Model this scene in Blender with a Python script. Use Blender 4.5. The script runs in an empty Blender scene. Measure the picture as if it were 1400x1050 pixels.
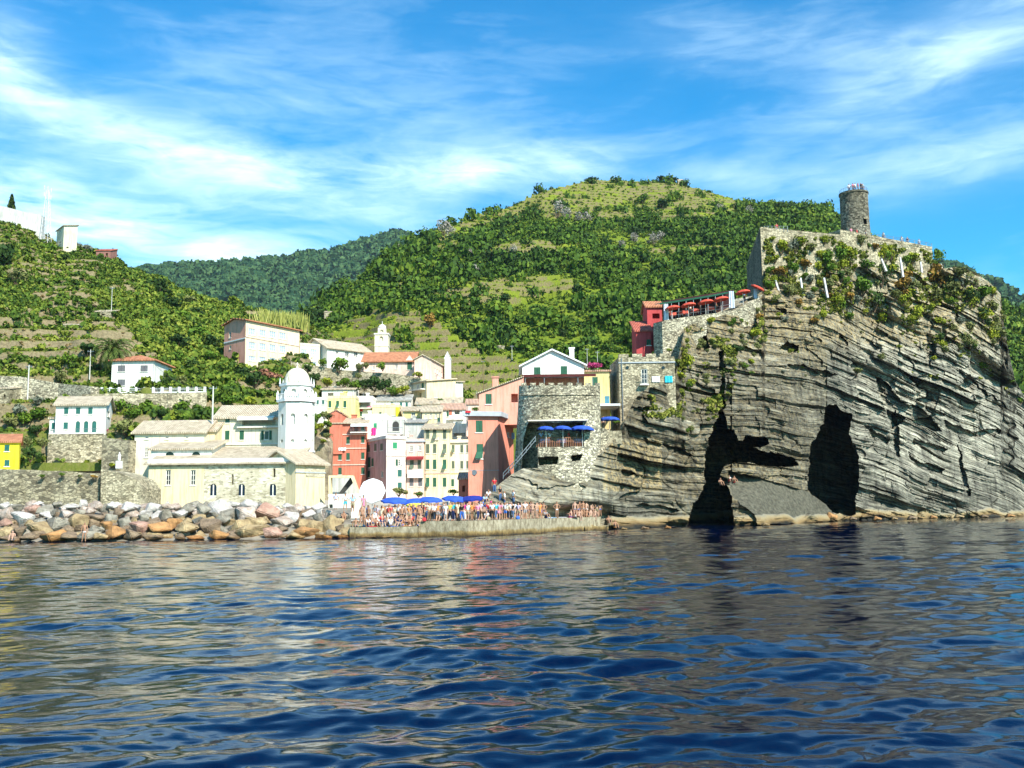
import bpy, bmesh, math, random
import numpy as np
from mathutils import Vector, Matrix
from mathutils.bvhtree import BVHTree
random.seed(7); rng = np.random.default_rng(11)
scene = bpy.context.scene
COL = scene.collection
PI = math.pi
# ------------------------------------------------------------------ camera
F_PX = 1361.0; CAM_Z = 2.7
TH = math.atan(167/F_PX); RO = math.radians(0.7)
_F = Vector((0, math.cos(TH), math.sin(TH))); _R0 = Vector((1,0,0)); _U0 = Vector((0,-math.sin(TH), math.cos(TH)))
_R = _R0*math.cos(RO) - _U0*math.sin(RO); _U = _U0*math.cos(RO) + _R0*math.sin(RO)
C0 = Vector((0,0,CAM_Z))
cam = bpy.data.cameras.new('camera'); cob = bpy.data.objects.new('camera', cam); COL.objects.link(cob)
m = Matrix((_R, _U, -_F)).transposed().to_4x4(); m.translation = C0
cob.matrix_world = m
cam.sensor_width = 36; cam.lens = 36*F_PX/1400; cam.clip_end = 20000; cam.clip_start = 0.1
scene.camera = cob
def ray(px, py): return _F*F_PX + _R*(px-700) - _U*(py-525)
def P(px, py, Y):
    r = ray(px, py); return C0 + r*(Y/r.y)
def Pn(px, py, Y):      # arrays
    px = np.asarray(px, float); py = np.asarray(py, float); Y = np.asarray(Y, float)
    F = np.array(_F); R = np.array(_R); U = np.array(_U)
    r = F*F_PX + (px-700)[...,None]*R - (py-525)[...,None]*U
    return np.array(C0) + r*(Y/r[...,1])[...,None]
def pix(p):             # world point -> reference pixel
    d = Vector(p)-C0; z = d.dot(_F); return 700+F_PX*d.dot(_R)/z, 525-F_PX*d.dot(_U)/z
def Ywater(px, py):     # depth at which this pixel meets the sea
    r = ray(px, py); return -CAM_Z/r.z*r.y
def Yz(px, py, z):
    r = ray(px, py); return (z-CAM_Z)/r.z*r.y
def Pz(px, Y, z):       # point of given image column, depth and height
    py = 692.0
    for _ in range(4):
        q = P(px, py, Y); py -= (z-q.z)*F_PX/Y
    q = P(px, py, Y); return Vector((q.x, Y, z))
def interp(x, pts):
    xs = [p[0] for p in pts]; ys = [p[1] for p in pts]
    return np.interp(x, xs, ys)
# ------------------------------------------------------------------ noise
_perm = rng.permutation(256); _perm = np.concatenate([_perm,_perm,_perm]); _val = rng.random(256)
def vnoise(x, y, z=0.0):
    x, y, z = np.broadcast_arrays(np.asarray(x,float), np.asarray(y,float), np.asarray(z,float))
    xi = np.floor(x).astype(int); yi = np.floor(y).astype(int); zi = np.floor(z).astype(int)
    fx = x-xi; fy = y-yi; fz = z-zi
    fx = fx*fx*(3-2*fx); fy = fy*fy*(3-2*fy); fz = fz*fz*(3-2*fz)
    def h(a,b,c): return _val[_perm[_perm[_perm[a & 255]+(b & 255)]+(c & 255)]]
    def L(a,b,t): return a+(b-a)*t
    return 2*L(L(L(h(xi,yi,zi),h(xi+1,yi,zi),fx), L(h(xi,yi+1,zi),h(xi+1,yi+1,zi),fx), fy),
             L(L(h(xi,yi,zi+1),h(xi+1,yi,zi+1),fx), L(h(xi,yi+1,zi+1),h(xi+1,yi+1,zi+1),fx), fy), fz)-1
def fbm(x, y, z=0.0, o=4, g=0.5):
    s = 0; a = 1; t = 0
    for i in range(o):
        s = s + a*vnoise(x*2**i+i*17.3, y*2**i+i*5.1, np.asarray(z)*2**i+i*9.7); t += a; a *= g
    return s/t
def sstep(a, b, x):
    t = np.clip((x-a)/(b-a), 0, 1); return t*t*(3-2*t)
def inpoly(px, py, poly):
    ins = np.zeros(np.shape(px), bool); n = len(poly)
    for i in range(n):
        x1,y1 = poly[i]; x2,y2 = poly[(i+1)%n]
        if y1 == y2: continue
        c = ((y1 > py) != (y2 > py)) & (px < (x2-x1)*(py-y1)/(y2-y1)+x1)
        ins ^= c
    return ins
# ------------------------------------------------------------------ materials
def nd(nt, t, **k):
    n = nt.nodes.new(t)
    for a, b in k.items(): setattr(n, a, b)
    return n
def newmat(name):
    m = bpy.data.materials.new(name); m.use_nodes = True
    nt = m.node_tree; return m, nt, nt.nodes['Principled BSDF']
def ramp(nt, stops):
    r = nd(nt, 'ShaderNodeValToRGB'); e = r.color_ramp.elements
    while len(e) < len(stops): e.new(0.5)
    for i, (p, c) in enumerate(stops):
        e[i].position = p; e[i].color = (*c, 1)
    return r
def noise_node(nt, scale, detail=4, vec=None, rough=0.6):
    n = nd(nt, 'ShaderNodeTexNoise'); n.inputs['Scale'].default_value = scale
    n.inputs['Detail'].default_value = detail; n.inputs['Roughness'].default_value = rough
    if vec: nt.links.new(vec, n.inputs['Vector'])
    return n
def mapping(nt, scale=(1,1,1), rot=(0,0,0), src='Object'):
    tc = nd(nt, 'ShaderNodeTexCoord'); mp = nd(nt, 'ShaderNodeMapping')
    mp.inputs['Scale'].default_value = scale; mp.inputs['Rotation'].default_value = rot
    nt.links.new(tc.outputs[src], mp.inputs['Vector']); return mp.outputs['Vector']
def bump(nt, height, dist, bsdf, strength=1.0):
    b = nd(nt, 'ShaderNodeBump'); b.inputs['Distance'].default_value = dist; b.inputs['Strength'].default_value = strength
    nt.links.new(height, b.inputs['Height']); nt.links.new(b.outputs['Normal'], bsdf.inputs['Normal']); return b
MATS = {}
def plain(name, c1, c2=None, scale=1.5, rough=0.8, bmp=0.01, metallic=0):
    if name in MATS: return MATS[name]
    m, nt, b = newmat(name); c2 = c2 or tuple(v*0.8 for v in c1)
    v = mapping(nt); n = noise_node(nt, scale, 5, v); n2 = noise_node(nt, scale*9, 3, v)
    r = ramp(nt, [(0.35, c2), (0.6, c1)]); nt.links.new(n.outputs['Fac'], r.inputs[0])
    nt.links.new(r.outputs[0], b.inputs['Base Color'])
    b.inputs['Roughness'].default_value = rough; b.inputs['Metallic'].default_value = metallic
    b.inputs['Specular IOR Level'].default_value = 0.25
    if bmp: bump(nt, n2.outputs['Fac'], bmp, b)
    MATS[name] = m; return m
def stucco(name, c, stain=0.72):        # weathered plaster: blotches and faint runs
    if name in MATS: return MATS[name]
    m, nt, b = newmat(name)
    v = mapping(nt, (1,1,.35)); n = noise_node(nt, 0.9, 6, v, .65)
    v2 = mapping(nt, (3,3,.25)); n2 = noise_node(nt, 1.2, 4, v2)
    r = ramp(nt, [(0.3, tuple(x*stain for x in c)), (0.55, c)]); nt.links.new(n.outputs['Fac'], r.inputs[0])
    r2 = ramp(nt, [(0.33, (.78,.75,.68)), (0.5, (1,1,1))]); nt.links.new(n2.outputs['Fac'], r2.inputs[0])
    mx = nd(nt, 'ShaderNodeMixRGB', blend_type='MULTIPLY'); mx.inputs[0].default_value = 1
    nt.links.new(r.outputs[0], mx.inputs[1]); nt.links.new(r2.outputs[0], mx.inputs[2])
    nt.links.new(mx.outputs[0], b.inputs['Base Color'])
    b.inputs['Roughness'].default_value = 0.9; b.inputs['Specular IOR Level'].default_value = 0.15
    n3 = noise_node(nt, 7, 4, mapping(nt)); bump(nt, n3.outputs['Fac'], 0.02, b)
    MATS[name] = m; return m
def masonry(name, c1, c2, mortar, scale=2.2, bmp=0.06, zs=1.8, patch=None):
    if name in MATS: return MATS[name]
    m, nt, b = newmat(name)
    v = mapping(nt, (1,1,zs)); vo = nd(nt, 'ShaderNodeTexVoronoi', feature='F1'); ve = nd(nt, 'ShaderNodeTexVoronoi', feature='DISTANCE_TO_EDGE')
    wn = noise_node(nt, 3, 2, v)
    ad = nd(nt, 'ShaderNodeMixRGB', blend_type='ADD'); ad.inputs[0].default_value = 0.18
    nt.links.new(v, ad.inputs[1]); nt.links.new(wn.outputs['Color'], ad.inputs[2])
    for t in (vo, ve):
        t.inputs['Scale'].default_value = scale; nt.links.new(ad.outputs[0], t.inputs['Vector'])
    sp = nd(nt, 'ShaderNodeSeparateColor'); nt.links.new(vo.outputs['Color'], sp.inputs[0])
    mid = tuple((a+d)/2 for a, d in zip(c1, c2))
    r = ramp(nt, [(0.0, tuple(x*.55 for x in c2)), (0.25, c2), (0.55, mid), (0.9, c1)]); nt.links.new(sp.outputs[0], r.inputs[0])
    er = ramp(nt, [(0.0, (0,0,0)), (0.07, (1,1,1))]); nt.links.new(ve.outputs[0], er.inputs[0])
    mx = nd(nt, 'ShaderNodeMixRGB'); mx.inputs[1].default_value = (*mortar,1)
    nt.links.new(er.outputs[0], mx.inputs[0]); nt.links.new(r.outputs[0], mx.inputs[2])
    big = noise_node(nt, 0.22, 5, mapping(nt, (1,1,.7)), .7); br = ramp(nt, [(0.32, (.50,.47,.40)), (0.6, (1.05,1.04,1))]); nt.links.new(big.outputs['Fac'], br.inputs[0])
    mm = nd(nt, 'ShaderNodeMixRGB', blend_type='MULTIPLY'); mm.inputs[0].default_value = 1
    nt.links.new(mx.outputs[0], mm.inputs[1]); nt.links.new(br.outputs[0], mm.inputs[2])
    nt.links.new(mm.outputs[0], b.inputs['Base Color']); b.inputs['Roughness'].default_value = 0.92; b.inputs['Specular IOR Level'].default_value = 0.15
    bump(nt, er.outputs[0], bmp, b, 1.0)
    MATS[name] = m; return m
def louvre(name, c):
    if name in MATS: return MATS[name]
    m, nt, b = newmat(name)
    w = nd(nt, 'ShaderNodeTexWave', wave_type='BANDS', bands_direction='Z'); w.inputs['Scale'].default_value = 3.2
    nt.links.new(mapping(nt), w.inputs['Vector'])
    n = noise_node(nt, 3, 3, mapping(nt)); r = ramp(nt, [(0.3, tuple(x*.7 for x in c)), (0.65, c)]); nt.links.new(n.outputs['Fac'], r.inputs[0])
    nt.links.new(r.outputs[0], b.inputs['Base Color']); b.inputs['Roughness'].default_value = 0.6
    bump(nt, w.outputs['Fac'], 0.03, b); MATS[name] = m; return m
def tiles(name, c1, c2):
    if name in MATS: return MATS[name]
    m, nt, b = newmat(name)
    w = nd(nt, 'ShaderNodeTexWave', wave_type='BANDS', bands_direction='X'); w.inputs['Scale'].default_value = 1.3
    w.inputs['Distortion'].default_value = 0.6
    nt.links.new(mapping(nt), w.inputs['Vector'])
    vo = nd(nt, 'ShaderNodeTexVoronoi'); vo.inputs['Scale'].default_value = 3; nt.links.new(mapping(nt, (1,.6,.6)), vo.inputs['Vector'])
    sp = nd(nt, 'ShaderNodeSeparateColor'); nt.links.new(vo.outputs['Color'], sp.inputs[0])
    n = noise_node(nt, .8, 5, mapping(nt)); ma = nd(nt, 'ShaderNodeMath', operation='MULTIPLY_ADD'); ma.inputs[1].default_value = .45
    nt.links.new(sp.outputs[0], ma.inputs[0]); nt.links.new(n.outputs['Fac'], ma.inputs[2])
    r = ramp(nt, [(0.4, c2), (0.95, c1)]); nt.links.new(ma.outputs[0], r.inputs[0])
    nt.links.new(r.outputs[0], b.inputs['Base Color']); b.inputs['Roughness'].default_value = 0.85
    bump(nt, w.outputs['Fac'], 0.14, b, 1.0); MATS[name] = m; return m
def foliage_mat(name, dark, mid, light, trans=0.0):
    """colour varies leaf clump by leaf clump through the 'tint' face attribute"""
    if name in MATS: return MATS[name]
    m, nt, b = newmat(name)
    a = nd(nt, 'ShaderNodeAttribute', attribute_name='tint'); r = ramp(nt, [(0.0, dark), (0.5, mid), (1.0, light)])
    oi = nd(nt, 'ShaderNodeObjectInfo'); ma = nd(nt, 'ShaderNodeMath', operation='MULTIPLY_ADD'); ma.inputs[1].default_value = 0.25
    nt.links.new(oi.outputs['Random'], ma.inputs[0]); nt.links.new(a.outputs['Fac'], ma.inputs[2])
    sb = nd(nt, 'ShaderNodeMath', operation='SUBTRACT'); sb.inputs[1].default_value = 0.12; nt.links.new(ma.outputs[0], sb.inputs[0])
    nt.links.new(sb.outputs[0], r.inputs[0]); nt.links.new(r.outputs[0], b.inputs['Base Color'])
    b.inputs['Roughness'].default_value = 0.75; b.inputs['Specular IOR Level'].default_value = 0.2
    MATS[name] = m; return m
# ------------------------------------------------------------------ mesh helpers
def obj(name, data, parent=None, loc=None):
    o = bpy.data.objects.new(name, data); COL.objects.link(o)
    if parent: o.parent = parent
    if loc is not None: o.location = loc
    return o
def tag(o, label=None, cat=None, group=None, kind=None):
    if label: o['label'] = label
    if cat: o['category'] = cat
    if group: o['group'] = group
    if kind: o['kind'] = kind
    return o
def empty(name, loc, rz, label, cat, group=None):
    o = bpy.data.objects.new(name, None); COL.objects.link(o); o.location = loc; o.rotation_euler = (0,0,rz)
    o.empty_display_size = .3
    return tag(o, label, cat, group)
def npmesh(name, V, Q, mat, smooth=False, attrs=None):
    V = np.ascontiguousarray(V, np.float32).reshape(-1,3); Q = np.ascontiguousarray(Q, np.int32)
    k = Q.shape[1]; me = bpy.data.meshes.new(name)
    me.vertices.add(len(V)); me.vertices.foreach_set('co', V.ravel())
    me.loops.add(Q.size); me.loops.foreach_set('vertex_index', Q.ravel())
    me.polygons.add(len(Q)); me.polygons.foreach_set('loop_start', np.arange(0, Q.size, k, dtype=np.int32))
    try: me.polygons.foreach_set('loop_total', np.full(len(Q), k, np.int32))
    except Exception: pass
    me.polygons.foreach_set('use_smooth', np.full(len(Q), smooth, bool))
    me.update(calc_edges=True)
    for an, (dom, arr) in (attrs or {}).items():
        at = me.attributes.new(an, 'FLOAT', dom); at.data.foreach_set('value', np.ascontiguousarray(arr, np.float32).ravel())
    if mat: me.materials.append(mat)
    return me
def grid_quads(nr, nc):
    i = np.arange(nr-1)[:,None]*nc + np.arange(nc-1)[None,:]
    return np.stack([i, i+1, i+nc+1, i+nc], -1).reshape(-1,4)
class MB:
    def __init__(s): s.v = []; s.f = []
    def poly(s, pts):
        n = len(s.v); s.v += [tuple(p) for p in pts]; s.f.append(tuple(range(n, n+len(pts)))); return s
    def hull8(s, p):     # 4 bottom + 4 top corners, same winding
        n = len(s.v); s.v += [tuple(q) for q in p]
        s.f += [tuple(n+i for i in f) for f in ((3,2,1,0),(4,5,6,7),(0,1,5,4),(1,2,6,5),(2,3,7,6),(3,0,4,7))]; return s
    def box(s, x0, y0, z0, x1, y1, z1):
        return s.hull8([(x0,y0,z0),(x1,y0,z0),(x1,y1,z0),(x0,y1,z0),(x0,y0,z1),(x1,y0,z1),(x1,y1,z1),(x0,y1,z1)])
    def prism(s, poly, vec):   # polygon extruded by a vector
        n = len(s.v); k = len(poly); vec = Vector(vec)
        s.v += [tuple(p) for p in poly] + [tuple(Vector(p)+vec) for p in poly]
        s.f.append(tuple(range(n+k-1, n-1, -1))); s.f.append(tuple(range(n+k, n+2*k)))
        for i in range(k): j = (i+1)%k; s.f.append((n+i, n+j, n+k+j, n+k+i))
        return s
    def tube(s, a, b, r0, r1=None, n=8, caps=True):
        a = Vector(a); b = Vector(b); r1 = r0 if r1 is None else r1; d = (b-a).normalized()
        t = Vector((0,0,1)) if abs(d.z) < .9 else Vector((1,0,0)); u = d.cross(t).normalized(); w = d.cross(u)
        k = len(s.v)
        for c, r in ((a,r0),(b,r1)):
            for i in range(n):
                an = 2*PI*i/n; s.v.append(tuple(c + u*(r*math.cos(an)) + w*(r*math.sin(an))))
        for i in range(n): j = (i+1)%n; s.f.append((k+i, k+j, k+n+j, k+n+i))
        if caps: s.f.append(tuple(range(k+n-1, k-1, -1))); s.f.append(tuple(range(k+n, k+2*n)))
        return s
    def lathe(s, prof, n=16, c=(0,0,0), squash=1):
        k = len(s.v)
        for r, z in prof:
            for i in range(n):
                a = 2*PI*(i+.5)/n; s.v.append((c[0]+r*math.cos(a), c[1]+r*math.sin(a)*squash, c[2]+z))
        for q in range(len(prof)-1):
            for i in range(n):
                j = (i+1)%n; s.f.append((k+q*n+i, k+q*n+j, k+(q+1)*n+j, k+(q+1)*n+i))
        s.f.append(tuple(range(k+n-1, k-1, -1))); e = k+(len(prof)-1)*n; s.f.append(tuple(range(e, e+n)))
        return s
    def mesh(s, name, mat, smooth=False):
        me = bpy.data.meshes.new(name); me.from_pydata(s.v, [], s.f); me.update()
        bm = bmesh.new(); bm.from_mesh(me); bmesh.ops.recalc_face_normals(bm, faces=bm.faces); bm.to_mesh(me); bm.free()
        if smooth: me.polygons.foreach_set('use_smooth', [True]*len(me.polygons))
        if mat: me.materials.append(mat)
        return me
    def build(s, name, mat, parent=None, loc=None, smooth=False):
        return obj(name, s.mesh(name, mat, smooth), parent, loc)
def copy_tree(o, parent=None):
    c = o.copy(); COL.objects.link(c)
    if parent: c.parent = parent
    for ch in list(o.children): copy_tree(ch, c)
    return c
def set_mat(o, m):
    o.material_slots[0].link = 'OBJECT'; o.material_slots[0].material = m
ORD = ['leftmost','second from left','third from left','fourth from left','fifth from left','sixth from left','seventh from left','eighth from left','ninth from left','tenth from left']
def disambiguate():
    """labels that came out alike get their place from the left"""
    d = {}
    for o in bpy.data.objects:
        if o.parent is None and 'label' in o: d.setdefault(o['label'], []).append(o)
    def word(i):
        ones = ['','first','second','third','fourth','fifth','sixth','seventh','eighth','ninth']
        teens = ['tenth','eleventh','twelfth','thirteenth','fourteenth','fifteenth','sixteenth','seventeenth','eighteenth','nineteenth']
        if i < 10: return ones[i]
        if i < 20: return teens[i-10]
        t = ['twenty','thirty','forty','fifty','sixty'][i//10-2]
        return (t[:-1]+'ieth') if i%10 == 0 else t+'-'+ones[i%10]
    for l, os in d.items():
        if len(os) < 2: continue
        os.sort(key=lambda o: pix(o.matrix_basis.translation)[0])
        for i, o in enumerate(os):
            if i == 0: w = 'leftmost'
            elif i == len(os)-1: w = 'rightmost'
            else: w = word(i+1)+' from left'
            o['label'] = f'{l}, {w}'
# ------------------------------------------------------------------ light
SUN_AZ = math.radians(145); SUN_EL = math.radians(41)      # clockwise from +Y
sd = Vector((math.sin(SUN_AZ)*math.cos(SUN_EL), math.cos(SUN_AZ)*math.cos(SUN_EL), math.sin(SUN_EL)))
sl = bpy.data.lights.new('sun', 'SUN'); sl.energy = 5.0; sl.angle = math.radians(.5); sl.color = (1,.955,.86)
so = bpy.data.objects.new('sun', sl); COL.objects.link(so); so.rotation_euler = (-sd).to_track_quat('-Z','Y').to_euler()
w = bpy.data.worlds.new('World'); scene.world = w; w.use_nodes = True; nt = w.node_tree
bg = nt.nodes['Background']; bg.inputs[1].default_value = 0.122
sky = nd(nt, 'ShaderNodeTexSky', sky_type='NISHITA'); sky.sun_disc = False; sky.sun_elevation = SUN_EL; sky.sun_rotation = SUN_AZ
sky.air_density = 1.0; sky.dust_density = 0.6; sky.ozone_density = 2.2
tc = nd(nt, 'ShaderNodeTexCoord'); sx = nd(nt, 'ShaderNodeSeparateXYZ'); nt.links.new(tc.outputs['Generated'], sx.inputs[0])
def M2(op, a, b=None, c=None):
    n = nd(nt, 'ShaderNodeMath', operation=op)
    for i, v in enumerate((a,b,c)):
        if v is None: continue
        if isinstance(v, (int,float)): n.inputs[i].default_value = v
        else: nt.links.new(v, n.inputs[i])
    return n.outputs[0]
az = M2('ARCTAN2', sx.outputs[0], sx.outputs[1]); el = M2('ARCSINE', sx.outputs[2])
def az_el(px, py):
    d = ray(px, py).normalized(); return math.atan2(d.x, d.y), math.asin(d.z)
# soft cirrus banks: (pixel centre, half length, half width, slope angle in deg, weight)
banks = [(30,280,220,62,10,.95),(250,335,190,34,4,.62),(130,180,230,30,20,.42),(350,235,190,26,14,.66),(560,235,220,26,2,.62),(720,225,150,24,-6,.45),
         (1090,60,260,36,8,.2),(1230,110,250,40,-16,.2),(1290,225,200,40,-6,.36),(1000,240,120,20,5,.2),(0,70,60,40,30,.7),(480,210,330,120,5,.28),(1340,40,180,60,-30,.3)]
tot = None
for (cx, cy, a, b, ang, wt) in banks:
    a0, e0 = az_el(cx, cy); t = math.radians(-ang); ka = F_PX/a; kb = F_PX/b
    dx = M2('SUBTRACT', az, a0); dy = M2('SUBTRACT', el, e0)
    u = M2('MULTIPLY', M2('ADD', M2('MULTIPLY', dx, math.cos(t)), M2('MULTIPLY', dy, math.sin(t))), ka)
    v = M2('MULTIPLY', M2('SUBTRACT', M2('MULTIPLY', dy, math.cos(t)), M2('MULTIPLY', dx, math.sin(t))), kb)
    g = M2('MULTIPLY', M2('EXPONENT', M2('MULTIPLY', M2('ADD', M2('MULTIPLY', u, u), M2('MULTIPLY', v, v)), -1.0)), wt)
    tot = g if tot is None else M2('ADD', tot, g)
cv = nd(nt, 'ShaderNodeCombineXYZ'); nt.links.new(az, cv.inputs[0]); nt.links.new(el, cv.inputs[1])
def skynoise(scale, rot, sc, det=7, r=.62, dist=.0):
    mp = nd(nt, 'ShaderNodeMapping'); mp.inputs['Rotation'].default_value = (0,0,rot); mp.inputs['Scale'].default_value = sc
    nt.links.new(cv.outputs[0], mp.inputs[0]); n = noise_node(nt, scale, det, mp.outputs[0], r); n.inputs['Distortion'].default_value = dist
    return n.outputs['Fac']
n1 = skynoise(5, -.15, (1,3.2,1), 8, .58, .6); n2 = skynoise(14, .25, (1,5,1), 6, .6, 1.0)
nn = M2('ADD', M2('MULTIPLY', n1, 1.25), M2('MULTIPLY', n2, .5))           # about 0.87 on average
thin = M2('MULTIPLY', M2('SUBTRACT', nn, .82), 1.4)
dens = M2('MULTIPLY', tot, M2('ADD', M2('MULTIPLY', M2('SUBTRACT', nn, .87), 1.7), .60))
# everywhere else a thin ordinary veil so that the sky behind the camera is cloudy too
dens = M2('ADD', dens, M2('MULTIPLY', M2('MAXIMUM', thin, 0), .22))
cl = nd(nt, 'ShaderNodeClamp'); nt.links.new(dens, cl.inputs[0])
hs = nd(nt, 'ShaderNodeHueSaturation'); hs.inputs['Saturation'].default_value = 1.6; hs.inputs['Value'].default_value = 1.0
nt.links.new(sky.outputs[0], hs.inputs['Color'])
tintn = nd(nt, 'ShaderNodeMixRGB', blend_type='MULTIPLY'); tintn.inputs[0].default_value = 1; tintn.inputs[2].default_value = (.52,1.24,1.12,1)
nt.links.new(hs.outputs[0], tintn.inputs[1])
mx = nd(nt, 'ShaderNodeMixRGB'); nt.links.new(cl.outputs[0], mx.inputs[0]); nt.links.new(tintn.outputs[0], mx.inputs[1]); mx.inputs[2].default_value = (6.6,8.4,8.8,1)
nt.links.new(mx.outputs[0], bg.inputs[0])
scene.view_settings.view_transform = 'Standard'; scene.view_settings.look = 'None'; scene.view_settings.exposure = 0.8; scene.view_settings.gamma = 1
# ------------------------------------------------------------------ sea
def water_mat():
    m, nt, b = newmat('sea water')
    b.inputs['Base Color'].default_value = (.0,.0025,.018,1); b.inputs['Roughness'].default_value = 0.015; b.inputs['IOR'].default_value = 1.33; b.inputs['Specular Tint'].default_value = (.55,.8,1,1)
    v = mapping(nt, (.7,1.15,1)); n = noise_node(nt, 4.2, 5, v, .6); n.inputs['Distortion'].default_value = .4
    nb = noise_node(nt, 1.1, 3, v, .5); sm = nd(nt, 'ShaderNodeMath', operation='MULTIPLY_ADD'); sm.inputs[1].default_value = .16; nt.links.new(n.outputs['Fac'], sm.inputs[0]); nt.links.new(nb.outputs['Fac'], sm.inputs[2]); bump(nt, sm.outputs[0], 0.026, b, 1.0); return m
WATER = water_mat()
def make_sea():
    rs = [4.0]
    while rs[-1] < 150: rs.append(rs[-1]*1.0046)
    while rs[-1] < 5400: rs.append(rs[-1]*1.12)
    rs = np.array(rs); th = np.radians(np.arange(-84, 84.01, .115)); R, T = np.meshgrid(rs, th, indexing='ij')
    x = R*np.sin(T); y = R*np.cos(T); z = np.zeros_like(x); g = np.random.default_rng(5)
    wx = .55*fbm(x*.45, y*.45, 1.5, 3); wy = .55*fbm(x*.45, y*.45, 7.5, 3)
    for i in range(66):
        lam = .30*math.exp(g.random()*2.3) if i < 60 else 3.5+g.random()*4
        d = PI/2 + g.normal(0, .42) + (.25 if i % 3 else -.4); k = 2*PI/lam; A = .0043*lam*(.5+g.random()) if i < 60 else .016
        ph = k*((x+wx)*math.cos(d)+(y+wy)*math.sin(d)) + g.random()*6.3
        fade = np.clip((lam/(R*.0046*2.2)-1), 0, 1)
        z += A*fade*(1-2*np.abs(np.sin(ph/2))**1.5 if i % 4 == 1 else np.sin(ph))
    z *= .85 + .9*fbm(x*.16, y*.11, 4.4, 4)
    z *= 1-sstep(110,160,R)
    V = np.stack([x,y,z],-1); me = npmesh('sea', V, grid_quads(len(rs), len(th)), WATER, True)
    tag(obj('sea', me), kind='structure')
    mb = MB(); mb.poly([(-4900,-590,-.6),(4900,-590,-.6),(4900,6500,-.6),(-4900,6500,-.6)])
    tag(mb.build('seabed', plain('seabed sand', (.05,.06,.05))), kind='structure')
make_sea()
# ------------------------------------------------------------------ foliage
def clump(n, lobes, leaf, seed, flat=.8, core=.55):
    """unit crown: leaf-sized quads over several overlapping lobes"""
    g = np.random.default_rng(seed)
    c = g.normal(0,1,(lobes,3)); c /= np.linalg.norm(c,axis=1)[:,None]; c *= (g.random((lobes,1))**.5)*.62
    c[:,2] = np.abs(c[:,2])*.9 - .15; rad = .28+.26*g.random(lobes)
    li = g.integers(0,lobes,n); d = g.normal(0,1,(n,3)); d /= np.linalg.norm(d,axis=1)[:,None]
    p = c[li] + d*(rad[li]*(core+(1-core)*g.random(n)**.5))[:,None]
    nrm = d + g.normal(0,.55,(n,3)); nrm /= np.linalg.norm(nrm,axis=1)[:,None]
    a = np.cross(nrm, g.normal(0,1,(n,3))); a /= np.linalg.norm(a,axis=1)[:,None]; b = np.cross(nrm, a)
    s = leaf*(.6+.8*g.random(n))[:,None]
    p[:,2] = (p[:,2]+.25)*flat
    V = np.stack([p-a*s-b*s*.6, p+a*s-b*s*.8, p+a*s*.7+b*s, p-a*s*.8+b*s*.7],1)
    t = .5+.3*(g.random(lobes)[li]-.5)+.5*(g.random(n)-.5)
    return V.reshape(-1,3), t
def scatter(name, pos, size, mat, temps, tint=None, seed=1, kind='stuff', vs=(1,1)):
    g = np.random.default_rng(seed); VV = []; TT = []; pos = np.asarray(pos); n = len(pos)
    ti = g.integers(0, len(temps), n); ang = g.random(n)*6.283; sv = vs[0]+(vs[1]-vs[0])*g.random(n)
    tn = g.normal(0,.16,n) if tint is None else tint
    for k in range(len(temps)):
        idx = np.where(ti == k)[0]; V, t = temps[k]
        c, s = np.cos(ang[idx]), np.sin(ang[idx])
        X = V[None,:,0]*c[:,None]-V[None,:,1]*s[:,None]; Y = V[None,:,0]*s[:,None]+V[None,:,1]*c[:,None]
        sz = size[idx][:,None]
        W = np.stack([X*sz, Y*sz, V[None,:,2]*sz*sv[idx][:,None]],-1) + pos[idx][:,None,:]
        VV.append(W.reshape(-1,3)); TT.append((t[None,:]+tn[idx][:,None]).ravel())
    V = np.concatenate(VV); T = np.concatenate(TT)
    me = npmesh(name, V, np.arange(len(V)).reshape(-1,4), mat, False, {'tint':('FACE',T)})
    return tag(obj(name, me), kind=kind) if kind else obj(name, me)
FO_WOOD = foliage_mat('woodland leaves', (.014,.038,.004), (.060,.115,.007), (.17,.215,.016))
FO_FAR = foliage_mat('distant woodland leaves', (.012,.045,.018), (.030,.080,.028), (.07,.13,.04))
FO_SCRUB = foliage_mat('scrub leaves', (.018,.045,.006), (.075,.125,.010), (.22,.24,.03))
FO_VINE = foliage_mat('vine leaves', (.06,.095,.006), (.15,.20,.012), (.26,.25,.03))
FO_DRY = foliage_mat('dry grass tufts', (.14,.09,.03), (.25,.17,.07), (.36,.27,.12))
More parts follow.
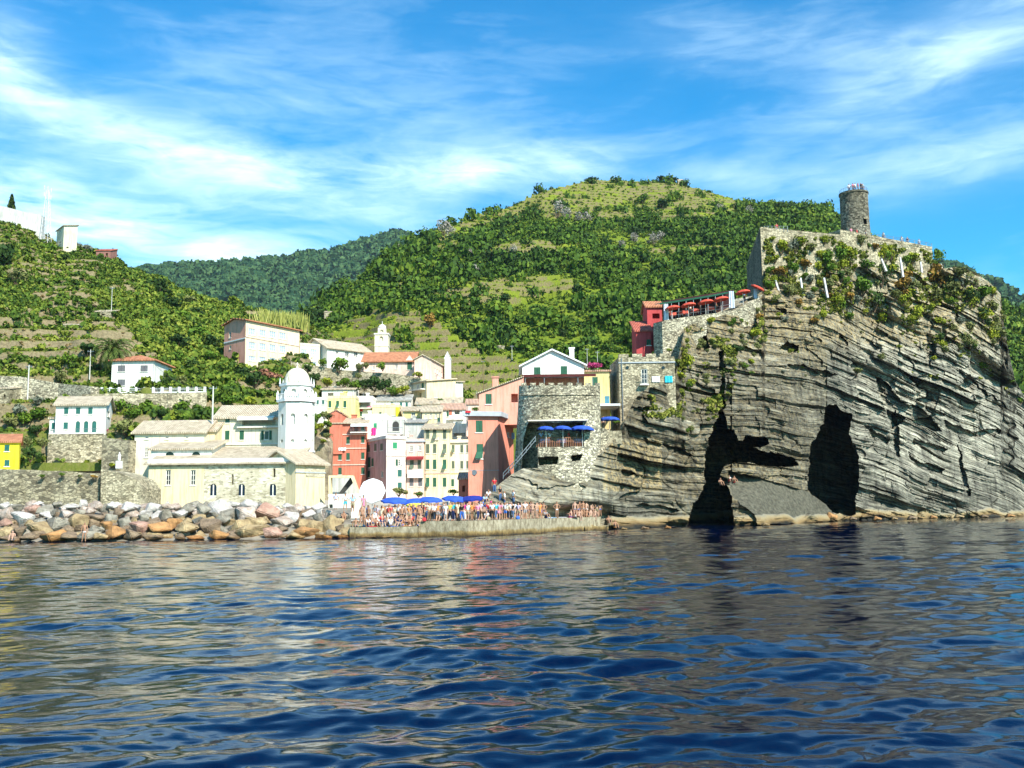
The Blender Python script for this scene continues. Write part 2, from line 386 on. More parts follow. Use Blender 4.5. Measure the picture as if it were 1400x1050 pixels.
# ------------------------------------------------------------------ hills
def hill_mat(name, gr1, gr2, soil, wall, rowscale=0):
    m, nt, b = newmat(name)
    v = mapping(nt); n = noise_node(nt, .12, 6, v, .7); n2 = noise_node(nt, 1.1, 5, v, .7)
    av = nd(nt, 'ShaderNodeAttribute', attribute_name='vine'); ar = nd(nt, 'ShaderNodeAttribute', attribute_name='riser')
    r1 = ramp(nt, [(0.35, gr1), (0.6, gr2)]); nt.links.new(n2.outputs['Fac'], r1.inputs[0])
    r2 = ramp(nt, [(0.30, soil), (0.43, tuple(a*.5+c*.5 for a, c in zip(soil, gr2))), (0.52, gr2)]); nt.links.new(n2.outputs['Fac'], r2.inputs[0])
    mx = nd(nt, 'ShaderNodeMixRGB'); nt.links.new(av.outputs['Fac'], mx.inputs[0]); nt.links.new(r1.outputs[0], mx.inputs[1]); nt.links.new(r2.outputs[0], mx.inputs[2])
    r3 = ramp(nt, [(0.3, tuple(x*.5 for x in wall)), (0.6, wall)]); nt.links.new(noise_node(nt, 2.2, 4, v, .7).outputs['Fac'], r3.inputs[0])
    mx2 = nd(nt, 'ShaderNodeMixRGB'); nt.links.new(ar.outputs['Fac'], mx2.inputs[0]); nt.links.new(mx.outputs[0], mx2.inputs[1]); nt.links.new(r3.outputs[0], mx2.inputs[2])
    nt.links.new(mx2.outputs[0], b.inputs['Base Color']); b.inputs['Roughness'].default_value = .95; b.inputs['Specular IOR Level'].default_value = .1
    bump(nt, n2.outputs['Fac'], .4, b); return m
class Hill: pass
def make_hill(name, x0, x1, dx, base, ridge, nr, amp, nscale, mat, tstep=0, tmask=None, riser=.22, bulge=0, back=((60,-18),(200,-70),(420,-400)), seed=0):
    px = np.arange(x0, x1+.1, dx); t = np.linspace(0,1,nr)
    B = Pn(px, interp(px,[(a,b) for a,b,c in base]), interp(px,[(a,c) for a,b,c in base]))
    rj = 2.0*fbm(px*.05, 3.3+seed, 0, 3)
    R = Pn(px, interp(px,[(a,b) for a,b,c in ridge])+rj, interp(px,[(a,c) for a,b,c in ridge]))
    S = B[None]+(R-B)[None]*t[:,None,None]
    tt = t[:,None]; w = np.sin(PI*tt)**.7*.9+.08
    S[...,2] += bulge*np.sin(PI*tt) + amp*w*fbm(S[...,0]*nscale+seed, S[...,1]*nscale, seed*3.1, 5)
    d = S-np.array(C0); zz = d@np.array(_F); PX = 700+F_PX*(d@np.array(_R))/zz; PY = 525-F_PX*(d@np.array(_U))/zz
    vm = tmask(PX, PY) if tmask is not None else np.zeros(PX.shape)
    rz = np.zeros(PX.shape)
    if tstep:
        off = .8*fbm(S[...,0]*.03, S[...,1]*.03, 2.2+seed, 3)
        q = S[...,2]/tstep+off; fl = np.floor(q); fr = q-fl
        zt = (fl+np.clip(fr/riser,0,1)**1.0*.92+fr*.08-off)*tstep
        S[...,2] = S[...,2]*(1-vm)+zt*vm; rz = vm*(fr < riser)*(vnoise(S[...,0]*.12, S[...,1]*.12, fl*3.7) > -.45)
        fr_ = fr
    else: fr_ = np.zeros(PX.shape)
    f1 = S[0].copy(); f1[:,1] -= .6; f1[:,2] = -1.5
    full = [f1[None], S]; last = S[-1]
    for dy, dz in back:
        r = last.copy(); r[:,1] += dy; r[:,0] *= (1+dy/np.maximum(last[:,1],1)*.5); r[:,2] += dz; full.append(r[None])
    A = np.concatenate(full); pad = np.zeros((len(back), len(px))); p0 = pad[:1]
    me = npmesh(name, A, grid_quads(A.shape[0], len(px)), mat, True, {'vine':('POINT',np.concatenate([p0,vm,pad])),'riser':('POINT',np.concatenate([p0,rz,pad]))})
    o = tag(obj(name, me), kind='structure')
    h = Hill(); h.S = S; h.PX = PX; h.PY = PY; h.vm = vm; h.rz = rz; h.fr = fr_; h.o = o; h.A = A
    h.bvh = BVHTree.FromPolygons(A.reshape(-1,3).tolist(), grid_quads(A.shape[0], len(px)).tolist())
    return h
def area_pick(h, n, accept, seed):
    """random points spread evenly over the ground area of a hill"""
    g = np.random.default_rng(seed); S = h.S; a = S[:-1,:-1]; u = S[1:,:-1]-a; v = S[:-1,1:]-a
    ar = np.linalg.norm(np.cross(u,v),axis=-1)[...,None][...,0]; p = (ar/ar.sum()).ravel()
    idx = g.choice(p.size, n*3, p=p); i, j = np.unravel_index(idx, ar.shape)
    fu = g.random(len(i))[:,None]; fv = g.random(len(i))[:,None]
    pos = a[i,j]+u[i,j]*fu+v[i,j]*fv
    ok = accept(h.PX[i,j], h.PY[i,j], h.vm[i,j], h.rz[i,j], h.fr[i,j], pos, g)
    k = np.where(ok)[0][:n]; return pos[k], h.PX[i,j][k], h.PY[i,j][k]
def hits(px, py, trees):
    r = ray(px, py).normalized(); best = None
    for t in trees:
        q = t.ray_cast(C0, r)
        if q[0] is not None and (best is None or q[3] < best[3]): best = q
    return best[0] if best else None
far = make_hill('distant_hills', -300, 1800, 6, [(-300,520,1100),(1800,520,1100)],
    [(-300,372,1900),(150,374,1900),(225,363,1900),(300,361,1900),(370,357,1950),(440,345,2000),(500,328,2050),(545,318,2100),(585,331,2050),(640,350,2000),(900,400,1900),
     (1150,360,1700),(1300,362,1600),(1345,383,1550),(1400,411,1500),(1500,430,1500),(1800,470,1500)], 150, 60, .0035,
    hill_mat('distant hill ground', (.022,.055,.02), (.04,.085,.03), (.1,.09,.05), (.2,.18,.12)), back=((300,-60),(900,-500)), seed=3, bulge=0)
VP = [[(430,475),(470,448),(515,427),(575,430),(605,452),(650,482),(720,500),(770,545),(700,620),(500,620),(430,560)],
      [(585,413),(640,394),(700,381),(780,382),(792,398),(700,417),(600,424)],
      [(590,332),(640,300),(740,260),(800,247),(950,250),(1012,278),(990,302),(930,308),(885,300),(860,277),(820,286),(770,298),(700,300),(640,328)], [(822,292),(862,290),(868,302),(812,306)],[(505,408),(560,384),(612,372),(600,386),(545,404)],[(640,352),(710,334),(790,336),(782,346),(700,350)],[(880,345),(960,336),(1010,344),(960,352)],[(560,350),(600,336),(640,332),(610,346)]]
def main_mask(PX, PY):
    jx = PX+8*fbm(PX*.03,PY*.03,1,3); jy = PY+6*fbm(PX*.03,PY*.03,7,3); m = np.zeros(PX.shape)
    for p in VP: m = np.maximum(m, inpoly(jx, jy, p))
    return m.astype(float)
HM = hill_mat('wooded hill ground', (.07,.11,.008), (.17,.21,.018), (.15,.15,.03), (.21,.17,.08))
mainh = make_hill('wooded_hill', 330, 1700, 1.6, [(330,530,300),(430,530,285),(640,615,252),(800,600,250),(1000,580,250),(1300,600,250),(1700,600,250)],
    [(330,462,370),(400,440,375),(430,425,385),(455,403,395),(500,377,410),(530,352,420),(560,333,440),(600,312,460),(640,303,480),(700,284,520),(740,265,550),(800,251,590),(860,249,610),(920,250,610),
     (960,262,600),(1000,276,580),(1040,284,560),(1060,279,545),(1110,281,520),(1150,298,500),(1200,330,480),(1300,385,450),(1370,418,430),(1450,440,420),(1700,500,400)],
    420, 16, .012, HM, tstep=3.2, tmask=main_mask, riser=.25, seed=1, bulge=2)
SLOPE_TOP = [(-250,262,275),(0,297,268),(30,304,266),(60,327,262),(78,337,260),(110,343,258),(150,352,256),(172,363,254),(205,377,252),(240,397,250),(300,417,246),(350,431,242),(420,447,235),
     (455,474,248),(500,500,243),(570,507,238),(640,545,226),(720,590,212)]
def left_mask(PX, PY):
    m = sstep(470, 430, PX)*(.0+sstep(-.35,-.1,fbm(PX*.012,PY*.02,3.1,3)))
    m *= 1-inpoly(PX, PY, [(215,395),(270,400),(330,430),(330,500),(260,540),(200,480),(185,420)])*.8
    return np.clip(m,0,1)
LM = hill_mat('terraced hill ground', (.045,.075,.012), (.12,.14,.025), (.19,.17,.06), (.26,.205,.115))
lefth = make_hill('terraced_hill', -250, 720, 1.3, [(-250,640,134),(0,640,134),(140,640,132),(200,620,135),(400,602,150),(430,602,163),(640,592,172),(720,592,180)],
    SLOPE_TOP, 420, 5, .03, LM, tstep=2.7, tmask=left_mask, riser=.24, seed=2, bulge=1.5)
T60 = [clump(64, 6, .17, s) for s in range(6)]; T90 = [clump(150, 9, .098, 20+s, .9) for s in range(7)]; T24 = [clump(26, 4, .26, 40+s) for s in range(4)]
# far woods
pos, a, b = area_pick(far, 12000, lambda X,Y,v,r,f,p,g: (X > 130)&(X < 1500), 1)
scatter('distant_woodland', pos, 9+9*rng.random(len(pos)), FO_FAR, T24, seed=2)
# main hill woods
def acc_main(X,Y,v,r,f,p,g):
    vis = (X > 400)&(X < 1480)
    d = fbm(p[:,0]*.02, p[:,1]*.02, 1.1, 3)
    tb = fbm(p[:,0]*.011, p[:,1]*.011, 21.7, 3) > -.02
    return vis & (g.random(len(X)) < np.where(v > .5, .05, .62+1.3*d)*np.where(tb, (f > .5)*1.25+.06, 1))
pos, a, b = area_pick(mainh, 9500, acc_main, 3)
tn = .42*fbm(pos[:,0]*.018, pos[:,1]*.018, 5.5, 3)+rng.normal(0,.13,len(pos))
sz = (1.1+5.2*rng.random(len(pos))**3.0)*(1+.25*fbm(pos[:,0]*.03,pos[:,1]*.03,9.9,2)); scatter('hill_woodland', pos-np.array([0,0,.35]), sz*1.08, FO_WOOD, T90, tn, 4, vs=(.9,1.5))
# scrub among the trees
pos, a, b = area_pick(mainh, 12000, lambda X,Y,v,r,f,p,g: (X > 400)&(X < 1480)&(v < .5), 8)
scatter('hill_scrub', pos, .8+.9*rng.random(len(pos)), FO_SCRUB, T24, .25*fbm(pos[:,0]*.02,pos[:,1]*.02,2.5,3)+rng.normal(0,.12,len(pos))-.08, 6)
# vines on the terraces of the main hill
pos, a, b = area_pick(mainh, 16000, lambda X,Y,v,r,f,p,g: (v > .5)&(X < 1020)&(((f > .4)&(f < .62))|((f > .75)&(f < .95))|(g.random(len(X)) < .12)), 5)
scatter('terrace_vines', pos, .75+.5*rng.random(len(pos)), FO_VINE, T24, .35*fbm(pos[:,0]*.03,pos[:,1]*.03,3.5,2)+rng.normal(0,.1,len(pos)), 6, vs=(.9,1.2))
# left hill: hedges along terraces
def acc_left(X,Y,v,r,f,p,g):
    d = fbm(p[:,0]*.05, p[:,2]*.16, 6.1, 3)
    pr = np.where(v > .5, np.where((f > .30)&(f < .62), 1.0+.8*d, .22+.7*d), .85)
    return (X > -60)&(X < 650)&~((X > 130)&(X < 180)&(Y > 462)&(Y < 515))&(g.random(len(X)) < pr)&~((Y > 545)&(X > 430))
pos, a, b = area_pick(lefth, 10500, acc_left, 7)
tn = .6*fbm(pos[:,0]*.05,pos[:,2]*.12,2.5,3)+rng.normal(0,.14,len(pos))
scatter('terrace_scrub', pos, .55+1.0*rng.random(len(pos))**1.5+.5*(a > 185)*(a < 330)*(b > 390), FO_SCRUB, T60, tn, 8, vs=(.8,1.3))
pos, a, b = area_pick(lefth, 5500, lambda X,Y,v,r,f,p,g: (X > -60)&(X < 650)&(v > .4)&(g.random(len(X)) < .4), 9)
scatter('dry_grass', pos, .22+.3*rng.random(len(pos)), FO_DRY, T24, None, 10)
pos, a, b = area_pick(lefth, 3200, lambda X,Y,v,r,f,p,g: (X > -60)&(X < 460)&(v > .5)&(f > .7)&(f < .95)&(fbm(p[:,0]*.04,p[:,2]*.1,8.8,2) > -.1), 19)
scatter('vine_rows', pos, .45+.35*rng.random(len(pos)), FO_VINE, T24, .3*fbm(pos[:,0]*.05,pos[:,2]*.12,1.5,3)-.05+rng.normal(0,.12,len(pos)), 10)
# ------------------------------------------------------------------ the castle rock
def rock_mat():
    m, nt, b = newmat('layered rock')
    aq = nd(nt, 'ShaderNodeAttribute', attribute_name='q'); ap = nd(nt, 'ShaderNodeAttribute', attribute_name='pale'); aw = nd(nt, 'ShaderNodeAttribute', attribute_name='tide'); at = nd(nt, 'ShaderNodeAttribute', attribute_name='tan')
    tc = nd(nt, 'ShaderNodeTexCoord'); sx = nd(nt, 'ShaderNodeSeparateXYZ'); nt.links.new(tc.outputs['Object'], sx.inputs[0])
    cb = nd(nt, 'ShaderNodeCombineXYZ'); nt.links.new(sx.outputs[0], cb.inputs[0]); nt.links.new(sx.outputs[1], cb.inputs[1]); nt.links.new(aq.outputs['Fac'], cb.inputs[2])
    mp = nd(nt, 'ShaderNodeMapping'); mp.inputs['Scale'].default_value = (.16,.16,3.6); nt.links.new(cb.outputs[0], mp.inputs[0])
    bands = noise_node(nt, 1.0, 6, mp.outputs[0], .65)
    mp2 = nd(nt, 'ShaderNodeMapping'); mp2.inputs['Scale'].default_value = (.5,.5,9); nt.links.new(cb.outputs[0], mp2.inputs[0]); fine = noise_node(nt, 1.0, 5, mp2.outputs[0], .7)
    big = noise_node(nt, .12, 6, tc.outputs['Object'], .7); grit = noise_node(nt, 2.2, 6, tc.outputs['Object'], .7)
    dk = ramp(nt, [(0.30,(.012,.012,.011)),(0.44,(.05,.049,.043)),(0.57,(.135,.13,.112)),(0.72,(.31,.30,.25))]); nt.links.new(bands.outputs['Fac'], dk.inputs[0])
    pl = ramp(nt, [(0.30,(.045,.043,.037)),(0.42,(.19,.184,.158)),(0.54,(.39,.378,.33)),(0.70,(.68,.66,.58))]); nt.links.new(bands.outputs['Fac'], pl.inputs[0])
    def mix(f, a, c, bt='MIX', fv=1.0):
        n = nd(nt, 'ShaderNodeMixRGB', blend_type=bt); n.inputs[0].default_value = fv
        if f is not None: nt.links.new(f, n.inputs[0])
        for i, q in ((1,a),(2,c)):
            if isinstance(q, tuple): n.inputs[i].default_value = (*q,1)
            else: nt.links.new(q, n.inputs[i])
        return n.outputs[0]
    ma = nd(nt, 'ShaderNodeMath', operation='MULTIPLY_ADD', use_clamp=True); ma.inputs[1].default_value = 1.6; nt.links.new(big.outputs['Fac'], ma.inputs[0])
    sb = nd(nt, 'ShaderNodeMath', operation='SUBTRACT'); sb.inputs[1].default_value = .8; nt.links.new(ap.outputs['Fac'], sb.inputs[0]); nt.links.new(sb.outputs[0], ma.inputs[2])
    c = mix(ma.outputs[0], dk.outputs[0], pl.outputs[0])
    tr = ramp(nt, [(0.42,(0,0,0)),(0.58,(1,1,1))]); nt.links.new(grit.outputs['Fac'], tr.inputs[0])
    tm = nd(nt, 'ShaderNodeMath', operation='MULTIPLY'); nt.links.new(tr.outputs[0], tm.inputs[0]); nt.links.new(at.outputs['Fac'], tm.inputs[1])
    c = mix(tm.outputs[0], c, (.44,.34,.18))
    mp3 = nd(nt, 'ShaderNodeMapping'); mp3.inputs['Scale'].default_value = (.9,.9,.13); nt.links.new(tc.outputs['Object'], mp3.inputs[0]); st = noise_node(nt, 1.0, 5, mp3.outputs[0], .7)
    sr_ = ramp(nt, [(0.34,(.42,.40,.36)),(0.5,(1.02,.99,.90)),(0.68,(1.28,1.22,1.08))]); nt.links.new(st.outputs['Fac'], sr_.inputs[0]); c = mix(None, c, sr_.outputs[0], 'MULTIPLY')
    fr = ramp(nt, [(0.34,(.34,.33,.32)),(0.44,(.9,.9,.88)),(0.7,(1.2,1.17,1.1))]); nt.links.new(fine.outputs['Fac'], fr.inputs[0])
    c = mix(None, c, fr.outputs[0], 'MULTIPLY')
    wr = ramp(nt, [(0.0,(.012,.011,.008)),(0.14,(.09,.055,.02)),(0.4,(.28,.18,.07)),(0.75,(.36,.28,.15)),(1.0,(.26,.24,.18))]); nt.links.new(aw.outputs['Fac'], wr.inputs[0])
    wl = nd(nt, 'ShaderNodeMath', operation='LESS_THAN'); wl.inputs[1].default_value = .98; nt.links.new(aw.outputs['Fac'], wl.inputs[0])
    wf = nd(nt, 'ShaderNodeMath', operation='MULTIPLY'); wf.inputs[1].default_value = .85; nt.links.new(wl.outputs[0], wf.inputs[0])
    sm = nd(nt, 'ShaderNodeMath', operation='LESS_THAN'); sm.inputs[1].default_value = -.5; nt.links.new(ap.outputs['Fac'], sm.inputs[0])
    sr = ramp(nt, [(.35,(.05,.046,.032)),(.5,(.10,.092,.064)),(.65,(.16,.148,.105))]); nt.links.new(grit.outputs['Fac'], sr.inputs[0]); c = mix(sm.outputs[0], c, sr.outputs[0])
    c = mix(wf.outputs[0], c, wr.outputs[0]); nt.links.new(c, b.inputs['Base Color'])
    b.inputs['Roughness'].default_value = .85; b.inputs['Specular IOR Level'].default_value = .25
    s = nd(nt, 'ShaderNodeMath', operation='ADD'); nt.links.new(fine.outputs['Fac'], s.inputs[0]); nt.links.new(grit.outputs['Fac'], s.inputs[1])
    bump(nt, s.outputs[0], .20, b); return m
ROCK = rock_mat()
def hsh(a, b, c=0):
    return _val[_perm[_perm[_perm[np.asarray(a).astype(int)&255]+(np.asarray(b).astype(int)&255)]+(int(c)&255)]]
W_LINE = [(560,735),(655,732),(700,731),(740,729),(820,725),(930,720),(1040,717),(1135,712),(1200,710),(1300,708),(1400,705.5),(1520,703)]
TOP = [(640,700),(655,688),(680,664),(700,648),(716,640),(735,640),(800,640),(836,606),(848,590),(858,566),(868,545),(884,532),(900,527),(922,521),(926,500),(932,468),(937,446),(960,439),(1000,428),(1012,418),(1024,408),(1042,398),
       (1046,370),(1100,366),(1150,364),(1200,366),(1275,374),(1290,367),(1312,364),(1330,370),(1350,384),(1368,402),(1372,440),(1378,475),(1388,520),(1402,545),(1450,590),(1520,640)]
TOPY = [(640,99),(700,107),(735,109),(835,111),(870,118),(925,124),(937,134),(1000,139),(1045,147),(1150,151.5),(1275,162),(1345,168),(1372,172),(1400,178),(1520,200)]
CAVE1 = [(983,556),(993,570),(993,586),(1005,589),(1008,604),(1014,604),(1018,594),(1049,600),(1051,608),(1028,613),(1061,620),(1088,628),(1092,638),(1080,637),(1059,639),(1040,635),(1023,631),(992,634),(984,649),(990,660),(997,672),(1001,700),(1003,724),(936,724),(944,704),(947,690),(961,671),(964,625),(971,594),(981,572)]
CAVE2 = [(1130,556),(1142,553),(1154,562),(1163,566),(1160,592),(1165,606),(1172,623),(1174,650),(1172,664),(1168,704),(1150,703),(1134,698),(1112,680),(1104,668),(1107,640),(1106,625),(1112,605),(1120,590),(1128,575)]
SLAB = [(996,645),(1007,646),(1043,655),(1074,663),(1105,673),(1124,686),(1136,698),(1136,713),(1036,718),(1031,702),(1012,690),(998,672)]
GASH = [([(981,482),(989,480),(992,520),(991,556),(984,560),(986,520)],2.4),([(926,500),(934,470),(938,500),(932,520)],1.5),([(1000,470),(1040,478),(1046,492),(1010,486)],1.3),([(1190,585),(1216,600),(1212,606),(1188,596)],1.6),([(1290,575),(1330,590),(1370,586),(1366,594),(1325,598),(1292,584)],1.8),([(1330,520),(1362,545),(1380,560),(1360,556),(1334,534)],1.6),([(1240,620),(1262,632),(1290,640),(1286,648),(1258,640)],1.6),([(1150,455),(1160,470),(1156,478),(1146,462)],1.3),([(880,600),(930,612),(948,624),(925,622),(884,610)],1.4),([(850,640),(880,652),(876,660),(848,650)],1.4),([(1196,513),(1212,520),(1232,548),(1262,560),(1290,590),(1272,588),(1240,572),(1222,586),(1212,560),(1202,540)],2.6),([(1074,498),(1100,500),(1146,512),(1120,517),(1092,514)],1.8),([(1064,478),(1076,466),(1090,470),(1092,482),(1082,486)],2.5),
        ([(1222,560),(1230,590),(1232,625),(1226,625),(1218,590)],2),([(1250,600),(1295,612),(1290,616),(1245,606)],1.5),([(1060,420),(1075,424),(1072,432)],1.5),([(1262,470),(1272,500),(1280,470)],1.2),
        ([(1310,600),(1318,640),(1328,680),(1322,680),(1312,645)],1.6),([(736,668),(790,660),(800,668),(760,674),(736,690)],2.2),([(700,650),(735,660),(740,690),(728,688)],1.2),([(870,690),(905,688),(930,700),(880,700)],1.2),
        ([(948,455),(966,450),(970,475),(955,486),(950,476)],2.2),([(1010,432),(1030,428),(1036,448),(1018,452)],2.5),([(866,560),(886,556),(892,560),(872,568)],1.2)]
def cliff_depth(PX, PY, block=1.0):
    yw = np.array([Ywater(a, b) for a, b in W_LINE]); Yw = np.interp(PX, [a for a, b in W_LINE], yw)
    pw = interp(PX, W_LINE); kx = np.arange(600,1560,1.0); ky = np.convolve(np.pad(interp(kx, TOP),60,'edge'), np.hanning(121)/np.hanning(121).sum(), 'valid'); pt = np.interp(PX, kx, ky); Yt = np.interp(PX, kx, np.convolve(np.pad(interp(kx, TOPY),45,'edge'), np.hanning(91)/np.hanning(91).sum(), 'valid')); s = np.clip((pw-PY)/np.maximum(pw-pt, 30), 0, 1.3)
    Y = Yw + (Yt-Yw)*(s**1.25)
    x = (PX-700)/F_PX*Y; z = CAM_Z + (692-(PX-700)*.0122-PY)/F_PX*Y
    dip = np.interp(PX, [600,930,960,1000,1110,1150,1240,1500], [.16,.16,.05,-.02,.04,.30,.50,.55])
    gx = np.interp(PX, np.arange(600,1530,5), np.cumsum(np.interp(np.arange(600,1530,5),[600,930,960,1000,1110,1150,1240,1500],[.16,.16,.05,-.02,.04,.30,.50,.55]))*5*.1)
    q = z + gx + 2.6*fbm(x*.04, z*.045, .7, 3) + .25*fbm(x*.3, z*.3, 3.7, 2)
    slab = inpoly(PX+2*fbm(PX*.1,PY*.1,0,2), PY+2*fbm(PX*.1,PY*.1,5,2), SLAB)
    D = np.zeros(PX.shape)
    D += -6.5*fbm(x*.055+3, z*.05, 1.3, 3) - 2.0*fbm(x*.16, q*.14, 2.3, 4)
    calm = np.where((PX > 1000)&(PX < 1130)&(PY > 500)&(PY < 650), .5, 1.0)   # smooth bedding face in the middle
    calm = calm*np.clip(.85+1.5*fbm(x*.06, z*.08, 12.3, 3), .22, 1.8)
    for (h, wd, amp, sd) in ((6.5,15,2.0,5),(3.1,9,1.1,1),(1.3,5.0,.75,2),(.6,3.4,.36,3),(.26,3.6,.09,4)):
        ql = q/h + .3*vnoise(q/h*.6, 0, sd*7.7); ly = np.floor(ql); fr = ql-ly
        xo = x/wd*(.75+.5*hsh(ly, sd*3)) + 5*hsh(ly, sd+40) + .18*vnoise(z*.9, x*.4, sd)
        bx = np.floor(xo); off = hsh(ly, bx, sd)-.5
        gap = (hsh(ly, sd*5, 77) > .62)*np.clip(1-fr/.16,0,1)*np.clip(.5+1.6*fbm(x*.12, ly*3.3, sd, 2),0,1)*min(h*.9,1.5)
        crack = np.exp(-((xo-bx)/.05)**2)*.5*(hsh(bx, ly, sd+9) > .55)
        D += calm*amp*block*(off*1.5 + (fr-.5)*.35 + crack*1.2) + block*gap      # top of a bed set back, foot juts out
    D += calm*1.8*vnoise(q*.24, x*.035, 6.6); D += .12*fbm(x*1.3, z*2.6, 4, 3) + calm*(2.2*(np.abs(fbm(x*.10+1.3, q*.20, 5.1, 4))-.25) - 1.1*np.abs(fbm(x*.35, q*.5, 9.1, 3)))
    jx = PX+5*fbm(PX*.10, PY*.10, 1.7, 4); jy = PY+5*fbm(PX*.10, PY*.10, 8.7, 4)
    for p, a in GASH: D += a*inpoly(jx, jy, p)
    up = (interp(PX,[(997,716),(1036,720),(1136,713)])-PY)/70
    D = np.where(slab, -6.0+7.5*up+1.2*((PX-1065)/70)**2+.09*D+.7*fbm(x*.35, z*.5, 2.2, 4), D)
    cav = (inpoly(jx, jy, CAVE1)|inpoly(jx, jy, CAVE2))&~slab
    D = np.where(cav, 24+2*fbm(PX*.05,PY*.05,3,3)+D*.3, D)
    # apron of wave-cut rock at the waterline
    ap = (1-sstep(.5, 1.5, z+1.3*fbm(x*.3,0,5,3)))*(PX > 830); D -= 1.8*ap*(~cav)*(1+1.3*fbm(x*.35, z, 9, 3))
    D = D*np.clip((PX-640)/30, 0, 1)
    # leave room for what is built in front of and on the rock
    lw = 1-sstep(820,856,PX); D = D*(1-lw)+lw*(np.clip(D*.5-.7, -2.8, 1.1)+4.0*sstep(684,704,PY))
    tan = np.clip(.25 + .55*((PX > 825)&(PX < 905)&(PY > 600)&(PY < 672)) + .5*sstep(520,440,PY) + .5*fbm(x*.06,z*.06,6.5,3) - .35*(PX > 1130)*(PY > 470), 0, 1)
    pale = np.clip(.20 + .40*sstep(1120,1200,PX)*sstep(720,560,PY) + .18*(PX > 1200) - .16*((PX > 860)&(PX < 1125)&(PY > 540)) + .6*inpoly(PX,PY,[(880,560),(905,555),(960,585),(955,592),(900,580)]) + .38*(PX < 830), 0, 1.2)
    pale = np.where(slab, -1.0, pale); tan = np.where(slab, .35, tan)
    return Y+D, q, tan, pale, slab
def make_cliff():
    px = np.arange(640, 1521, 1.15); nr = 400; t = np.linspace(0,1,nr)
    bot = interp(px, W_LINE)+7; top = interp(px, TOP)+1.6*fbm(px*.11, 2.2, 0, 3)*(px > 840)
    PX = np.repeat(px[None], nr, 0); PY = bot[None]+(top-bot)[None]*t[:,None]
    Y, q, tan, pale, slab = cliff_depth(PX, PY); V = Pn(PX, PY, Y); last = V[-1]; rows = [V]
    for dy, zf in ((2.5,.995),(12,.97),(35,.85),(70,.4),(90,-.1)):
        r = last.copy(); r[:,1] += dy; r[:,0] *= (1+dy/last[:,1]); r[:,2] = last[:,2]*zf if zf < .99 else last[:,2]-.3; rows.append(r[None])
    A = np.concatenate(rows); k = len(rows)-1
    ex = lambda a: np.concatenate([a, np.repeat(a[-1:], k, 0)])
    tide = np.clip((A[...,2]+.9*fbm(A[...,0]*.22, A[...,1]*.22, 0, 4))/1.25, 0, 1)
    tide = np.maximum(tide, (ex(PX) < 835)*1.0)
    Q = grid_quads(A.shape[0], len(px))
    me = npmesh('castle_rock', A, Q, ROCK, False, {'q':('POINT',ex(q)),'tan':('POINT',ex(tan)),'pale':('POINT',ex(pale)),'tide':('POINT',tide)})
    o = obj('castle_rock', me); tag(o, kind='structure')
    lo = A[::2, ::2]
    return BVHTree.FromPolygons(lo.reshape(-1,3).tolist(), grid_quads(lo.shape[0], lo.shape[1]).tolist())
cliff_bvh = make_cliff()
# ------------------------------------------------------------------ building kit
WHITE = stucco('white plaster', (.78,.75,.68), .80); CREAM = stucco('cream plaster', (.74,.61,.38), .78); PALE = stucco('pale cream plaster', (.76,.68,.50), .78)
YELLOW = stucco('yellow plaster', (.76,.62,.27)); YEL2 = stucco('bright yellow plaster', (.85,.68,.04)); REDP = stucco('coral red plaster', (.62,.20,.13)); PINK = stucco('salmon plaster', (.80,.37,.27))
PINK2 = stucco('pale pink plaster', (.80,.56,.46)); MAUVE_SHADE = stucco('shade darkened mauve plaster', (.60,.36,.34)); ORNG = stucco('brick orange plaster', (.66,.27,.16)); MAGR = stucco('crimson plaster', (.50,.08,.08)); GREYP = stucco('grey plaster', (.52,.51,.47))
OCHRE = stucco('sand plaster', (.76,.60,.33))
GREEN = louvre('green louvres', (.015,.12,.06)); GREENB = louvre('blue green louvres', (.02,.16,.13)); GREYS = louvre('grey louvres', (.17,.17,.18)); OLIVE = louvre('olive louvres', (.12,.16,.10)); BLUEW = louvre('light blue boards', (.08,.30,.42))
GLASS, _n, _b = newmat('dark window glass'); _b.inputs['Base Color'].default_value = (.012,.014,.018,1); _b.inputs['Roughness'].default_value = .12
GLASSB, _n, _b = newmat('curtained window glass'); _b.inputs['Base Color'].default_value = (.34,.40,.48,1); _b.inputs['Roughness'].default_value = .15
NAVY, _n, _b = newmat('leaded navy glass'); _b.inputs['Base Color'].default_value = (.006,.008,.03,1); _b.inputs['Roughness'].default_value = .2
TRIM = plain('pale stone trim', (.74,.70,.62), rough=.8); WTRIM = plain('white painted wood', (.8,.8,.78)); GTRIM = plain('grey cornice paint', (.42,.45,.47)); STEEL = plain('grey steel', (.28,.29,.30), rough=.45, metallic=.6); WOOD = plain('weathered timber', (.20,.13,.07))
T_OR = tiles('orange roof tiles', (.66,.27,.13), (.44,.15,.07)); T_BE = tiles('pale sun bleached roof tiles', (.68,.56,.40), (.46,.35,.23)); T_RD = tiles('red roof tiles', (.60,.16,.10), (.36,.08,.05)); T_PK = tiles('faded pink roof tiles', (.68,.42,.30), (.50,.28,.18)); T_GR = tiles('grey stone roof slabs', (.55,.52,.46), (.30,.29,.26))
ST_W = masonry('sunlit rubble stone', (.64,.56,.40), (.34,.30,.21), (.30,.26,.18), 2.6, .07, 1.9)
ST_G = masonry('grey brown rubble stone', (.72,.65,.49), (.32,.29,.22), (.15,.135,.11), 3.0, .09, 1.9)
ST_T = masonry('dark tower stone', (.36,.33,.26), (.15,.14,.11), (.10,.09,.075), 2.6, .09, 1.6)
ST_C = masonry('pale church stone', (.72,.66,.52), (.50,.45,.33), (.66,.60,.46), 2.4, .03, 2.4)
